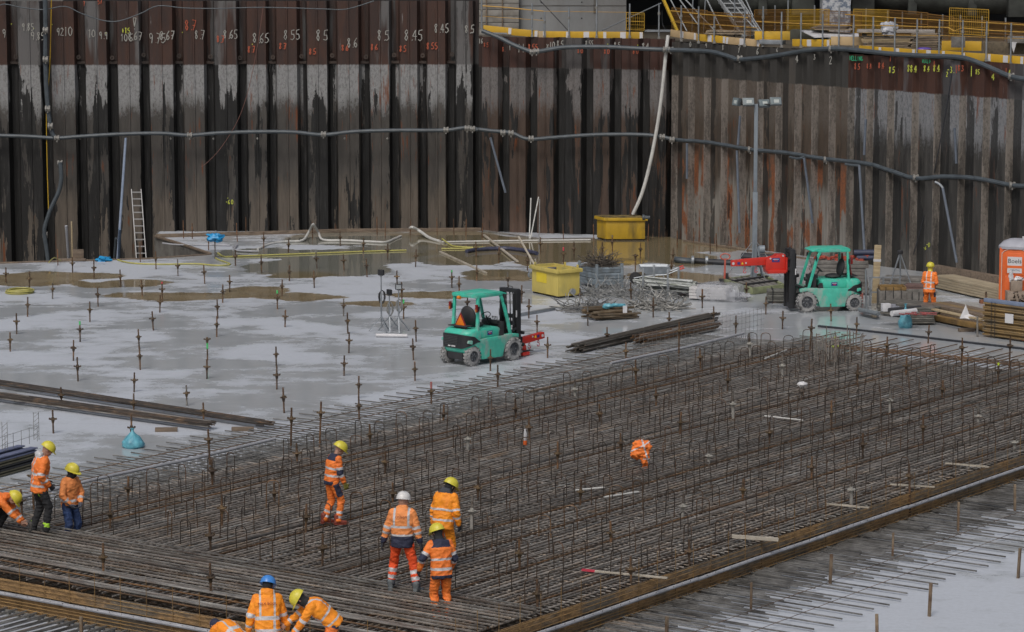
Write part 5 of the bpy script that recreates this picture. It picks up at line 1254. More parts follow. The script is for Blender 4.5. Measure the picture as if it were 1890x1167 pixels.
bundle('rusty brown pile of steel bars before the grey pile', at(1180, 638), at(1316, 610), 34, .42, .026, mat('brown_stock', (.17, .085, .03), .6, .1, .35, 4, (.07, .04, .02), .5, .15, 2, orand=.3), 5, h0=.05)
# dark formwork beam stack at the far left with standing wire
t = thing('beam_stack', 'stack of long dark formwork girders at the left edge', 'girders', tuple(at(0, 880)))
o0 = at(0, 880)
for k in range(4):
    for s_ in range(2):
        a_ = at(-90, 905 - k * 0, 0) - o0; b2 = at(64, 862, 0) - o0; off = Vector((-.33 * s_, .25 * s_, .02 + k * .115)); mb = MB()
        for zz, ww, hh in ((.02, .20, .04), (.055, .05, .05), (.09, .20, .03)): mb.beam(a_ + off + Vector((0, 0, zz)), b2 + off + Vector((0, 0, zz)), ww, hh)
        mb.build('girder', (BLACKR if k < 3 else mat('blue_grey_girder', (.14, .16, .26), .6, 0, .2, 3)) if k % 2 else mat('olive_girder', (.13, .12, .08), .7, 0, .3, 3), t, bevel=.004)
mb = MB(); a_ = at(-20, 880, 0) - o0; b2 = at(70, 850, 0) - o0
for z in (.62, .82): mb.tube(a_ + Vector((0, 0, z)), b2 + Vector((0, 0, z)), .006, 4)
for k in range(7): p = a_.lerp(b2, k / 6); mb.tube(p + Vector((0, 0, .45)), p + Vector((0, 0, .84)), .006, 4)
for f_ in (.33, .98):
    p = a_.lerp(b2, f_)
    for dx in (-.06, .06): mb.tube(p + Vector((dx, 0, .5)), p + Vector((dx, 0, 1.15)), .007, 4)
    for k in range(6): z = .5 + k * .105; mb.tube(p + Vector((-.06, 0, z)), p + Vector((.06, 0, z + .105)), .005, 4)
mb.build('wire_spacer', WIRE, t, fix=False)
# loose battens on the mat
for a_, b2, w_, h_, m, lab in (((1075, 1052, .72), (1232, 1067, .72), .055, .03, 'p', 'long thin batten with one pink end lying on the near edge of the mat'), ((1351, 990, .78), (1436, 996, .70), .10, .06, 'l', 'short thick batten lying on the near edge of the mat'), ((1524, 930, .72), (1604, 937, .72), .05, .03, 'l', 'thin batten right of the short thick one on the mat'),
                               ((1643, 894, .72), (1725, 899, .72), .045, .03, 'l', 'thin batten near the right end of the grout pipe'), ((1745, 855, .72), (1825, 862, .72), .045, .03, 'l', 'thin batten lying on the mat close to the right frame edge')):
    mb = MB(); A_, B2 = at(*a_), at(*b2); mb.beam(A_, B2, w_, h_)
    if m == 'p': mb.mat(1).beam(A_ + (B2 - A_) * -.005, A_ + (B2 - A_) * .15, w_ + .004, h_ + .004)
    tag(mb.build('batten', [PALEB, PTIP_R]), lab, 'batten')
for a_, b2, lab in (((1062, 905, .72), (1115, 900, .72), 'wet white strip lying on the middle of the mat'), ((1115, 918, .72), (1178, 908, .72), 'pale plastic tube lying on the middle of the mat'), ((1411, 768, .72), (1482, 776, .72), 'thin pale strip lying on the right half of the mat'), ((1412, 662, .72), (1452, 646, .72), 'pale tube lying at the far corner of the mat')):
    mb = MB(); mb.tube(at(*a_), at(*b2), .022, 6); tag(mb.build('tube', WHITEH, smooth=True), lab, 'tube')
# orange jacket hung on a hairpin
t = thing('hung_jacket', 'bright orange work jacket hung over bars in the middle of the mat', 'jacket', tuple(at(1184, 862, .64)))
mb = MB(); mb.blob((0, 0, .42), (.20, .15, .18), 20, 14, .30, seed=4); mb.blob((-.08, -.05, .33), (.15, .10, .14), 16, 10, .3, seed=8); mb.blob((.06, -.05, .27), (.11, .09, .20), 14, 10, .25, seed=9); mb.blob((.08, -.02, .10), (.06, .05, .17), 12, 8, .4, seed=12); mb.blob((-.10, .02, .45), (.10, .1, .08), 12, 8, .6, seed=14)
def hc_(c): return 1 if (abs(c.x - .10 + .3 * (c.z - .3)) < .018 or (abs(c.z - .20) < .014 and c.x > .03) or abs(c.z - .49 - .5 * c.x) < .014) else 0
remesh(mb, 'jacket_cloth', [HVO, REFL], t, .012, 3, hc_, .016, 6, 3)
# small bottle on a bar
t = thing('bottle', 'small clear bottle with orange cap end among the bars of the mat', 'bottle', tuple(at(969, 822, .65))); mb = MB(); mb.lathe([(.03, .10), (.04, .12), (.045, .28), (.02, .34), (.018, .38)], n=10); mb.build('bottle_body', WHITE, t, smooth=True); mb = MB(); mb.lathe([(.04, .0), (.05, .03), (.045, .11)], n=10); mb.build('cap', ORNG, t, smooth=True)
# ================================================================ FORKLIFTS
STK_R = mat('sticker_red', (.6, .05, .05), .5)
def stripes(o, x, y, z, w):
    mb = MB(); mb.box((x, y, z + .025), (w, .004, .018)); mb.build('sticker_line', PAPER, o); mb = MB(); mb.box((x, y, z - .02), (w * .6, .004, .022)); mb.build('sticker_line', STK_R, o)
XB = -1.08
def forklift(label, loc, rz, jib_mode):
    """+X forward, +Y left, origin on the ground midway between the axles"""
    t = thing('forklift', label, 'forklift', loc, rz); XF, XR = .80, -.80
    # chassis with front wheel arches
    mb = MB(); 
    for y0, y1 in ((-.56, -.40), (.40, .56)):
        out = [(-.48, .16), (.36, .16), (.40, .30), (.47, .46), (.60, .60), (.80, .68), (1.02, .64), (1.02, .74), (.80, .78), (.45, .76), (-.50, .74), (-1.0, .74), (-1.02, .66), (-.80, .60), (-.58, .48), (-.50, .32)]
        mb.prism(out, y0, y1)
    mb.box((-.05, 0, .45), (1.0, .82, .55)); mb.build('chassis', GREEND, t, bevel=.015)
    # engine hood / seat deck
    mb = MB(); mb.prism([(-.60, .74), (.22, .74), (.34, .80), (.30, .98), (.22, 1.02), (-.60, 1.02)], -.50, .50); mb.build('hood', GREEN, t, bevel=.03)
    for s_ in (-1, 1): mb = MB(); mb.prism([(-.52, .78), (.20, .78), (.24, .86), (.20, .97), (-.52, .97)], s_ * .503 - .006, s_ * .503 + .006); mb.build('side_panel', GREEN, t, bevel=.01)
    mb = MB()
    for s_ in (-1, 1): mb.prism([(.25, .72), (.42, .72), (.42, .84), (.36, .92), (.28, .92)], s_ * .50 - .03, s_ * .50 + .03)
    mb.build('step_recess', BLACKR, t)
    # counterweight: rounded in plan
    def cw(z0, z1, x1, x2, w, rr=.28):
        pts = [(x1, -w), (x2 + rr, -w)] + [(x2 + rr - rr * math.sin(a_), -w + rr - rr * math.cos(a_)) for a_ in [math.pi / 2 * k / 6 for k in range(1, 7)]]
        pts += [(x, -y) for x, y in reversed(pts)]; return pts
    mb = MB(); secs = [(.34, -.52, XB + .10, .50), (.42, -.52, XB + .03, .53), (.70, -.52, XB, .55), (.92, -.52, XB + .02, .55), (.99, -.52, XB + .07, .53), (1.03, -.54, XB + .14, .48)]
    vs = []; n = None
    for z, x1, x2, w in secs:
        pp = cw(0, 0, x1, x2, w); n = len(pp); vs += [(x, y, z) for x, y in pp]
    # wheel arch: lift the lower front corners
    fs = []
    for k in range(len(secs) - 1):
        for i in range(n): fs.append((k * n + i, k * n + (i + 1) % n, (k + 1) * n + (i + 1) % n, (k + 1) * n + i))
    fs += [tuple(range(n - 1, -1, -1)), tuple(range((len(secs) - 1) * n, len(secs) * n))]
    vs = [(x, y, z + (.24 if (z < .5 and x > XB + .26) else 0)) for x, y, z in vs]
    mb.add(vs, fs); cwo = mb.build('counterweight', GREEN, t, bevel=.02)
    # black grille shell wrapping the back and the sides of the counterweight
    def outl(q):
        """q in -1..1 round the plan outline, 0 = middle of the back"""
        w_ = .558; rr = .28; L1 = w_ - rr; L2 = rr * math.pi / 2; L3 = .24; tot = L1 + L2 + L3; d_ = abs(q) * tot; sg = 1 if q >= 0 else -1
        if d_ < L1: return XB - .008, sg * d_
        if d_ < L1 + L2: a_ = (d_ - L1) / rr; return XB - .008 + rr - rr * math.cos(a_), sg * (L1 + rr * math.sin(a_))
        return XB + rr + (d_ - L1 - L2), sg * (w_ + .004)
    NQ = 32; G_ = []
    for i in range(NQ + 1):
        q = -1 + 2 * i / NQ; x_, y_ = outl(q); a_ = abs(q); top = .90 - .16 * a_ ** 3; bot = .50 + .16 * max(0, a_ - .35) / .65 * 1.2
        if a_ > .8: top = lerp(top, .70, (a_ - .8) / .2); bot = lerp(bot, .66, (a_ - .8) / .2)
        G_.append((x_, y_, bot, top))
    for off in (0, .04):
        for x_, y_, b2, t2 in G_: mb_s = None
    mb = MB(); vs = [];
    for x_, y_, b2, t2 in G_: vs += [(x_ - .012, y_ * 1.012, b2), (x_ - .012, y_ * 1.012, t2), (x_ + .05, y_ * .93, t2), (x_ + .05, y_ * .93, b2)]
    fs = []
    for i in range(NQ):
        for k in range(4): fs.append((i * 4 + k, i * 4 + (k + 1) % 4, (i + 1) * 4 + (k + 1) % 4, (i + 1) * 4 + k))
    fs += [(0, 3, 2, 1), (NQ * 4, NQ * 4 + 1, NQ * 4 + 2, NQ * 4 + 3)]
    mb.add(vs, fs); gr = mb.build('grille', BLACK, t)
    mb = MB()
    for k in range(6): mb.box((XB - .026, .08, .60 + k * .045), (.014, .52, .016))
    mb.build('grille_slat', mat('grille_grey', (.07, .075, .08), .5), gr)
    mb = MB(); mb.box((XB + .16, 0, .27), (.20, .60, .20)); mb.box((-.80, 0, .30), (.20, .95, .14)); mb.build('rear_axle', BLACKR, t, bevel=.01)
    # wheels
    def wheel(x, y, r, w, nm):
        o = thing(nm, None, None, (x, y, r)); del_keys = [k for k in ('label', 'category') if k in o]; 
        for k in del_keys: del o[k]
        bpy.data.objects.remove(o)
        mb = MB(); mb.lathe([(r * .60, -w / 2), (r * .88, -w / 2), (r * .97, -w * .38), (r, -w * .2), (r, w * .2), (r * .97, w * .38), (r * .88, w / 2), (r * .60, w / 2)], (0, 0, 0), 30, 'Y', cap=False)
        for k in range(18):
            a_ = 2 * math.pi * k / 18
            for s_ in (-1, 1): mb.beam(Vector((math.cos(a_) * r * 1.0, s_ * w * .46, math.sin(a_) * r * 1.0)), Vector((math.cos(a_ + .16) * r * 1.012, s_ * w * .08, math.sin(a_ + .16) * r * 1.012)), .045, .035, up=(math.cos(a_), 0, math.sin(a_)))
        wo = mb.build('wheel', MUDTYRE, t, loc=(x, y, r), smooth=True)
        mb = MB(); mb.lathe([(.02, -w * .36), (r * .2, -w * .40), (r * .22, -w * .30), (r * .50, -w * .26), (r * .64, -w * .49), (r * .64, w * .49), (r * .50, w * .26), (r * .22, w * .30), (r * .2, w * .40), (.02, w * .36)], (0, 0, 0), 24, 'Y'); rim = mb.build('rim', DARKRIM, wo, smooth=True)
        mb = MB()
        for k in range(6):
            a_ = math.pi / 3 * k
            for s_ in (-1, 1): mb.tube((math.cos(a_) * r * .32, s_ * w * .22, math.sin(a_) * r * .32), (math.cos(a_) * r * .32, s_ * w * .31, math.sin(a_) * r * .32), .014, 6)
        tag(mb.build('wheel_nuts', GALV, wo), None, None, kind='stuff')
    for s_ in (-1, 1): wheel(XF, s_ * .49, .325, .22, 'w'); wheel(XR, s_ * .47, .27, .17, 'w')
    # overhead guard
    ZT = 1.96
    for s_ in (-1, 1):
        mb = MB(); pts = [(.74, s_ * .49, .74), (.64, s_ * .49, 1.10), (.46, s_ * .47, 1.70), (.36, s_ * .46, ZT - .06)]
        for a, b_ in zip(pts[:-1], pts[1:]): mb.beam(a, b_, .06, .09)
        mb.build('front_pillar', GREEN, t, bevel=.01)
        mb = MB(); mb.beam((-.62, s_ * .49, .74), (-.58, s_ * .48, 1.30), .07, .10); mb.beam((-.58, s_ * .48, 1.28), (-.56, s_ * .46, ZT - .05), .065, .09); mb.build('rear_pillar', GREEN, t, bevel=.01)
    mb = MB()
    for s_ in (-1, 1): mb.beam((-.64, s_ * .46, ZT - .02), (.42, s_ * .46, ZT - .02), .08, .09)
    mb.beam((-.62, -.46, ZT - .02), (-.62, .46, ZT - .02), .08, .09); mb.beam((.40, -.46, ZT - .02), (.40, .46, ZT - .02), .08, .09)
    mb.box((-.1, 0, ZT + .035), (1.06, .86, .02)); mb.prism([(.42, ZT - .03), (.62, ZT - .05), (.62, ZT - .02), (.42, ZT + .04)], -.46, .46)
    mb.build('overhead_guard', GREEN, t, bevel=.012)
    # seat, wheel, console
    mb = MB(); mb.blob((-.22, 0, 1.08), (.27, .25, .08), 14, 8); mb.build('seat', BLACKR, t, smooth=True)
    mb = MB(); mb.blob((-.47, 0, 1.34), (.10, .30, .30), 14, 10, M=Matrix.Rotation(R(-10), 3, 'Y')); mb.build('seat_back', BLACKR, t, smooth=True)
    mb = MB(); mb.tube((.42, 0, .95), (.24, 0, 1.28), .025, 8); mb.path([(.24 + .0 + .12 * math.sin(a_) * .7, .16 * math.cos(a_), 1.30 + .08 * math.sin(a_)) for a_ in [2 * math.pi * k / 18 for k in range(19)]], .014, 6); mb.build('steering_wheel', BLACK, t, smooth=True)
    mb = MB(); mb.box((.52, 0, .92), (.14, .80, .40)); mb.box((.44, 0, 1.10), (.14, .60, .10)); mb.build('dashboard', BLACKR, t, bevel=.02)
    mb = MB(); mb.box((.38, 0, .72), (.5, .9, .03)); mb.build('floor_plate', BLACKR, t)
    mb = MB()
    for k in range(4): mb.tube((.40, -.16 - k * .06, 1.12), (.34, -.16 - k * .06, 1.26), .009, 5); mb.blob((.34, -.16 - k * .06, 1.27), (.018,) * 3, 6, 5)
    tag(mb.build('levers', BLACK, t), None, None, kind='stuff')
    # mast
    MX = 1.24
    for s_ in (-1, 1):
        mb = MB(); mb.prism([(MX - .09, s_ * .30 - .045), (MX + .09, s_ * .30 - .045), (MX + .09, s_ * .30 - .02), (MX - .06, s_ * .30 - .02), (MX - .06, s_ * .30 + .02), (MX + .09, s_ * .30 + .02), (MX + .09, s_ * .30 + .045), (MX - .09, s_ * .30 + .045)], .10, 1.96, 'XY'); mb.build('mast_channel', BLACK, t, bevel=.004)
        mb = MB(); mb.beam((MX + .0, s_ * .22, .14), (MX + .0, s_ * .22, 1.90), .07, .10, up=(0, 1, 0)); mb.build('inner_channel', BLACKR, t, bevel=.004)
        mb = MB(); mb.tube((MX - .13, s_ * .26, .2), (MX - .13, s_ * .26, 1.3), .035, 10); mb.tube((MX - .13, s_ * .26, 1.3), (MX - .13, s_ * .26, 1.86), .02, 8); mb.build('lift_cylinder', BLACK, t, smooth=True)
        mb = MB(); mb.tube((.55, s_ * .33, .62), (MX - .1, s_ * .33, .86), .035, 10); mb.build('tilt_cylinder', BLACK, t, smooth=True)
    mb = MB(); mb.box((MX - .02, 0, 1.93), (.16, .68, .10)); mb.box((MX - .08, 0, 1.20), (.04, .64, .12)); mb.box((MX - .02, 0, .18), (.14, .64, .14)); mb.build('mast_crosshead', BLACK, t, bevel=.008)
    mb = MB()
    for y in (-.06, .06): mb.path([(MX - .05, y, .3), (MX - .05, y, 1.2), (MX - .10, y * 1.4, 1.84), (MX - .02, y * 1.3, 1.99), (MX + .05, y, 1.8), (MX + .06, y, 1.0)], .014, 6)
    mb.path([(MX - .08, -.14, 1.9), (MX - .02, -.12, 2.03), (MX, .05, 2.04), (MX - .06, .14, 1.92)], .012, 6); mb.build('hydraulic_hose', BLACK, t, smooth=True)
    mb = MB(); mb.box((MX - .10, .342, 1.28), (.05, .004, .20)); mb.box((MX - .10, -.348, 1.28), (.05, .004, .20)); tag(mb.build('decal', PAPER, t), None, None, kind='stuff')
    cz = .30 if jib_mode == 'low' else 1.30
    mb = MB(); mb.box((MX + .13, 0, cz + .08), (.05, .86, .09)); mb.box((MX + .13, 0, cz + .42), (.05, .86, .09))
    for y in (-.22, .22): mb.box((MX + .11, y, cz + .25), (.06, .08, .42))
    mb.build('carriage', BLACK, t, bevel=.006)
    for y in (-.25, .25):
        mb = MB(); fl = .5; zz = cz - .02 if jib_mode == 'high' else .14; mb.box((MX + .18, y, zz + .22), (.04, .11, .46)); mb.prism([(MX + .16, zz), (MX + .16 + fl, zz), (MX + .16 + fl, zz + .015), (MX + .16, zz + .045)], y - .055, y + .055); mb.build('fork', RED if jib_mode == 'high' else BLACK, t)
    # crane jib attachment
    jb = thing('x', None, None); bpy.data.objects.remove(jb)
    x0 = MX + .2
    if jib_mode == 'high':
        mb = MB(); mb.prism([(x0, cz - .04), (x0 + .60, cz - .04), (x0 + .64, cz + .02), (x0 + .64, cz + .38), (x0 + .32, cz + .46), (x0 + .26, cz + .52), (x0, cz + .52)], -.20, .20); mb.box((x0 + .30, 0, cz - .02), (.6, .62, .10)); jo = mb.build('jib_base', RED, t, bevel=.012)
        mb = MB(); mb.prism([(x0 + .3, cz + .18), (x0 + .3, cz + .44), (x0 + 1.3, cz + .39), (x0 + 1.76, cz + .34), (x0 + 1.76, cz + .16), (x0 + 1.1, cz + .17)], -.075, .075); mb.build('jib_beam', RED, t, bevel=.012)
        ax = (x0 + 1.70, cz + .25); hooks = [(x0 + 1.30, cz + .15), (x0 + .92, cz + .16)]; stx = x0 + .32; stz = cz + .35; sty = .205
    else:
        cz2 = .30
        mb = MB(); mb.prism([(x0, .05), (x0 + .22, .05), (x0 + .26, .16), (x0 + .24, .30), (x0 + .14, .40), (x0, .42)], -.22, .22); mb.box((x0 + .14, 0, .08), (.28, .66, .10)); mb.build('jib_base', RED, t, bevel=.012)
        mb = MB(); mb.prism([(x0 - .1, .30), (x0 - .1, .48), (x0 + 1.16, .58), (x0 + 1.18, .40), (x0 + .4, .32)], -.075, .075); mb.build('jib_beam', RED, t, bevel=.012)
        ax = (x0 + 1.08, .485); hooks = [(x0 + .98, .40), (x0 + .60, .36)]; stx = None
    for i, (hx, hz) in enumerate(hooks):
        mb = MB(); mb.path([(hx, 0, hz + .02), (hx, 0, hz - .06)], .014, 6); mb.path([(hx + .035 * math.cos(a_), 0, hz - .09 + .035 * math.sin(a_)) for a_ in [2 * math.pi * k / 10 for k in range(11)]], .011, 6)
        mb.path([(hx + .045 * math.sin(a_), 0, hz - .17 + .05 * math.cos(a_)) for a_ in [math.pi * (k / 8 * 1.5) for k in range(9)]], .014, 6); mb.build('hook', mat('hook_red', (.55, .10, .12), .5), t, smooth=True)
    for s_ in (-1, 1):
        mb = MB(); mb.tube((ax[0], s_ * .076, ax[1]), (ax[0], s_ * .085, ax[1]), .045, 10); mb.tube((ax[0] - .42, s_ * .076, ax[1] + .01), (ax[0] - .42, s_ * .083, ax[1] + .01), .03, 10); mb.build('pin', WHITE, t, smooth=True)
        mb = MB(); mb.box((ax[0] - .18, s_ * .079, ax[1] + .005), (.09, .006, .08)); mb.build('sticker', NAVY, t)
        mb = MB(); mb.prism([(ax[0] - .34, ax[1] - .03), (ax[0] - .26, ax[1] - .03), (ax[0] - .30, ax[1] + .05)], s_ * .079 - .003, s_ * .079 + .003); mb.build('sticker', YELB, t)
        if stx:
            mb = MB(); mb.box((stx, s_ * .204, stz), (.26, .006, .13)); o = mb.build('sticker', NAVY, t); stripes(o, stx, s_ * .209, stz, .20)
            mb = MB(); mb.tube((x0 + .50, s_ * .20, cz + .40), (x0 + .50, s_ * .212, cz + .40), .03, 10); mb.tube((x0 + .08, s_ * .20, cz + .48), (x0 + .08, s_ * .212, cz + .48), .03, 10); mb.build('pin', WHITE, t, smooth=True)
    # door stickers on the hood side, both sides
    for s_ in (-1, 1):
        mb = MB(); mb.box((-.12, s_ * .512, .88), (.20, .004, .12)); o = mb.build('sticker', NAVY, t)
        stripes(o, -.12, s_ * .516, .88, .15)
    mb = MB(); mb.box((XB - .028, .14, .555), (.004, .10, .035)); mb.box((XB - .028, -.02, .555), (.004, .16, .035)); mb.build('name_badge', PAPER, gr)
    # warning triangle, lamps, mirror, beacon
    mb = MB(); mb.prism([(-.26, 1.04), (.26, 1.04), (0, 1.48)], -.80, -.78, 'YZ'); tri = mb.build('warning_triangle', mat('dark_red', (.25, .02, .02), .5), t); tri.data.transform(Matrix.Identity(4))
    mb = MB(); mb.prism([(-.20, 1.07), (.20, 1.07), (0, 1.41)], -.806, -.798, 'YZ'); mb.build('reflector', mat('safety_orange', (.85, .22, .01), .4), tri)
    for s_ in (-1, 1):
        mb = MB(); mb.box((-.68, s_ * .53, 1.62), (.06, .07, .22)); lp = mb.build('rear_lamp', mat('red_lens', (.22, .02, .02), .25), t, bevel=.008); mb = MB(); mb.box((-.713, s_ * .53, 1.56), (.01, .05, .08)); mb.build('lens', mat('amber_lens', (.5, .18, .02), .2), lp)
        mb = MB(); mb.box((-.60, s_ * .53, 1.60), (.05, .05, .14)); mb.build('lamp_bracket', BLACK, t)
        mb = MB(); mb.blob((.50, s_ * .52, 1.72), (.03, .06, .09), 10, 8); mb.path([(.48, s_ * .47, 1.62), (.50, s_ * .52, 1.70)], .012, 6); mb.build('mirror', BLACK, t, smooth=True)
        mb = MB(); mb.tube((.80, s_ * .46, 1.06), (.88, s_ * .46, 1.06), .06, 10); mb.build('work_lamp', BLACK, t, smooth=True)
    mb = MB(); mb.tube((-.68, .12, 1.87), (-.68, .22, 1.87), .05, 10); mb.build('beacon', mat('amber_beacon', (.8, .25, .02), .3), t, smooth=True)
    mb = MB(); mb.tube((-.66, -.25, 1.07), (-.66, -.25, 1.12), .05, 10); mb.build('filler_cap', BLACKR, t, smooth=True)
    mb = MB(); mb.box((-.80, 0, 1.10), (.3, .7, .03)); mb.build('deck_plate', BLACKR, t, bevel=.008)
    return t
def place_fl(t, pr_, pf_, side):
    a = at(*pr_); b_ = at(*pf_); d = (b_ - a).normalized(); mid = (a + b_) / 2; left = Vector((-d.y, d.x, 0)); o = mid - left * side * .52
    t.location = (o.x, o.y, 0); t.rotation_euler = (0, 0, math.atan2(d.y, d.x))
f1 = forklift('green forklift seen from behind with an orange warning triangle and lowered red jib', (0, 0, 0), 0, 'low'); place_fl(f1, (881, 675), (939, 666), -1)
f2 = forklift('green forklift seen from the side with its red crane jib raised before the floodlight mast', (0, 0, 0), 0, 'high'); place_fl(f2, (1572, 574.5), (1493.5, 576.5), 1)
for f_ in (f1, f2): f_.scale = (.98, 1, 1)
# ================================================================ SKIPS, RACKS, HEAPS
def skip(label, corner, dx, dy, L_, W_, Hh, m, rib=False, loc_z=0):
    """corner: near corner; L_ along dx, W_ along dy (unit 2-D vectors)"""
    t = thing('skip', label, 'skip', (corner.x, corner.y, loc_z)); dx = Vector((*dx, 0)).normalized(); dy = Vector((*dy, 0)).normalized(); M = Matrix((dx, dy, Vector((0, 0, 1)))).transposed()
    def bx(mb, c, d): mb.box(M @ Vector(c), d, M=M)
    T = .03; mb = MB()
    bx(mb, (L_ / 2, T / 2, Hh / 2 + .03), (L_, T, Hh - .06)); bx(mb, (L_ / 2, W_ - T / 2, Hh / 2 + .03), (L_, T, Hh - .06)); bx(mb, (T / 2 - .002, W_ / 2, Hh / 2 + .03), (T, W_ - 2 * T - .002, Hh - .06)); bx(mb, (L_ - T / 2 + .002, W_ / 2, Hh / 2 + .03), (T, W_ - 2 * T - .002, Hh - .06)); bx(mb, (L_ / 2, W_ / 2, .08), (L_ - .07, W_ - .07, .03))
    mb.build('skip_body', m, t, bevel=.006)
    mb = MB(); bx(mb, (L_ / 2, -.03, Hh), (L_ + .14, .10, .12)); bx(mb, (L_ / 2, W_ + .03, Hh), (L_ + .14, .10, .12)); bx(mb, (-.03, W_ / 2, Hh + .002), (.10, W_ - .05, .12)); bx(mb, (L_ + .03, W_ / 2, Hh + .002), (.10, W_ - .05, .12)); mb.build('rim', m, t, bevel=.01)
    for x in (.12, L_ - .12): mb = MB(); bx(mb, (x, W_ / 2, .03), (.12, W_, .06)); mb.build('skid', BLACKR, t)
    return t, M, bx
c = at(1030, 551)
S1, M1_, bx1 = skip('light yellow open steel skip with a bright square patch standing on the slab', c, (-.52, .85), (.85, .52), 1.62, .84, .88, YEL)
mb = MB(); bx1(mb, (1.02, -.006, .58), (.62, .008, .32)); mb.build('painted_patch', YELB, S1)
mb = MB(); q = M1_ @ Vector((-.02, .52, .20)); mb = MB(); mb.tube(q, q + M1_ @ Vector((-.10, 0, 0)), .10, 14); mb.build('drain_spout', GALV, S1, smooth=True)
mb = MB(); q = M1_ @ Vector((1.62, .0, .6)); mb.tube(q, q + M1_ @ Vector((.12, 0, 0)), .10, 14); mb.build('drain_spout', GALV, S1, smooth=True)
for x, y in ((.1, .82), (1.5, .05), (.9, .84)): mb = MB(); bx1(mb, (x, y, .98), (.06, .06, .14)); mb.build('lifting_lug', YEL, S1, bevel=.01)
mb = MB()
for k in range(16): mb.blob(M1_ @ Vector((random.uniform(.35, 1.3), random.uniform(.3, .55), .55 + random.uniform(0, .18))), (random.uniform(.08, .2),) * 3, 7, 5, .5, seed=k)
mb.build('rubble_load', CONCD, S1)
c = at(1118, 444.5)
S2, M2_, bx2 = skip('ochre yellow steel skip with boarded top standing in the puddle at the middle wall', c, (-.42, .90), (.999, .03), .75, 1.50, .82, YELO)
mb = MB(); bx2(mb, (.37, .75, .895), (.85, 1.62, .03)); mb.build('top_board', mat('mossy_board', (.22, .16, .05), .8, 0, .3, 4, (.08, .06, .03), .5, .1, 5), S2)
mb = MB(); q = M2_ @ Vector((0, 1.58, .88)); mb.lathe([(.05, -.2), (.12, -.18), (.12, -.1), (.08, -.08), (.08, .10), (.04, .12)], q, 12, 'X'); mb.build('hose_coupling', DULLPIPE, S2, smooth=True)
# grey steel mesh-box pallet with rebar offcuts
t = thing('steel_box_pallet', 'grey ribbed steel box pallet full of rebar offcuts', 'box pallet', tuple(at(1101, 534))); dxv = Vector((-.48, .88, 0)).normalized(); dyv = Vector((.97, .24, 0)).normalized(); M = Matrix((dxv, dyv, Vector((0, 0, 1)))).transposed()
BXM = mat('blue_grey_steel', (.24, .29, .33), .5, .1, .2, 4, (.16, .18, .19), .55, .1, 3)
for (a, b_) in (((0, 0), (0, .88)), ((0, 0), (1.15, 0)), ((1.15, 0), (1.15, .88)), ((0, .88), (1.15, .88))):
    for k in range(3):
        A_ = M @ Vector((*a, 0)); B2 = M @ Vector((*b_, 0)); mb = MB(); z = .24 + k * .20
        mb.beam(A_ + Vector((0, 0, z)), B2 + Vector((0, 0, z)), .03, .18); mb.beam(A_ + Vector((0, 0, z + .03)), B2 + Vector((0, 0, z + .03)), .06, .05); mb.build('side_panel', BXM, t, bevel=.004)
for a in ((0, 0), (1.15, 0), (0, .88), (1.15, .88)): mb = MB(); mb.box(M @ Vector((*a, .42)), (.08, .08, .84), M=M); mb.build('corner_post', BXM, t, bevel=.006)
mb = MB(); mb.box(M @ Vector((.57, .44, .14)), (1.15, .88, .04), M=M); mb.build('base', BXM, t)
def wire_heap(label, c, rx, ry, h, n, r, m, name='wire_heap', seg=7, par=None, base=0, ln=.5, cat='scrap wire'):
    rr = random.Random(n + int(rx * 100)); mb = MB()
    for k in range(n):
        a_ = rr.uniform(0, 6.28); q = math.sqrt(rr.random()); p = Vector((math.cos(a_) * q * rx, math.sin(a_) * q * ry, 0)); p.z = base + rr.uniform(.02, 1) * h * max(.1, 1 - q * .8); d = Vector((rr.uniform(-1, 1), rr.uniform(-1, 1), rr.uniform(-.2, .2))).normalized(); pts = [p]
        cv = Vector((rr.uniform(-1, 1), rr.uniform(-1, 1), rr.uniform(-.6, .6))) * 1.5
        for s_ in range(seg): d = (d + cv * .45).normalized(); p = p + d * ln / seg; p.z = max(base + .01, p.z); pts.append(p.copy())
        mb.path(pts, r, 4)
    if par is not None: return mb.build(name, m, par, fix=False)
    o = mb.build(name, m, fix=False); o.location = c; return tag(o, label, cat)
wire_heap(None, None, .42, .36, .42, 170, .010, mat('offcut_bar', (.10, .085, .07), .6, .1, .3, 6), 'rebar_offcuts', par=t, base=.72, ln=.55).location = M @ Vector((.57, .44, 0))
wire_heap('tangle of grey tie wire lying before the box pallet', at(1120, 545), .95, .75, .40, 170, .011, WIRE, ln=.7)
wire_heap('heap of mesh scrap lying left of the dark timber pallet', at(1082, 572), .80, .8, .34, 130, .014, mat('dark_wire', (.20, .20, .195), .5, .2, .5, 9), ln=.6)
wire_heap('tangle of wire beneath the scaffold tube rack', at(1205, 548), 1.2, .7, .30, 150, .012, WIRE, ln=.6)
wire_heap('low heap of grey rebar ends right of the dark timber pallet', at(1212, 570), .85, .55, .34, 150, .020, mat('rebar_ends', (.26, .255, .24), .5, .2, .4, 8), ln=.55)
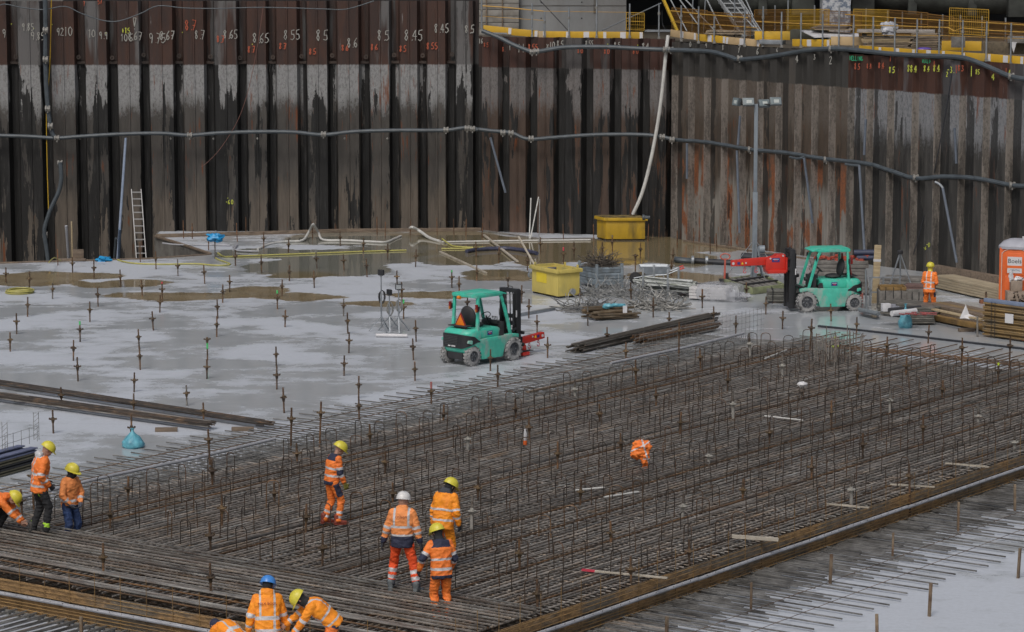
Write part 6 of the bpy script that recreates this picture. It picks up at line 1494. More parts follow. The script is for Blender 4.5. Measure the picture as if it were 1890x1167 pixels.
# dark timber pallet with blue bits
t = thing('timber_pile', 'pile of dark wet timber with pale blue plastic scraps on top', 'timber', tuple(at(1128, 588))); rr = random.Random(5)
for k in range(26):
    mb = MB(); L_ = rr.uniform(.9, 1.6); z = .06 + (k // 6) * .065; o_ = rr.uniform(-.42, .42); x = rr.uniform(-.15, .15); an = rr.uniform(-.10, .10) + .38
    d = Vector((math.cos(an), math.sin(an), 0)); s_ = Vector((-d.y, d.x, 0)); mb.beam(s_ * o_ - d * L_ / 2 + d * x + Vector((0, 0, z)), s_ * o_ + d * L_ / 2 + d * x + Vector((0, 0, z)), .11, .05); mb.build('plank', mat('brown_plank', (.13, .09, .05), .7, 0, .35, 4, (.20, .16, .11), .55, .1, 3, orand=.3), t, bevel=.004)
mb = MB(); mb.blob((-.12, -.1, .40), (.17, .1, .08), 12, 8, .4); mb.blob((.22, .25, .38), (.28, .1, .05), 12, 8, .4, seed=3); mb.build('plastic_scrap', CYANB, t, smooth=True)
mb = MB(); mb.box((.42, -.30, .32), (.14, .01, .24), rz=.3); mb.build('paper_note', PAPER, t)
# wheelbarrow and scaffold tube rack
t = thing('wheelbarrow', 'grey wheelbarrow standing behind the scaffold tube rack', 'wheelbarrow', tuple(at(1212, 524)))
mb = MB(); vs = []
for (x0, x1, y0, y1, z) in ((-.38, .28, -.20, .20, .34), (-.62, .42, -.34, .34, .62)): vs += [(x0, y0, z), (x1, y0, z), (x1, y1, z), (x0, y1, z)]
vs += [(x * .95, y * .95, z + .01) for x, y, z in vs]
mb.add(vs, [(3, 2, 1, 0), (0, 1, 5, 4), (1, 2, 6, 5), (2, 3, 7, 6), (3, 0, 4, 7), (8, 9, 10, 11), (8, 12, 13, 9), (9, 13, 14, 10), (10, 14, 15, 11), (11, 15, 12, 8), (4, 5, 13, 12), (5, 6, 14, 13), (6, 7, 15, 14), (7, 4, 12, 15)]); mb.build('tray', GALV, t)
mb = MB()
for s_ in (-1, 1): mb.path([(-.78, s_ * .05, .2), (-.3, s_ * .16, .30), (.3, s_ * .24, .34), (.85, s_ * .28, .56)], .02, 6); mb.path([(.2, s_ * .22, .33), (.35, s_ * .24, .02)], .018, 6)
mb.build('frame', GALV, t, smooth=True); mb = MB(); mb.lathe([(.10, -.05), (.19, -.04), (.21, 0), (.19, .04), (.10, .05)], (-.72, 0, .2), 18, 'Y'); mb.build('wheel', BLACKR, t, smooth=True)
for s_ in (-1, 1): mb = MB(); mb.tube((.75, s_ * .27, .52), (.92, s_ * .285, .585), .028, 8); mb.build('handle_grip', RED, t, smooth=True)
t = thing('tube_rack', 'steel stacking rack loaded with galvanised scaffold tubes', 'rack', tuple(at(1228, 545))); d = Vector((.88, -.47, 0)).normalized(); s_ = Vector((.47, .88, 0)).normalized()
for f_, sz in ((-.62, 1), (.28, 1)):
    for k in (-1, 1):
        mb = MB(); b0 = d * f_ + s_ * k * .42; mb.beam(b0, b0 + Vector((0, 0, .92)), .06, .06); mb.beam(b0 + d * -.10, b0 + d * .10 + Vector((0, 0, .0)) , .08, .04); mb.build('upright', GALV, t, bevel=.004)
    mb = MB(); mb.beam(d * f_ - s_ * .42 + Vector((0, 0, .14)), d * f_ + s_ * .42 + Vector((0, 0, .14)), .06, .06); mb.build('cross_member', GALV, t)
rr = random.Random(3)
for k in range(34):
    mb = MB(); z = .20 + (k // 8) * .085; o_ = s_ * rr.uniform(-.36, .36); a = rr.uniform(-.18, .18); L_ = rr.uniform(.8, 1.25); dd = (d + s_ * a * .4 + Vector((0, 0, rr.uniform(-.05, .05)))).normalized()
    mb.tube(o_ - dd * L_ * .9 + Vector((0, 0, z)), o_ + dd * L_ + Vector((0, 0, z - .02)), .030, 8); mb.build('scaffold_tube', mat('scaffold_tube', (.46, .48, .47), .45, .3, .35, 5, (.24, .26, .22), .55, .1, 4, orand=.25), t, smooth=True)
# film wrapped stack
t = thing('wrapped_stack', 'stack of boards wrapped in crumpled clear plastic film', 'wrapped stack', tuple(at(1313, 553)))
d = Vector((.90, -.30, 0)).normalized(); s_ = Vector((.30, .90, 0)).normalized(); M = Matrix((d, s_, Vector((0, 0, 1)))).transposed()
for k in range(4): mb = MB(); mb.box(M @ Vector((-.05, .1, .09 + k * .095)), (1.25, .85, .085), M=M); mb.build('board_layer', mat('white_board', (.58, .57, .57), .6, 0, .12, 6), t, bevel=.012)
mb = MB()
for z, w in ((.02, 1.0), (.10, 1.04), (.24, 1.03), (.38, 1.03), (.48, .98), (.53, .80)):
    pts = []
    for i in range(36):
        a_ = 2 * math.pi * i / 36; r_ = 1 / max(abs(math.cos(a_)) / .68, abs(math.sin(a_)) / .50); r_ *= w * (1 + .10 * mnoise.noise(Vector((math.cos(a_) * 3, math.sin(a_) * 3, z * 6)))); pts.append(M @ Vector((math.cos(a_) * r_ + .28, math.sin(a_) * r_ + .1, z + .03 * mnoise.noise(Vector((a_ * 3, z * 5, 1))))))
    mb.v += [tuple(p) for p in pts]
for k in range(5):
    for i in range(36): mb.f.append((k * 36 + i, k * 36 + (i + 1) % 36, (k + 1) * 36 + (i + 1) % 36, (k + 1) * 36 + i)); mb.m.append(0)
mb.f.append(tuple(range(180, 216))); mb.m.append(0)
FILMT = mat('clear_film', (.62, .64, .69), .25, 0, .12, 6, bump=.9, bscale=9, alpha=.42); mb.build('plastic_film', FILMT, t, smooth=True)
mb = MB(); mb.blob(M @ Vector((.9, .0, .12)), (.35, .35, .14), 22, 12, .7, seed=4); mb.build('loose_film', FILMT, t, smooth=True)
mb = MB(); mb.box(M @ Vector((-.2, .0, .51)), (.7, .035, .02), M=M @ Matrix.Rotation(.2, 3, 'Z')); mb.box(M @ Vector((.35, -.1, .52)), (.35, .035, .02), M=M @ Matrix.Rotation(.4, 3, 'Z')); mb.build('strap', BLACKR, t)
# floodlight mast on its platform
base = at(1392, 522); t = thing('floodlight_mast', 'tall grey floodlight mast with four lamps on a mossy base frame', 'light mast', tuple(base))
FR = mat('mossy_steel', (.20, .22, .12), .7, 0, .25, 3, (.11, .12, .09), .52, .12, 2)
cs = [at(1337, 527) - base, at(1388, 544) - base, at(1447, 537) - base, at(1405, 517) - base]
for a, b_ in zip(cs, cs[1:] + cs[:1]): mb = MB(); mb.beam(a + Vector((0, 0, .12)), b_ + Vector((0, 0, .12)), .08, .22); mb.build('frame_rail', mat('pale_moss_rail', (.26, .29, .16), .7, 0, .25, 3, (.15, .16, .10), .55, .12, 2), t, bevel=.006)
for f_ in (.18, .34, .5, .66, .82): mb = MB(); mb.beam(cs[0].lerp(cs[3], f_) + Vector((0, 0, .19)), cs[1].lerp(cs[2], f_) + Vector((0, 0, .19)), .16, .05); mb.build('deck_slat', TIMBG, t, bevel=.004)
for f_ in (.3, .7): mb = MB(); mb.beam(cs[0].lerp(cs[1], f_) + Vector((0, 0, .24)), cs[3].lerp(cs[2], f_) + Vector((0, 0, .24)), .10, .05); mb.build('deck_beam', BLACKR, t)
mtop = aty(1394, 192, base.y).z
MASTM = mat('mast_paint', (.24, .28, .32), .45, .1, .15, 3)
mb = MB(); mb.box((0, 0, 1.6), (.16, .16, 3.0)); mb.build('lower_tube', MASTM, t, bevel=.01)
mb = MB(); mb.box((0, 0, (3.1 + mtop) / 2), (.125, .125, mtop - 3.1)); mb.build('upper_tube', MASTM, t, bevel=.008)
mb = MB(); mb.tube((.16, -.05, 1.15), (.34, -.05, 1.15), .14, 14); mb.box((.14, 0, 1.1), (.08, .2, .3)); mb.build('winch', MASTM, t, smooth=True)
for ax_, ay_ in ((-1.05, .1), (.5, .6), (1.0, -.25), (.35, -.45)): mb = MB(); mb.tube((0, 0, 1.5), (ax_ * .9, ay_, .22), .012, 6); mb.build('stay', GALV, t)
mb = MB(); mb.beam((0, 0, 1.35), (.3, .3, .2), .05, .05); mb.beam((-.04, -.1, 1.5), (-.12, -.12, .2), .05, .05); mb.build('brace', MASTM, t)
mb = MB(); mb.box((0, 0, mtop - .02), (1.0, .06, .06)); mb.build('cross_arm', BLACKR, t)
for i, (x, y, z, rx, rz_) in enumerate(((-.62, 0, .06, 12, -65), (-.28, -.1, .05, 28, 4), (.26, .1, -.02, 35, 15), (.64, -.05, .07, 24, 8))):
    Mr = Matrix.Rotation(R(rz_), 3, 'Z') @ Matrix.Rotation(R(-rx), 3, 'X'); c = Vector((x, y, mtop + z)); mb = MB(); vs = []
    for yy, sx, sz in ((-.10, .20, .14), (.02, .19, .13), (.10, .11, .08)): vs += [c + Mr @ Vector((a_ * sx, yy, b_ * sz)) for a_, b_ in ((-1, -1), (1, -1), (1, 1), (-1, 1))]
    mb.add(vs, [(0, 1, 5, 4), (1, 2, 6, 5), (2, 3, 7, 6), (3, 0, 4, 7), (4, 5, 9, 8), (5, 6, 10, 9), (6, 7, 11, 10), (7, 4, 8, 11), (8, 9, 10, 11), (3, 2, 1, 0)]); fl = mb.build('floodlight', mat('lamp_housing', (.10, .12, .13), .4, .2, .2, 8), t, bevel=.008)
    mb = MB(); mb.box(c + Mr @ Vector((0, -.106, 0)), (.35, .008, .24), M=Mr); gl = mb.build('lamp_glass', mat('lamp_glass', (.18, .22, .23), .08, 0, .2, 3, spec=.8), fl)
    mb = MB(); mb.box(c + Mr @ Vector((.02, -.113, -.01)), (.17, .006, .11), M=Mr); mb.build('reflector', mat('pale_reflector', (.48, .52, .50), .3), fl)
    mb = MB(); mb.beam(c + Mr @ Vector((-.2, 0, 0)), Vector((x * .9, 0, mtop)), .03, .03); mb.beam(c + Mr @ Vector((.2, 0, 0)), Vector((x * .9, 0, mtop)), .03, .03); mb.build('lamp_bracket', BLACK, fl)
# red pump handle of a pallet truck
t = thing('pallet_truck', 'faded red pallet truck handle standing before the mast base', 'pallet truck', tuple(at(1337, 527))); PR = mat('faded_red', (.52, .11, .075), .6, 0, .15, 5)
mb = MB(); mb.beam((0, 0, .1), (.02, 0, .92), .06, .09); mb.build('shaft', PR, t, bevel=.008); mb = MB(); mb.path([(.02 + .16 * math.cos(a_), 0, .98 + .10 * math.sin(a_)) for a_ in [2 * math.pi * k / 20 for k in range(21)]], .022, 7); mb.build('handle', PR, t, smooth=True)
mb = MB(); mb.box((.06, .1, .25), (.16, .16, .3)); mb.build('pump', BLACKR, t, bevel=.01); mb = MB(); mb.box((.05, .5, .10), (.36, .8, .04)); mb.build('fork', BLACKR, t, bevel=.008)
for s_ in (-1, 1): mb = MB(); mb.lathe([(.02, -.03), (.09, -.03), (.09, .03), (.02, .03)], (s_ * .10 + .04, .0, .09), 14, 'X'); mb.build('wheel', BLACKR, t, smooth=True)
# bundle of grey slats behind the forklift mast
t = thing('slat_bundle', 'strapped bundle of grey slats lying left of the right forklift mast', 'bundle', tuple(at(1440, 560)))
for k in range(5):
    for j in range(4): mb = MB(); mb.box((0, j * .13, .10 + k * .075), (.82, .115, .06), rz=-.06 + .02 * ((k + j) % 3)); mb.build('slat', mat('grey_slat', (.15, .15, .135), .8, 0, .3, 6, orand=.3), t, bevel=.004)
mb = MB(); mb.box((-.25, .2, .26), (.025, .56, .44)); mb.box((.25, .2, .26), (.025, .56, .44)); mb.build('strap', BLACK, t); mb = MB(); mb.box((-.3, .2, .03), (.1, .5, .06)); mb.box((.3, .2, .03), (.1, .5, .06)); mb.build('bearer', BLACKR, t)
# small tripod lamps with a white box bar lying in front
def tripod_lamp(label, px, py, h, head_rz):
    b0 = at(px, py); t = thing('tripod_lamp', label, 'work lamp', tuple(b0))
    mb = MB(); mb.tube((0, 0, .10), (0, 0, h), .018, 8); mb.tube((0, 0, .3), (0, 0, h * .6), .026, 8); mb.build('pole', GALV, t, smooth=True)
    for k in range(3):
        a_ = head_rz + 2.09 * k + .5; mb = MB(); mb.beam((0, 0, .46), (math.cos(a_) * .38, math.sin(a_) * .38, .01), .03, .03); mb.build('leg', GALV, t)
    M = Matrix.Rotation(head_rz, 3, 'Z'); mb = MB(); mb.box((0, 0, h + .10), (.20, .08, .17), M=M); hd = mb.build('lamp_head', BLACK, t, bevel=.01)
    mb = MB(); mb.box(M @ Vector((0, -.044, 0)) + Vector((0, 0, h + .10)), (.16, .006, .13), M=M); mb.build('lamp_glass', mat('grey_glass', (.35, .38, .40), .2), hd); mb = MB(); mb.beam(M @ Vector((-.1, 0, 0)) + Vector((0, 0, h + .06)), (0, 0, h - .02), .015, .02); mb.beam(M @ Vector((.1, 0, 0)) + Vector((0, 0, h + .06)), (0, 0, h - .02), .015, .02); mb.build('bracket', BLACK, hd)
    mb = MB(); rr = random.Random(int(px))
    for k in range(5): mb.path([(.02 + .06 * math.cos(a_) * (1 + .2 * k), .05, h * .62 + .20 * math.sin(a_) + rr.uniform(-.02, .02)) for a_ in [2 * math.pi * i / 14 for i in range(15)]], .008, 5)
    mb.build('cable_coil', BLACKR if px < 710 else WIRE, t, smooth=True); return t
tripod_lamp('tallest tripod work lamp with a black cable coil near the slab middle', 704, 612, 1.70, 2.6)
tripod_lamp('short tripod work lamp with tangled cable between two others', 719, 612, 1.10, 2.2)
tripod_lamp('tripod work lamp on the right of the small lamp group', 736, 613, 1.28, .1)
mb = MB(); mb.tube(at(694, 619, .06), at(752, 620, .06), .055, 12); tag(mb.build('white_tube', WHITE, smooth=True), 'white tube lying before the small tripod lamps', 'tube')
# ---------------- right side: planks, panels, boxes
def stack(name, label, cat, loc, rz, L_, W_, n, th, m, jit=.02, gap=.0, part='board', cols=1):
    t = thing(name, label, cat, tuple(loc), rz); rr = random.Random(int(abs(loc[0] * 31)) % 999)
    for k in range(n):
        for c_ in range(cols):
            w = W_ / cols; mb = MB(); mb.box((rr.uniform(-jit, jit), (c_ + .5) * w + rr.uniform(-jit, jit) * .4, .06 + (k + .5) * (th + gap)), (L_ + rr.uniform(-jit, jit) * 2, w - .008, th), rz=rr.uniform(-jit, jit) * .25); mb.build(part, m, t, bevel=.004)
    return t
WALLROT = math.atan2(-.7826, .6225)
GRT = mat('wet_grating', (.12, .115, .10), .55, 0, .35, 6, (.20, .19, .17), .55, .1, 4, orand=.3)
c = at(1617, 588); c2 = at(1716, 600); rz = math.atan2(c2.y - c.y, c2.x - c.x)
stack('panel_stack', 'stack of grey formwork panels left of and behind the pale blue sack', 'panels', (c.x, c.y, 0), rz + .1, 2.2, .9, 6, .055, GRT, .05, .012, 'panel').location = (c.x + 1.0, c.y - .0, 0)
c = at(1700, 601); stack('panel_stack', 'lower stack of dark grey panels right of the pale blue sack', 'panels', (c.x, c.y, 0), .02, .85, .8, 8, .05, GRT, .03, .012, 'panel')
q = at(1670, 604); sack('pale blue rubbish bag leaning on the grey panel stack at the right', (q.x, q.y - .1, 0), .74, .22, 9)
mb = MB(); a, b_ = at(1646, 579, .54), at(1690, 574, .54); mb.tube(a, b_, .085, 14); tag(mb.build('sheet_roll', WHITE, smooth=True), 'roll of white sheeting lying on top of the grey panel stack', 'roll')
mb = MB(); a, b_ = at(1642, 574, .53), at(1700, 569, .53); mb.tube(a + Vector((0, .15, 0)), b_ + Vector((0, .15, 0)), .07, 12); tag(mb.build('sheet_roll', BLACKR, smooth=True), 'dark roll lying behind the white roll on the panel stack', 'roll')
mb = MB(); c = at(1637, 577, .46); mb.box(c + Vector((0, .3, .12)), (.26, .2, .24), rz=.2); tag(mb.build('carton', WHITE, bevel=.01), 'small white carton at the left end of the white roll', 'carton')
mb = MB(); c = at(1648, 570, .52); mb.blob(c, (.24, .16, .12), 12, 8, .5, seed=6); tag(mb.build('cloth_bundle', mat('grey_cloth_rag', (.20, .21, .24), .8), smooth=True), 'crumpled grey cloth between the carton and the white roll', 'cloth')
mb = MB()
for k in range(16): p = at(random.uniform(1665, 1712), random.uniform(578, 583), .48); mb.path([p, p + Vector((random.uniform(-.25, .25), 0, .05)), p + Vector((random.uniform(-.4, .4), .05, .02))], .014, 5)
tag(mb.build('cord_tangle', [mat('red_cord', (.35, .08, .08), .7)], smooth=True), 'tangle of red and green cords on the panel stack', 'cord')
# long timber baulks running to the bottom right
def baulk(label, p0, p1, w, h, m, n=1, cols=1, cat='timber', name='timber_baulks'):
    t = thing(name, label, cat, (p0.x, p0.y, 0)); d = Vector((p1.x - p0.x, p1.y - p0.y, 0)); s_ = Vector((-d.y, d.x, 0)).normalized(); rr = random.Random(int(p0.x * 13))
    for k in range(n):
        for c_ in range(cols): mb = MB(); e = rr.uniform(-.1, .1); o_ = s_ * (c_ + .5) * w / cols + Vector((0, 0, .05 + (k + .5) * h / n)) + d.normalized() * e; mb.beam(o_, d + o_, w / cols - .01, h / n - .008); mb.build('baulk', m if not isinstance(m, list) else m[(k + c_) % len(m)], t, bevel=.006)
    return t
TIMBY = mat('wet_yellow_timber', (.25, .175, .09), .65, 0, .25, 3, (.20, .13, .06), .55, .12, 2, stretch=(1, 1, 3))
baulk('long pale brown timber baulks running from the panel stack to the right', at(1706, 586), at(1815, 611), .9, .42, [TIMBY, TIMB], 4, 3)
baulk('low wet brown beam in front of the long baulks', at(1720, 594), at(1815, 614), .25, .16, TIMBO)
mb = MB(); a, b_ = at(1700, 566, .50), at(1812, 590, .50); mb.beam(a, b_, .14, .05); tag(mb.build('batten', TIMBL), 'pale batten lying on top of the long brown baulks', 'batten')
for px, py, lab in ((1784, 609, 'brown timber block on the slab before the baulks'),): mb = MB(); c = at(px, py, .05); mb.box((0, 0, 0), (.50, .16, .10), rz=.2); o = mb.build('timber_block', TIMB, bevel=.008); o.location = c; tag(o, lab, 'timber')
PLK = mat('pale_plank', (.44, .37, .26), .7, 0, .2, 3, (.33, .27, .18), .55, .15, 1.5, stretch=(1, 1, 5))
baulk('pile of long pale planks lying along the foot of the right wall', at(1722, 533), at(1850, 562), .75, .42, PLK, 5, 2, 'planks', 'plank_pile')
baulk('grey weathered beam lying along the wall behind the pale planks', at(1722, 507), at(1850, 530), .3, .28, TIMB)
mb = MB(); c = at(1818, 557, .05); mb.box((0, 0, 0), (.34, .2, .12), rz=.1); o = mb.build('timber_block', mat('red_brown_block', (.25, .10, .05), .7), bevel=.008); o.location = c; tag(o, 'red brown block under the right end of the pale planks', 'timber')
lean('stake', 'thick brown stake standing left of the orange toilet', 'stake', (1819, 580, 0), (1820, 539), at(1819, 580).y, .032, ROD); lean('stake', 'short brown stake behind the long baulks', 'stake', (1751, 573, 0), (1752, 557), at(1751, 573).y, .035, ROD); lean('stake', 'pale stake in front of the baulks beside the girder stack', 'stake', (1804, 622, 0), (1804, 584), at(1804, 622).y, .03, TIMBG)
mb = MB(); c = at(1782, 588, .45)
mb.add([c + Vector(p) for p in ((-.18, 0, 0), (-.05, -.05, .10), (0, 0, .42), (.10, -.05, .14), (.30, 0, .05), (.62, -.1, -.05), (.2, -.15, -.02), (-.02, -.1, .02), (0, .12, .05), (.3, .15, .0))], [(0, 1, 2), (1, 3, 2), (3, 4, 8, 2), (0, 2, 8), (1, 7, 6, 3), (3, 6, 5, 4), (4, 5, 9, 8), (0, 7, 1)])
o = mb.build('paper_scrap', WHITE); sm = o.modifiers.new('s', 'SOLIDIFY'); sm.thickness = .01; tag(o, 'torn white plastic sheet peaking on the long baulks', 'plastic sheet')
# orange toilets
def toilet(label, c, rz):
    t = thing('portable_toilet', label, 'toilet', (c.x, c.y, 0), rz); OD = mat('toilet_orange', (.80, .15, .03), .5, 0, .07, 3, (.62, .11, .025), .62, .1, 2)
    mb = MB(); mb.box((0, 0, .08), (1.06, 1.06, .14)); mb.build('base', BLACKR, t, bevel=.02)
    mb = MB(); mb.box((0, 0, 1.05), (1.0, 1.0, 1.86)); mb.build('cabin', OD, t, bevel=.04)
    mb = MB(); mb.prism([(-.40, .18), (.40, .18), (.40, 1.78), (.32, 1.92), (.15, 1.97), (-.15, 1.97), (-.32, 1.92), (-.40, 1.78)], -.53, -.49); dr = mb.build('door', OD, t, bevel=.012)
    mb = MB(); mb.prism([(-.29, .30), (.29, .30), (.29, 1.02), (-.29, 1.08)], -.542, -.53); mb.prism([(-.29, 1.15), (.29, 1.1), (.29, 1.70), (.2, 1.82), (-.2, 1.82), (-.29, 1.7)], -.542, -.53); mb.build('door_panel', OD, dr, bevel=.01)
    mb = MB()
    for x in (-.41, .41): mb.box((x, -.537, 1.0), (.025, .014, 1.66))
    mb.path([(.41 * math.cos(a_), -.537, 1.76 + .2 * math.sin(a_)) for a_ in [math.pi * k / 12 for k in range(13)]], .014, 5); mb.build('door_trim', mat('pale_trim', (.62, .45, .38), .5), dr)
    mb = MB(); mb.box((.0, -.549, 1.44), (.46, .008, .52)); sg = mb.build('sign', PAPER, dr); mb = MB(); mb.box((0, -.555, 1.38), (.46, .006, .08)); mb.build('sign_stripe', ORNG, sg)
    text('Boels', .20, mat('dark_print', (.05, .05, .05), .7), sg, (0, -.556, 1.56), (R(90), 0, 0)); text('RENTAL', .09, mat('grey_blue_print', (.12, .16, .25), .7), sg, (.02, -.556, 1.27), (R(90), 0, 0))
    mb = MB(); vs = []; 
    for z, s_ in ((1.94, .57), (2.02, .57), (2.14, .45), (2.22, .25), (2.24, .02)): mb.v += [(x * s_, y * s_, z) for x, y in [(math.copysign(abs(math.cos(a_)) ** .55, math.cos(a_)), math.copysign(abs(math.sin(a_)) ** .55, math.sin(a_))) for a_ in [2 * math.pi * k / 24 for k in range(24)]]]
    for k in range(4):
        for i in range(24): mb.f.append((k * 24 + i, k * 24 + (i + 1) % 24, (k + 1) * 24 + (i + 1) % 24, (k + 1) * 24 + i)); mb.m.append(0)
    mb.f.append(tuple(range(23, -1, -1))); mb.m.append(0); mb.f.append(tuple(range(96, 120))); mb.m.append(0); mb.build('roof', mat('toilet_roof', (.40, .41, .46), .4, 0, .1, 4), t, smooth=True)
    mb = MB(); mb.tube((.2, 0, 2.15), (.2, 0, 2.3), .05, 10); mb.build('vent', WHITE, t, smooth=True)
    return t
q = at(1858, 574); toilet('orange portable toilet with a white rental sign on its door', Vector((q.x + .42, q.y + .75, 0)), -.30)
q = at(1892, 572); toilet('second orange portable toilet cut by the right frame edge', Vector((q.x + 1.0, q.y + .55, 0)), -.30)
c = at(1876, 573); mb = MB(); mb.box((0, 0, .80), (.36, .3, .34)); mb.box((0, 0, .36), (.6, .5, .55)); o = mb.mat(0).build('carton', mat('cardboard', (.30, .24, .19), .8, 0, .2, 5), bevel=.01); o.location = (c.x - .05, c.y - .1, 0); tag(o, 'cardboard carton on a crate before the orange toilet', 'carton')
mb = MB(); mb.blob((-.16, 0, 1.08), (.08, .08, .18), 12, 8, .5, seed=3); mb.blob((.08, 0, 1.02), (.14, .1, .07), 12, 8, .5, seed=8); o = mb.build('plastic_bag', WHITE, smooth=True); o.location = (c.x - .05, c.y - .1, 0); tag(o, 'white plastic bag on the carton before the toilet', 'bag')
wire_heap('dark heap of scaffold couplers under the carton', Vector((c.x, c.y - .35, 0)), .45, .3, .7, 160, .03, mat('rusty_coupler', (.09, .065, .045), .6, .2, .5, 9, (.35, .3, .28), .62, .05, 12), 'coupler_heap', ln=.16, cat='couplers')
# girder stack with the paper note
t = thing('girder_stack', 'large stack of ochre timber formwork girders with a white note at the right edge', 'girders', tuple(at(1812, 622)))
W0 = at(1812, 622); W1 = at(1960, 642); d = (W1 - W0).normalized(); s_ = Vector((-d.y, d.x, 0)); L_ = (W1 - W0).length
for k in range(6):
    for c_ in range(3):
        o_ = s_ * (.12 + c_ * .24); z = .07 + k * .165; mb = MB(); a_ = o_ + Vector((0, 0, z)); b2 = a_ + d * L_
        mb.beam(a_ + Vector((0, 0, .02)), b2 + Vector((0, 0, .02)), .20, .045); mb.beam(a_ + Vector((0, 0, .075)), b2 + Vector((0, 0, .075)), .04, .07); mb.beam(a_ + Vector((0, 0, .13)), b2 + Vector((0, 0, .13)), .20, .045)
        mb.build('girder', mat('ochre_girder', (.27, .175, .07), .6, 0, .22, 2, (.16, .13, .09), .56, .12, 1.2, orand=.2), t, bevel=.004)
mb = MB(); a_ = s_ * .1 + Vector((0, 0, 1.11)); mb.beam(a_, a_ + d * L_, .12, .12); mb.build('blue_grey_beam', mat('blue_grey_beam', (.20, .25, .36), .5, 0, .15, 3), t, bevel=.02)
mb = MB(); p = s_ * -.01 + d * 1.02 + Vector((0, 0, .66)); mb.box(p, (.30, .01, .28), rz=math.atan2(d.y, d.x) + .04); mb.build('paper_note', PAPER, t)
mb = MB(); mb.beam(s_ * -.01 + d * .35, s_ * -.01 + d * .35 + Vector((0, 0, 1.1)), .01, .02); mb.beam(s_ * -.01 + d * .48, s_ * -.01 + d * .48 + Vector((0, 0, 1.1)), .01, .02); mb.build('strap', BLACK, t)
# crates, tripod, tall board behind the panels
t = stack('crate_stack', 'grey wooden crates standing behind the panel stack', 'crates', at(1618, 575), 0, .1, .1, 1, .02, TIMBG); 
for (x, y, w_, h_, z, m) in ((.55, .6, .85, .62, 0, TIMBG), (1.35, .5, .72, .60, 0, TIMBG), (.55, .6, .8, .10, .64, TIMBO)):
    mb = MB(); 
    for s2 in (-1, 1): mb.box((x, y + s2 * .36, h_ / 2 + z), (w_, .03, h_)); mb.box((x + s2 * w_ / 2, y, h_ / 2 + z), (.03, .72, h_))
    mb.build('crate_wall', m, t, bevel=.004); mb = MB()
    for f_ in (-.3, 0, .3): mb.box((x + f_ * w_, y - .385, h_ / 2 + z), (.02, .015, h_ + .02))
    mb.build('strap', BLACK, t)
mb = MB(); a = at(1612, 560, 0); mb.box((0, 0, .95), (.22, .06, 1.9), rz=.1); o = mb.build('board', TIMBL, bevel=.006); o.location = (a.x + .05, a.y, 0); o.rotation_euler = (0, R(2), 0); tag(o, 'tall pale board standing upright right of the green forklift', 'board')
mb = MB(); mb.box((0, 0, 0), (.24, .07, .08), rz=.1); o2 = mb.build('tape_wrap', PAPER, o); o2.location = (0, 0, 1.4)
t = thing('tripod', 'aluminium surveying tripod standing behind the crates', 'tripod', tuple(at(1660, 545)))
for (x, y) in ((-.28, -.2), (.30, -.15), (.05, .3)): mb = MB(); mb.beam((0, 0, 1.42), (x * 1.3, y, .3), .05, .03); mb.build('leg', GALV, t)
mb = MB(); mb.lathe([(.09, 1.38), (.10, 1.42), (.10, 1.47), (.05, 1.50)], n=12); mb.build('head', BLACKR, t, smooth=True)
stack('board_pile', 'sloping pile of grey boards behind the tripod', 'boards', at(1672, 545), -.25, 1.7, .8, 5, .09, TIMBG, .06, .01)
stack('board_pile', 'low pile of reddish boards left of the distant worker', 'boards', at(1690, 560), -.3, .7, .5, 6, .08, mat('red_grey_board', (.16, .10, .09), .8, 0, .25, 4), .03, .01)
t = stack('shelf_stack', 'stack of grey crates and red bits seen through the right forklift cab', 'crates', at(1548, 545), -.05, 1.9, .7, 9, .11, TIMBG, .04, .01)
for k in range(16): mb = MB(); mb.box((random.uniform(-.9, .9), random.uniform(0, .5), 1.16 + random.uniform(0, .12)), (random.uniform(.08, .25), .12, .08), rz=random.uniform(-1, 1)); mb.build('red_fitting', mat('red_fitting', (.42, .08, .05), .6, 0, .4, 8), t)
mb = MB(); mb.tube((.5, .3, 1.38), (1.3, .2, 1.40), .10, 10); mb.tube((.6, .2, 1.22), (1.2, .1, 1.24), .08, 10); mb.build('black_roll', mat('navy_roll', (.035, .045, .09), .6), t, smooth=True)
mb = MB()
for k in range(4): mb.tube(at(1586, 572 + k * 2, .1) + Vector((0, 0, k * .04)), at(1622, 580 + k * 2, .1) + Vector((0, 0, k * .04)), .06, 10)
tag(mb.build('pipe_pile', GALV, smooth=True), 'grey pipes lying behind the right forklift rear wheel', 'pipes')
lean('post', 'grey steel post standing right of the right forklift', 'post', (1599, 572, 0), (1598, 497), at(1599, 572).y, .035, GALV)
t = thing('pipe_rack', 'grey tubular frame standing right of the right forklift', 'rack', tuple(at(1606, 566)))
for x in (0, .42, .95): mb = MB(); mb.beam((x, .1, 0), (x, .1, .95), .06, .06); mb.build('post', GALV, t)
for z in (.45, .93): mb = MB(); mb.beam((-.05, .1, z), (1.0, .1, z), .05, .05); mb.build('rail', GALV, t)
mb = MB(); c = at(1585, 564); mb.box((0, 0, .2), (.26, .2, .4)); o = mb.build('bucket', mat('pink_red', (.45, .16, .13), .6), bevel=.02); o.location = c; tag(o, 'faded red box behind the right forklift counterweight', 'box')
hose('strip', 'long thin dark strip lying on the slab along the far end of the mat', 'strip', [P_(1510, 602, .03), P_(1600, 611, .03), P_(1750, 628, .03), P_(1900, 645, .03)], .035, BLACKH, 5)
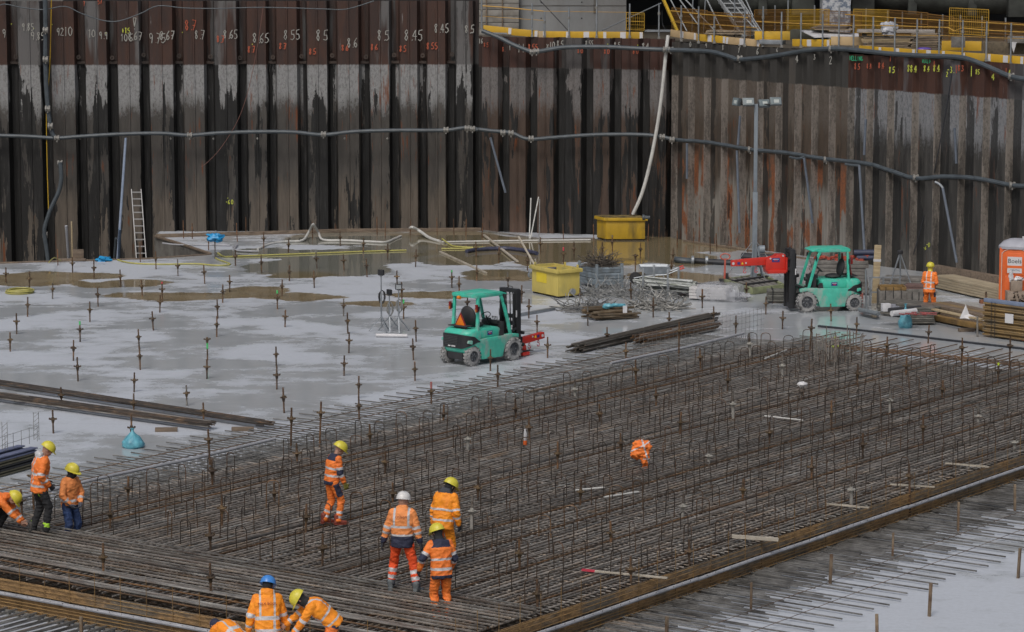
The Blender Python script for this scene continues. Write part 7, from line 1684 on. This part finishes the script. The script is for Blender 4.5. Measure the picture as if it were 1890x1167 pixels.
# ================================================================ TOP OF THE WALLS
def YW(px, off=0.0):
    """depth of the wall top behind a photo column, plus an offset"""
    if px < 1245: return lerp(118.85, 116.75, max(0, (px - 882) / 363)) + off
    return (R0 + dR * rw_s(px, 7.5)).y + off
BX0 = aty(958, 40, 124).x; BX1 = aty(1156, 40, 124).x
t = thing('bridge_pier', 'large pale concrete pier block behind the middle wall', 'pier')
mb = MB(); mb.box(((BX0 + BX1) / 2, 126.5, 11), (BX1 - BX0, 5, 8)); mb.build('shaft', CONC, t, bevel=.03)
mb = MB()
for x in (BX0 + .9, BX0 + 2.55): 
    for z in (8.1, 8.75): mb.tube((x, 123.98, z), (x, 124.05, z), .03, 8)
tag(mb.build('tie_holes', BLACKR, t), None, None, kind='stuff')
mb = MB(); mb.box(((BX0 + BX1) / 2 + .9, 123.99, 9.8), (.10, .03, 3.0)); mb.box(((BX0 + BX1) / 2, 123.985, 8.62), (BX1 - BX0, .02, .02)); mb.build('joint', CONCD, t)
t = thing('formwork_wall', 'pale boarded formwork panels left of the concrete pier', 'formwork')
xa = aty(884, 30, 123.5).x
for k in range(9): mb = MB(); mb.box(((xa + BX0) / 2, 123.7, 7.55 + k * .26), (BX0 - xa - .02, .08, .24)); mb.build('form_board', mat('form_board', (.27, .26, .24), .8, 0, .2, 2, (.20, .18, .15), .55, .12, 1.5, orand=.15), t, bevel=.01)
for k in (.3, .95): mb = MB(); mb.box((xa + k, 123.62, 8.8), (.05, .06, 3)); mb.build('form_post', TIMB, t)
# dark structure behind: backdrop wall and girders
t = thing('steel_bridge', 'dark steel bridge structure with round girders above the right wall', 'bridge')
mb = MB(); mb.box((30, 133.0, 14), (80, .8, 16)); mb.box((-10, 131, 14), (18.5, .6, 16)); mb.build('web_plate', SHADOWB, t)
for (xa, xb, zz, r) in ((1290, 1500, 8.98, .62), (1590, 1960, 9.02, .60)):
    a = aty(xa, 12, 124.5); b_ = aty(xb, 12, 121 if xa > 1500 else 124.5); mb = MB(); mb.tube((a.x, a.y, zz), (b_.x, b_.y, zz - .1), r, 20); mb.build('girder', DARKB, t, smooth=True)
    for f_ in (.25, .55, .85): p = a.lerp(b_, f_); mb = MB(); mb.box((p.x, p.y, zz - .05), (.35, r * 2.2, r * 2.25)); mb.build('diaphragm', DARKB, t, bevel=.02)
for px_, w in ((1480, .9), (1590, .9), (1880, 1.0)): a = aty(px_, 10, 123.5 if px_ < 1600 else 121); mb = MB(); mb.box((a.x, a.y - .4, 9.3), (w, .5, 2.0)); mb.build('bearing_block', DARKB, t, bevel=.02)
mb = MB(); mb.box((30, 127, 14.0), (60, 12, 1.0)); mb.build('deck', DARKB, t)
t = thing('column', 'speckled blue and white concrete column behind the scaffolding', 'column'); a = aty(1518, 15, 121); b_ = aty(1570, 15, 121)
mb = MB(); mb.box(((a.x + b_.x) / 2, 121.5, 10), (b_.x - a.x, 1, 6)); mb.build('shaft', mat('speckled_column', (.16, .20, .27), .7, 0, .3, 6, (.42, .44, .47), .50, .04, 6), t)
# wall-top scaffolding
def toe(label, segs, yo=0.10):
    root = thing('scaffold_edge_guard', label, 'edge protection'); 
    for i, (x0, y0, x1, y1, kind) in enumerate(segs):
        a = aty(x0, y0, YW(x0, yo)); b_ = aty(x1, y1, YW(x1, yo)); mb = MB(); mb.beam(a, b_, .04, .265); tb = mb.build('toe_board', TOEY if kind == 'y' else TOEP, root, bevel=.004)
        d = (b_ - a).normalized(); nn = Vector((d.y, -d.x, 0)); L_ = (b_ - a).length
        for f_ in ([.93] if L_ < 1.3 else [.45, .95]):
            p = a + d * L_ * f_ + nn * .026; mb = MB(); mb.beam(p - d * (.06 + .05 * (f_ < .6)), p + d * (.06 + .05 * (f_ < .6)), .008, .24); mb.build('label_plate', PAPER, tb)
    return root
g1 = toe('yellow toe boards and tube guard rails along the top of the middle wall', [(892, 53, 945, 58, 'y'), (945, 59, 993, 63, 'y'), (994, 64, 1006, 64, 'p'), (1006, 64, 1051, 64.5, 'y'), (1052, 64.5, 1120, 65, 'y'), (1120, 65, 1187, 65.5, 'y')])
g2 = toe('yellow and pale toe boards with tube guard rails along the top of the right wall', [(1238, 61, 1286, 68, 'p'), (1287, 69, 1340, 74, 'y'), (1340, 74, 1343, 75, 'y'), (1343, 75, 1403, 80, 'p'), (1463, 79, 1533, 80, 'y'), (1586, 91, 1628, 94, 'y'), (1629, 94, 1690, 98, 'y'), (1690, 98, 1745, 101, 'y'), (1745, 101, 1782, 104, 'y'), (1783, 104, 1830, 107, 'y'), (1830, 107, 1890, 112, 'y'), (1890, 112, 1940, 116, 'y')])
def posts(root, lst, yo, r=.030, m=GALV, foot=True):
    for x, y0, y1 in lst:
        Y = YW(x, yo); a = aty(x, y1, Y); b_ = aty(x, y0, Y); b_.x = a.x; mb = MB(); mb.tube(a, b_, r, 8); mb.build('scaffold_post', m, root, smooth=True)
        if foot: mb = MB(); mb.box(a + Vector((0, -.03, .04)), (.10, .10, .10)); mb.build('foot_clamp', CLAMP, root); mb = MB(); mb.tube(b_ + Vector((0, 0, -.45)), b_ + Vector((0, 0, -.35)), r * 1.7, 8); mb.build('clamp', CLAMP, root)
posts(g1, [(889, 0, 58), (982, 6, 68), (1005, 22, 70), (1050, 14, 70), (1101, -5, 70), (1162, 7, 70), (1216, 6, 72)], .0)
posts(g2, [(1257, 10, 76), (1289, 12, 80), (1318, 30, 80), (1374, 15, 86), (1408, 12, 86), (1442, 22, 88), (1478, 24, 88), (1518, 26, 90), (1548, 10, 92), (1575, 28, 95), (1611, 31, 98), (1651, 33, 100), (1692, 35, 103), (1733, 36, 105), (1776, 37, 107), (1820, 40, 113), (1865, 43, 120)], .0)
g3 = thing('scaffold_edge_guard', 'rear row of yellow mesh panels and tubes behind the right wall walkway', 'edge protection')
posts(g3, [(1430, 10, 60), (1454, 0, 55), (1503, 10, 52), (1598, 16, 55), (1638, 19, 56), (1665, 22, 60), (1700, 25, 64), (1739, 27, 78), (1772, 28, 76), (1812, 30, 78), (1855, 33, 84)], 3.5, .028, foot=False)
YR = mat('yellow_rail', (.52, .30, .05), .6, 0, .15, 3, orand=.1)
def rail(root, pts, yo, r=.022, m=YR):
    w = [aty(x, y, YW(x, yo)) for x, y in pts]; mb = MB(); mb.path(w, r, 6); mb.build('guard_rail', m, root, smooth=True)
rail(g1, [(890, 11, ), (935, 14), (1003, 21)], .05); rail(g1, [(890, 30), (1003, 38)], .05, .012); rail(g1, [(1003, 21), (1160, 23)], .05, .010)
rail(g2, [(1236, 20), (1300, 27), (1380, 33)], .05); rail(g2, [(1238, 40), (1400, 52)], .05, .014); rail(g2, [(1395, 40), (1480, 44), (1540, 47), (1600, 47), (1655, 48)], .05); rail(g2, [(1655, 48), (1700, 50), (1750, 51), (1762, 58), (1775, 52), (1820, 56), (1895, 60)], .05); rail(g2, [(1560, 27), (1650, 33), (1740, 38), (1840, 43), (1900, 47)], .05, .018)
rail(g2, [(1600, 65), (1740, 66), (1895, 72)], .05, .012)
def mesh_panel(root, x0, y0, x1, y1, h, yo, m=MESHY, sp=.085):
    """y0,y1 = bottom edge; h in metres"""
    a = aty(x0, y0, YW(x0, yo)); b_ = aty(x1, y1, YW(x1, yo)); L_ = (b_ - a).length; mb = MB()
    for z in (0, h * .5, h): mb.tube(a + Vector((0, 0, z)), b_ + Vector((0, 0, z)), .015, 5)
    for k in range(5): z = h * (k + .5) / 5; mb.tube(a + Vector((0, 0, z)), b_ + Vector((0, 0, z)), .006, 3)
    n = max(2, int(L_ / sp))
    for k in range(n + 1): p = a.lerp(b_, k / n); mb.tube(p, p + Vector((0, 0, h)), .016 if k in (0, n) else .007, 4)
    mb.build('mesh_panel', m, root, fix=False)
mesh_panel(g1, 1156, 55, 1189, 56, .66, .5)
for x0, x1, yb0, yb1, h in ((1240, 1305, 60, 66, .95), (1305, 1385, 66, 72, .9)): mesh_panel(g2, x0, yb0, x1, yb1, h, 1.2, mat('dark_orange_mesh', (.22, .11, .02), .7), .05)
for x0, x1, yb0, yb1 in ((1392, 1450, 60, 60), (1450, 1530, 60, 60), (1520, 1590, 62, 66), (1575, 1640, 60, 62), (1640, 1712, 62, 68), (1712, 1760, 70, 76), (1752, 1824, 78, 84), (1824, 1900, 84, 90)): mesh_panel(g3, x0, yb0, x1, yb1, .85, 3.4, MESHY if x0 % 4 else mat('dark_orange_mesh', (.22, .11, .02), .7), .05)
mesh_panel(g3, 1752, 62, 1824, 66, .9, 2.6)
# front yellow low mesh behind toe boards
# stair tower
t = thing('stair_flight', 'aluminium stair flight descending behind the right wall toe boards', 'stairs')
a = aty(1318, -14, YW(1330, 3.2)); b_ = aty(1372, 70, YW(1380, 1.2)); w = Vector((.80, 0, 0))
STA = mat('stair_aluminium', (.40, .42, .43), .5, .3, .15, 5)
for o_ in (Vector((0, 0, 0)), w): mb = MB(); mb.beam(a + o_, b_ + o_, .04, .14); mb.build('stringer', STA, t)
for k in range(10): p = a.lerp(b_, (k + .5) / 10); mb = MB(); mb.box(p + w / 2, (.78, .22, .04)); mb.box(p + w / 2 + Vector((0, .10, -.10)), (.78, .02, .17)); mb.build('tread', STA, t)
for x0, y0, x1, y1 in ((1236, 0, 1268, 58), (1252, 0, 1290, 48), (1262, 0, 1330, 98 - 30), (1303, 0, 1342, 76), (1343, 0, 1392, 52), (1360, 0, 1402, 60), (1326, 0, 1352, 30), (1375, 0, 1390, 30)):
    mb = MB(); mb.tube(aty(x0, y0 - 4, YW(x0, 2.0)), aty(x1, y1, YW(x1, 1.0)), .026, 6); mb.build('hand_rail', STA, t, smooth=True)
mb = MB(); mb.tube(aty(1279, 0, YW(1280, 1.5)), aty(1277, 60, YW(1280, 1.5)), .026, 6); mb.tube(aty(1302, 0, YW(1300, 1.5)), aty(1298, 65, YW(1300, 1.5)), .026, 6); mb.tube(aty(1356, 0, YW(1356, 1.5)), aty(1355, 76, YW(1356, 1.5)), .026, 6); mb.build('standard', GALV, t, smooth=True)
mb = MB(); mb.beam(aty(1223, -4, YW(1225, 1.5)), aty(1250, 58, YW(1250, .6)), .10, .10); tag(mb.build('raking_beam', YELO, bevel=.01), 'bright yellow raking beam above the wall corner', 'beam')
mb = MB(); mb.tube(aty(1220, 6, YW(1220, .5)), aty(1110, 57, YW(1110, 1.5)), .022, 6); tag(mb.build('brace_tube', GALV, smooth=True), 'long thin grey brace tube rising to the wall corner', 'tube')
mb = MB(); mb.tube(aty(996, 0, YW(996, 1.5)), aty(1048, 56, YW(1048, 1.2)), .02, 6); tag(mb.build('brace_tube', BLACKR, smooth=True), 'thin dark brace slanting across the concrete pier', 'tube')
mb = MB(); mb.beam(aty(1190, 57, YW(1190, .6)), aty(1238, 57, YW(1238, .6)), .12, .08); tag(mb.build('beam', GALV), 'grey steel beam bridging the gap at the wall corner', 'beam')
mb = MB(); q0_ = aty(905, 61, YW(905, -.1)); q1_ = aty(936, 62, YW(936, -.1)); mb.beam(q0_, q1_, .04, .05); tag(mb.build('beam', GALV), 'small pale bracket under the first toe board of the middle wall', 'bracket')
# material on the walkway
def box_at(name, label, cat, x0, y0, x1, y1, yo, depth, m, bevel=.01, rz=None):
    Y = YW((x0 + x1) / 2, yo); a = aty(x0, y1, Y); b_ = aty(x1, y0, Y); mb = MB(); mb.box((0, 0, 0), (b_.x - a.x, depth, b_.z - a.z)); o = mb.build(name, m, bevel=bevel); o.location = ((a.x + b_.x) / 2, Y + depth / 2, (a.z + b_.z) / 2); o.rotation_euler = (0, 0, WALLROT * .35 if rz is None else rz); return tag(o, label, cat)
for i, (x0, x1, y0, y1, nn, m, lab) in enumerate(((1592, 1682, 69, 88, 7, TIMBL, 'stack of pale timber boards on the walkway under the white sack'), (1682, 1735, 62, 90, 9, TIMB, 'ragged stack of timber offcuts right of the white sack'), (1500, 1566, 48, 56, 3, TIMB, 'brown timber stack in front of the speckled column'), (1300, 1400, 56, 64, 2, TIMB, 'low brown boards behind the stair foot'))):
    Y = YW((x0 + x1) / 2, 1.0); a = aty(x0, y1, Y); b_ = aty(x1, y0, Y); t = thing('board_stack', lab, 'boards', (a.x, Y, a.z), WALLROT * .3); rr = random.Random(i)
    for k in range(nn):
        hh = (b_.z - a.z) / nn; mb = MB(); mb.box(((b_.x - a.x) / 2 + rr.uniform(-.1, .1), .4, hh * (k + .5)), ((b_.x - a.x) * rr.uniform(.8, 1.05), .8, hh * .7)); mb.build('board', mat('site_board', (.30, .235, .16), .8, 0, .3, 4, (.17, .14, .11), .55, .1, 3, orand=.3) if rr.random() < .6 else m, t, bevel=.004)
box_at('formwork_sheet', 'grey sheet lying on the timber boards by the white sack', 'sheet', 1585, 56, 1728, 61, 1.2, .8, mat('grey_sheet', (.36, .33, .30), .7, 0, .15, 2), rz=-.15)
box_at('formwork_sheet', 'dark sheeted crate left of the timber boards on the walkway', 'sheet', 1462, 56, 1530, 74, .9, .8, mat('dark_olive', (.06, .06, .045), .7), rz=-.2)
Yq = YW(1530, .6); mb = MB(); mb.add([aty(1478, 56, Yq + .9), aty(1585, 62, Yq + .4), aty(1585, 66, Yq - .1), aty(1503, 68, Yq - .1), aty(1478, 57.5, Yq + .9), aty(1585, 63.5, Yq + .4), aty(1585, 68, Yq - .1), aty(1503, 70, Yq - .1)], [(0, 1, 2, 3), (7, 6, 5, 4), (0, 4, 5, 1), (1, 5, 6, 2), (2, 6, 7, 3), (3, 7, 4, 0)]); tag(mb.build('formwork_sheet', WHITE), 'white plywood sheet lying on the walkway right of the stairs', 'sheet')
box_at('toe_panel', 'yellow guard panel set back between stairs and white sheet', 'panel', 1393, 58, 1460, 74, .5, .05, TOEY, rz=-.10)
box_at('toe_panel', 'pale guard panel left of the timber stack', 'panel', 1533, 68, 1595, 84, .3, .05, TOEP, rz=-.35)
box_at('toe_panel', 'ochre panel standing behind the tilted pallet', 'panel', 1738, 76, 1812, 94, 1.6, .05, TOEY, rz=-.3)
box_at('grating', 'grey steel frame lying on the wall top below the set back yellow panel', 'frame', 1403, 74, 1450, 82, .1, .3, GALV, rz=-.5)
box_at('mesh_roll', 'grey brown netting roll behind the right end of the toe boards', 'netting', 1815, 78, 1900, 100, 1.2, .3, mat('netting', (.15, .12, .08), .8, 0, .4, 9), rz=-.3)
box_at('pallet', 'grey pallet tilted against the rear guard on the walkway', 'pallet', 1756, 68, 1782, 88, 1.0, .1, TIMBG, rz=-.1)
box_at('board_stack', 'pale boards stacked at the right end of the walkway', 'boards', 1862, 68, 1905, 80, 1.0, .5, TIMBG, rz=-.2)
Y = YW(1640, 1.0); c = aty(1640, 54, Y); mb = MB(); mb.blob((0, 0, 0), (.27, .25, .26), 16, 12, .35, seed=2); mb.box((0, 0, 0), (.44, .38, .42)); o = mb.build('sack', FILM, smooth=True); o.location = c; tag(o, 'white plastic wrapped sack standing on the timber stack', 'sack')
Y = YW(1705, .4); c = aty(1705, 91, Y); mb = MB(); mb.blob((0, 0, 0), (.27, .2, .07), 16, 8); o = mb.build('tub', mat('purple_plastic', (.14, .09, .40), .4), smooth=True); o.location = c; tag(o, 'purple plastic tub lid behind the toe board', 'tub')
mb = MB(); c = aty(1870, 84, YW(1870, .1)); mb.add([c + Vector(p) for p in ((-.1, 0, .12), (.12, 0, .12), (.02, 0, -.25), (0, .1, 0))], [(0, 2, 1), (0, 1, 3), (0, 3, 2), (1, 2, 3)]); tag(mb.build('cloth', WHITE), 'white cloth hanging from the guard rail at the right', 'cloth')
hose('hanging_cable', 'thin black cable hanging before the dark bridge at the wall corner', 'cable', [aty(1222, 20, YW(1222, 1)), aty(1223, 45, YW(1222, 1)), aty(1232, 58, YW(1230, .8))], .012, BLACKH)
# ---------------------------------------------------------------- sprayed and chalked marks on the walls
GL = {'0': [[(.5, 1), (.1, .8), (.05, .3), (.4, 0), (.85, .2), (.9, .7), (.5, 1)]], '1': [[(.3, .8), (.55, 1), (.5, 0)]], '2': [[(.1, .8), (.5, 1), (.85, .75), (.1, 0), (.9, .05)]], '3': [[(.1, .95), (.8, .9), (.4, .55), (.85, .3), (.45, 0), (.05, .1)]],
      '4': [[(.6, 0), (.65, 1), (.05, .35), (.95, .35)]], '5': [[(.9, 1), (.25, .95), (.15, .55), (.7, .55), (.85, .2), (.4, 0), (.05, .1)]], '6': [[(.8, 1), (.2, .6), (.1, .2), (.5, 0), (.85, .25), (.5, .5), (.15, .3)]], '7': [[(.1, 1), (.9, .95), (.35, 0)], [(.2, .5), (.75, .5)]],
      '8': [[(.8, .85), (.5, 1), (.2, .8), (.75, .3), (.5, 0), (.2, .25), (.8, .85)]], '9': [[(.8, .6), (.3, .5), (.2, .85), (.6, 1), (.85, .8), (.7, 0)]], '.': [[(.4, .02), (.55, .08)]], '-': [[(.1, .5), (.8, .5)]], '+': [[(.1, .5), (.8, .5)], [(.45, .1), (.45, .9)]], '!': [[(.3, 1), (.8, 1), (.55, .3), (.3, 1)], [(.5, .0), (.58, .08)]],
      'H': [[(.1, 0), (.1, 1)], [(.85, 0), (.85, 1)], [(.1, .5), (.85, .5)]], 'E': [[(.85, 1), (.1, 1), (.1, 0), (.85, 0)], [(.1, .5), (.7, .5)]], 'L': [[(.1, 1), (.1, 0), (.8, 0)]], 'I': [[(.4, 0), (.4, 1)]], 'N': [[(.1, 0), (.1, 1), (.85, 0), (.85, 1)]], 'G': [[(.85, .9), (.3, 1), (.05, .5), (.3, 0), (.85, .1), (.85, .45), (.5, .45)]],
      'V': [[(.05, 1), (.45, 0), (.9, 1)]], 'R': [[(.1, 0), (.1, 1), (.8, .8), (.1, .5), (.85, 0)]], 'O': [[(.5, 1), (.05, .5), (.5, 0), (.95, .5), (.5, 1)]], 'M': [[(.05, 0), (.1, 1), (.5, .4), (.85, 1), (.9, 0)]], 'x': [[(.1, .6), (.8, 0)], [(.1, 0), (.8, .6)]], '|': [[(.5, 0), (.5, 1)]], 'o': [[(.5, .35), (.2, .2), (.5, 0), (.8, .2), (.5, .35)]]}
rmk = random.Random(21)
def mark(txt, px, py, hpx, m, which, th=.03, sl=0):
    """hand painted strokes lying on the outer face of a pile"""
    if which == 'L': c = aty(px, py, LY + .45); c.y = left_y(c.x) - .042; ax = Vector((1, .022, 0)).normalized(); nn = Vector((0, -1, 0)); root = rl
    elif which == 'M':
        Y = YW(px) ; c = aty(px, py, Y); s_ = (Vector((c.x, c.y)) - M0).dot(dM); q = M0 + dM * s_ + nM * .425; c = Vector((q.x, q.y, c.z)); ax = Vector((dM.x, dM.y, 0)); nn = Vector((nM.x, nM.y, 0)); root = rm_
    else:
        s_ = rw_s(px, 6.8); q = R0 + dR * s_ + nR * .235; c = Vector((q.x, q.y, aty(px, py, q.y).z)); ax = Vector((dR.x, dR.y, 0)); nn = Vector((nR.x, nR.y, 0)); root = rr1 if s_ < s1[-1] else rr2
    hm = hpx * c.y / FPX; wch = hm * (.52 if which != 'R' else .62); x = -len([ch for ch in txt if ch != '.']) * wch * .5; mb = MB(); th = min(th, hm * .13)
    for ch in txt:
        for st in GL.get(ch, []):
            pts = [c + ax * (x + (p[0] + rmk.uniform(-.06, .06)) * wch * .85) + Vector((0, 0, (p[1] - .5 + rmk.uniform(-.05, .05) + (sl * p[0])) * hm)) + nn * .004 for p in st]
            for a, b_ in zip(pts[:-1], pts[1:]): mb.beam(a, b_, .006, th * rmk.uniform(.8, 1.3), up=Vector((0, 0, 1)) if abs((b_ - a).normalized().z) < .8 else ax) if abs((b_ - a).normalized().z) < .8 else mb.beam(a, b_, th * rmk.uniform(.8, 1.3), .006, up=nn)
        x += wch * (.45 if ch == '.' else 1.0)
    mb.build('painted_mark', m, root)
for a in (('9', 8, 62, 15, SPW), ('9.85', 50, 50, 13, SPW), ('9.85', 68, 67, 15, SPW), ('10', 126, 58, 16, SPW), ('92', 111, 59, 14, SPW), ('10', 169, 62, 14, SPW), ('9.9', 189, 66, 13, SPW), ('9.75', 288, 71, 18, SPW), ('8.67', 306, 66, 16, SPW), ('8.7', 366, 65, 16, SPW), ('8.65', 423, 64, 16, SPW), ('8.65', 479, 71, 18, SPW), ('8.55', 536, 65, 18, SPW), ('8.5', 592, 66, 19, SPW),
          ('8.6', 648, 80, 17, SPW), ('8.5', 705, 66, 19, SPW), ('8.45', 761, 66, 20, SPW), ('8.45', 813, 53, 16, SPW), ('8.5', 865, 55, 15, SPW), ('10.5', 232, 70, 13, SPW), ('8.67', 247, 67, 15, SPW), ('!', 248, 44, 22, SPW), ('8.7', 405, 73, 12, SPO), ('8.7', 462, 92, 12, SPO), ('8.7', 520, 86, 11, SPO), ('8.5', 575, 96, 11, SPO), ('8.6', 635, 89, 11, SPO), ('8.6', 689, 88, 11, SPO), ('8.5', 742, 91, 11, SPO), ('8.55', 796, 86, 12, SPO), ('8.7', 349, 47, 18, SPO), ('+15', 232, 57, 10, SPY), ('-6.0', 422, 374, 8, SPY), ('-', 420, 367, 6, SPY),
          ('o', 21, 43, 5, SPY), ('o', 62, 51, 5, SPY), ('o', 96, 44, 5, SPY), ('o', 336, 59, 5, SPY), ('o', 465, 81, 5, SPY), ('o', 195, 60, 5, SPY), ('7', 155, 7, 8, SPO), ('57', 184, 4, 8, SPO)):
    mark(*a, 'L')
for a in (('16', 893, 75, 9, SPW), ('8.5', 902, 82, 8, SPO), ('8.', 934, 90, 8, SPO), ('8.55', 988, 86, 11, SPO), ('x10', 1022, 82, 11, SPW), ('8.5', 1038, 80, 11, SPW), ('8.55', 1092, 79, 9, SPW), ('8.5', 1143, 82, 10, SPW), ('8.4', 1195, 84, 11, SPW), ('8.0', 1075, 93, 9, SPO), ('8.0', 1124, 94, 9, SPO), ('8.0', 1177, 94, 9, SPO), ('o', 1077, 82, 5, SPY), ('o', 1127, 79, 5, SPY), ('o', 1182, 81, 5, SPY), ('||', 968, 88, 16, SPW), ('|', 947, 85, 14, SPW)): mark(*a, 'M')
for a in (('HELLING', 1589, 108, 8, SPG), ('8.5', 1590, 123, 11, SPO), ('8.4', 1612, 122, 9, SPO), ('8.4', 1634, 121, 11, SPO), ('8.5', 1654, 129, 11, SPY), ('88.4', 1691, 127, 12, SPY), ('8.4', 1718, 127, 11, SPY), ('VERLO', 1718, 113, 7, SPG), ('8.4', 1736, 126, 12, SPY), ('-3.', 1762, 129, 11, SPY), ('8.3', 1781, 126, 11, SPO), ('85', 1813, 133, 9, SPY), ('4', 1842, 142, 12, SPY), ('4', 1872, 135, 12, SPY), ('2', 1757, 137, 9, SPY), ('3', 1512, 105, 10, SPW), ('2', 1542, 111, 14, SPW),
          ('4', 1480, 109, 13, SPW), ('0', 1283, 82, 9, SPW), ('9', 1312, 84, 8, SPW), ('8', 1343, 88, 9, SPW), ('7', 1373, 90, 14, SPW), ('6', 1407, 95, 12, SPW), ('6', 1443, 92, 9, SPW), ('|', 1652, 108, 12, SPO), ('|', 1733, 119, 12, SPO), ('|', 1774, 128, 14, SPO), ('|', 1802, 132, 18, SPY), ('|', 1866, 132, 12, SPO), ('-0', 1728, 452, 8, SPY), ('-6', 1722, 458, 6, SPY)): mark(*a, 'R', .034)
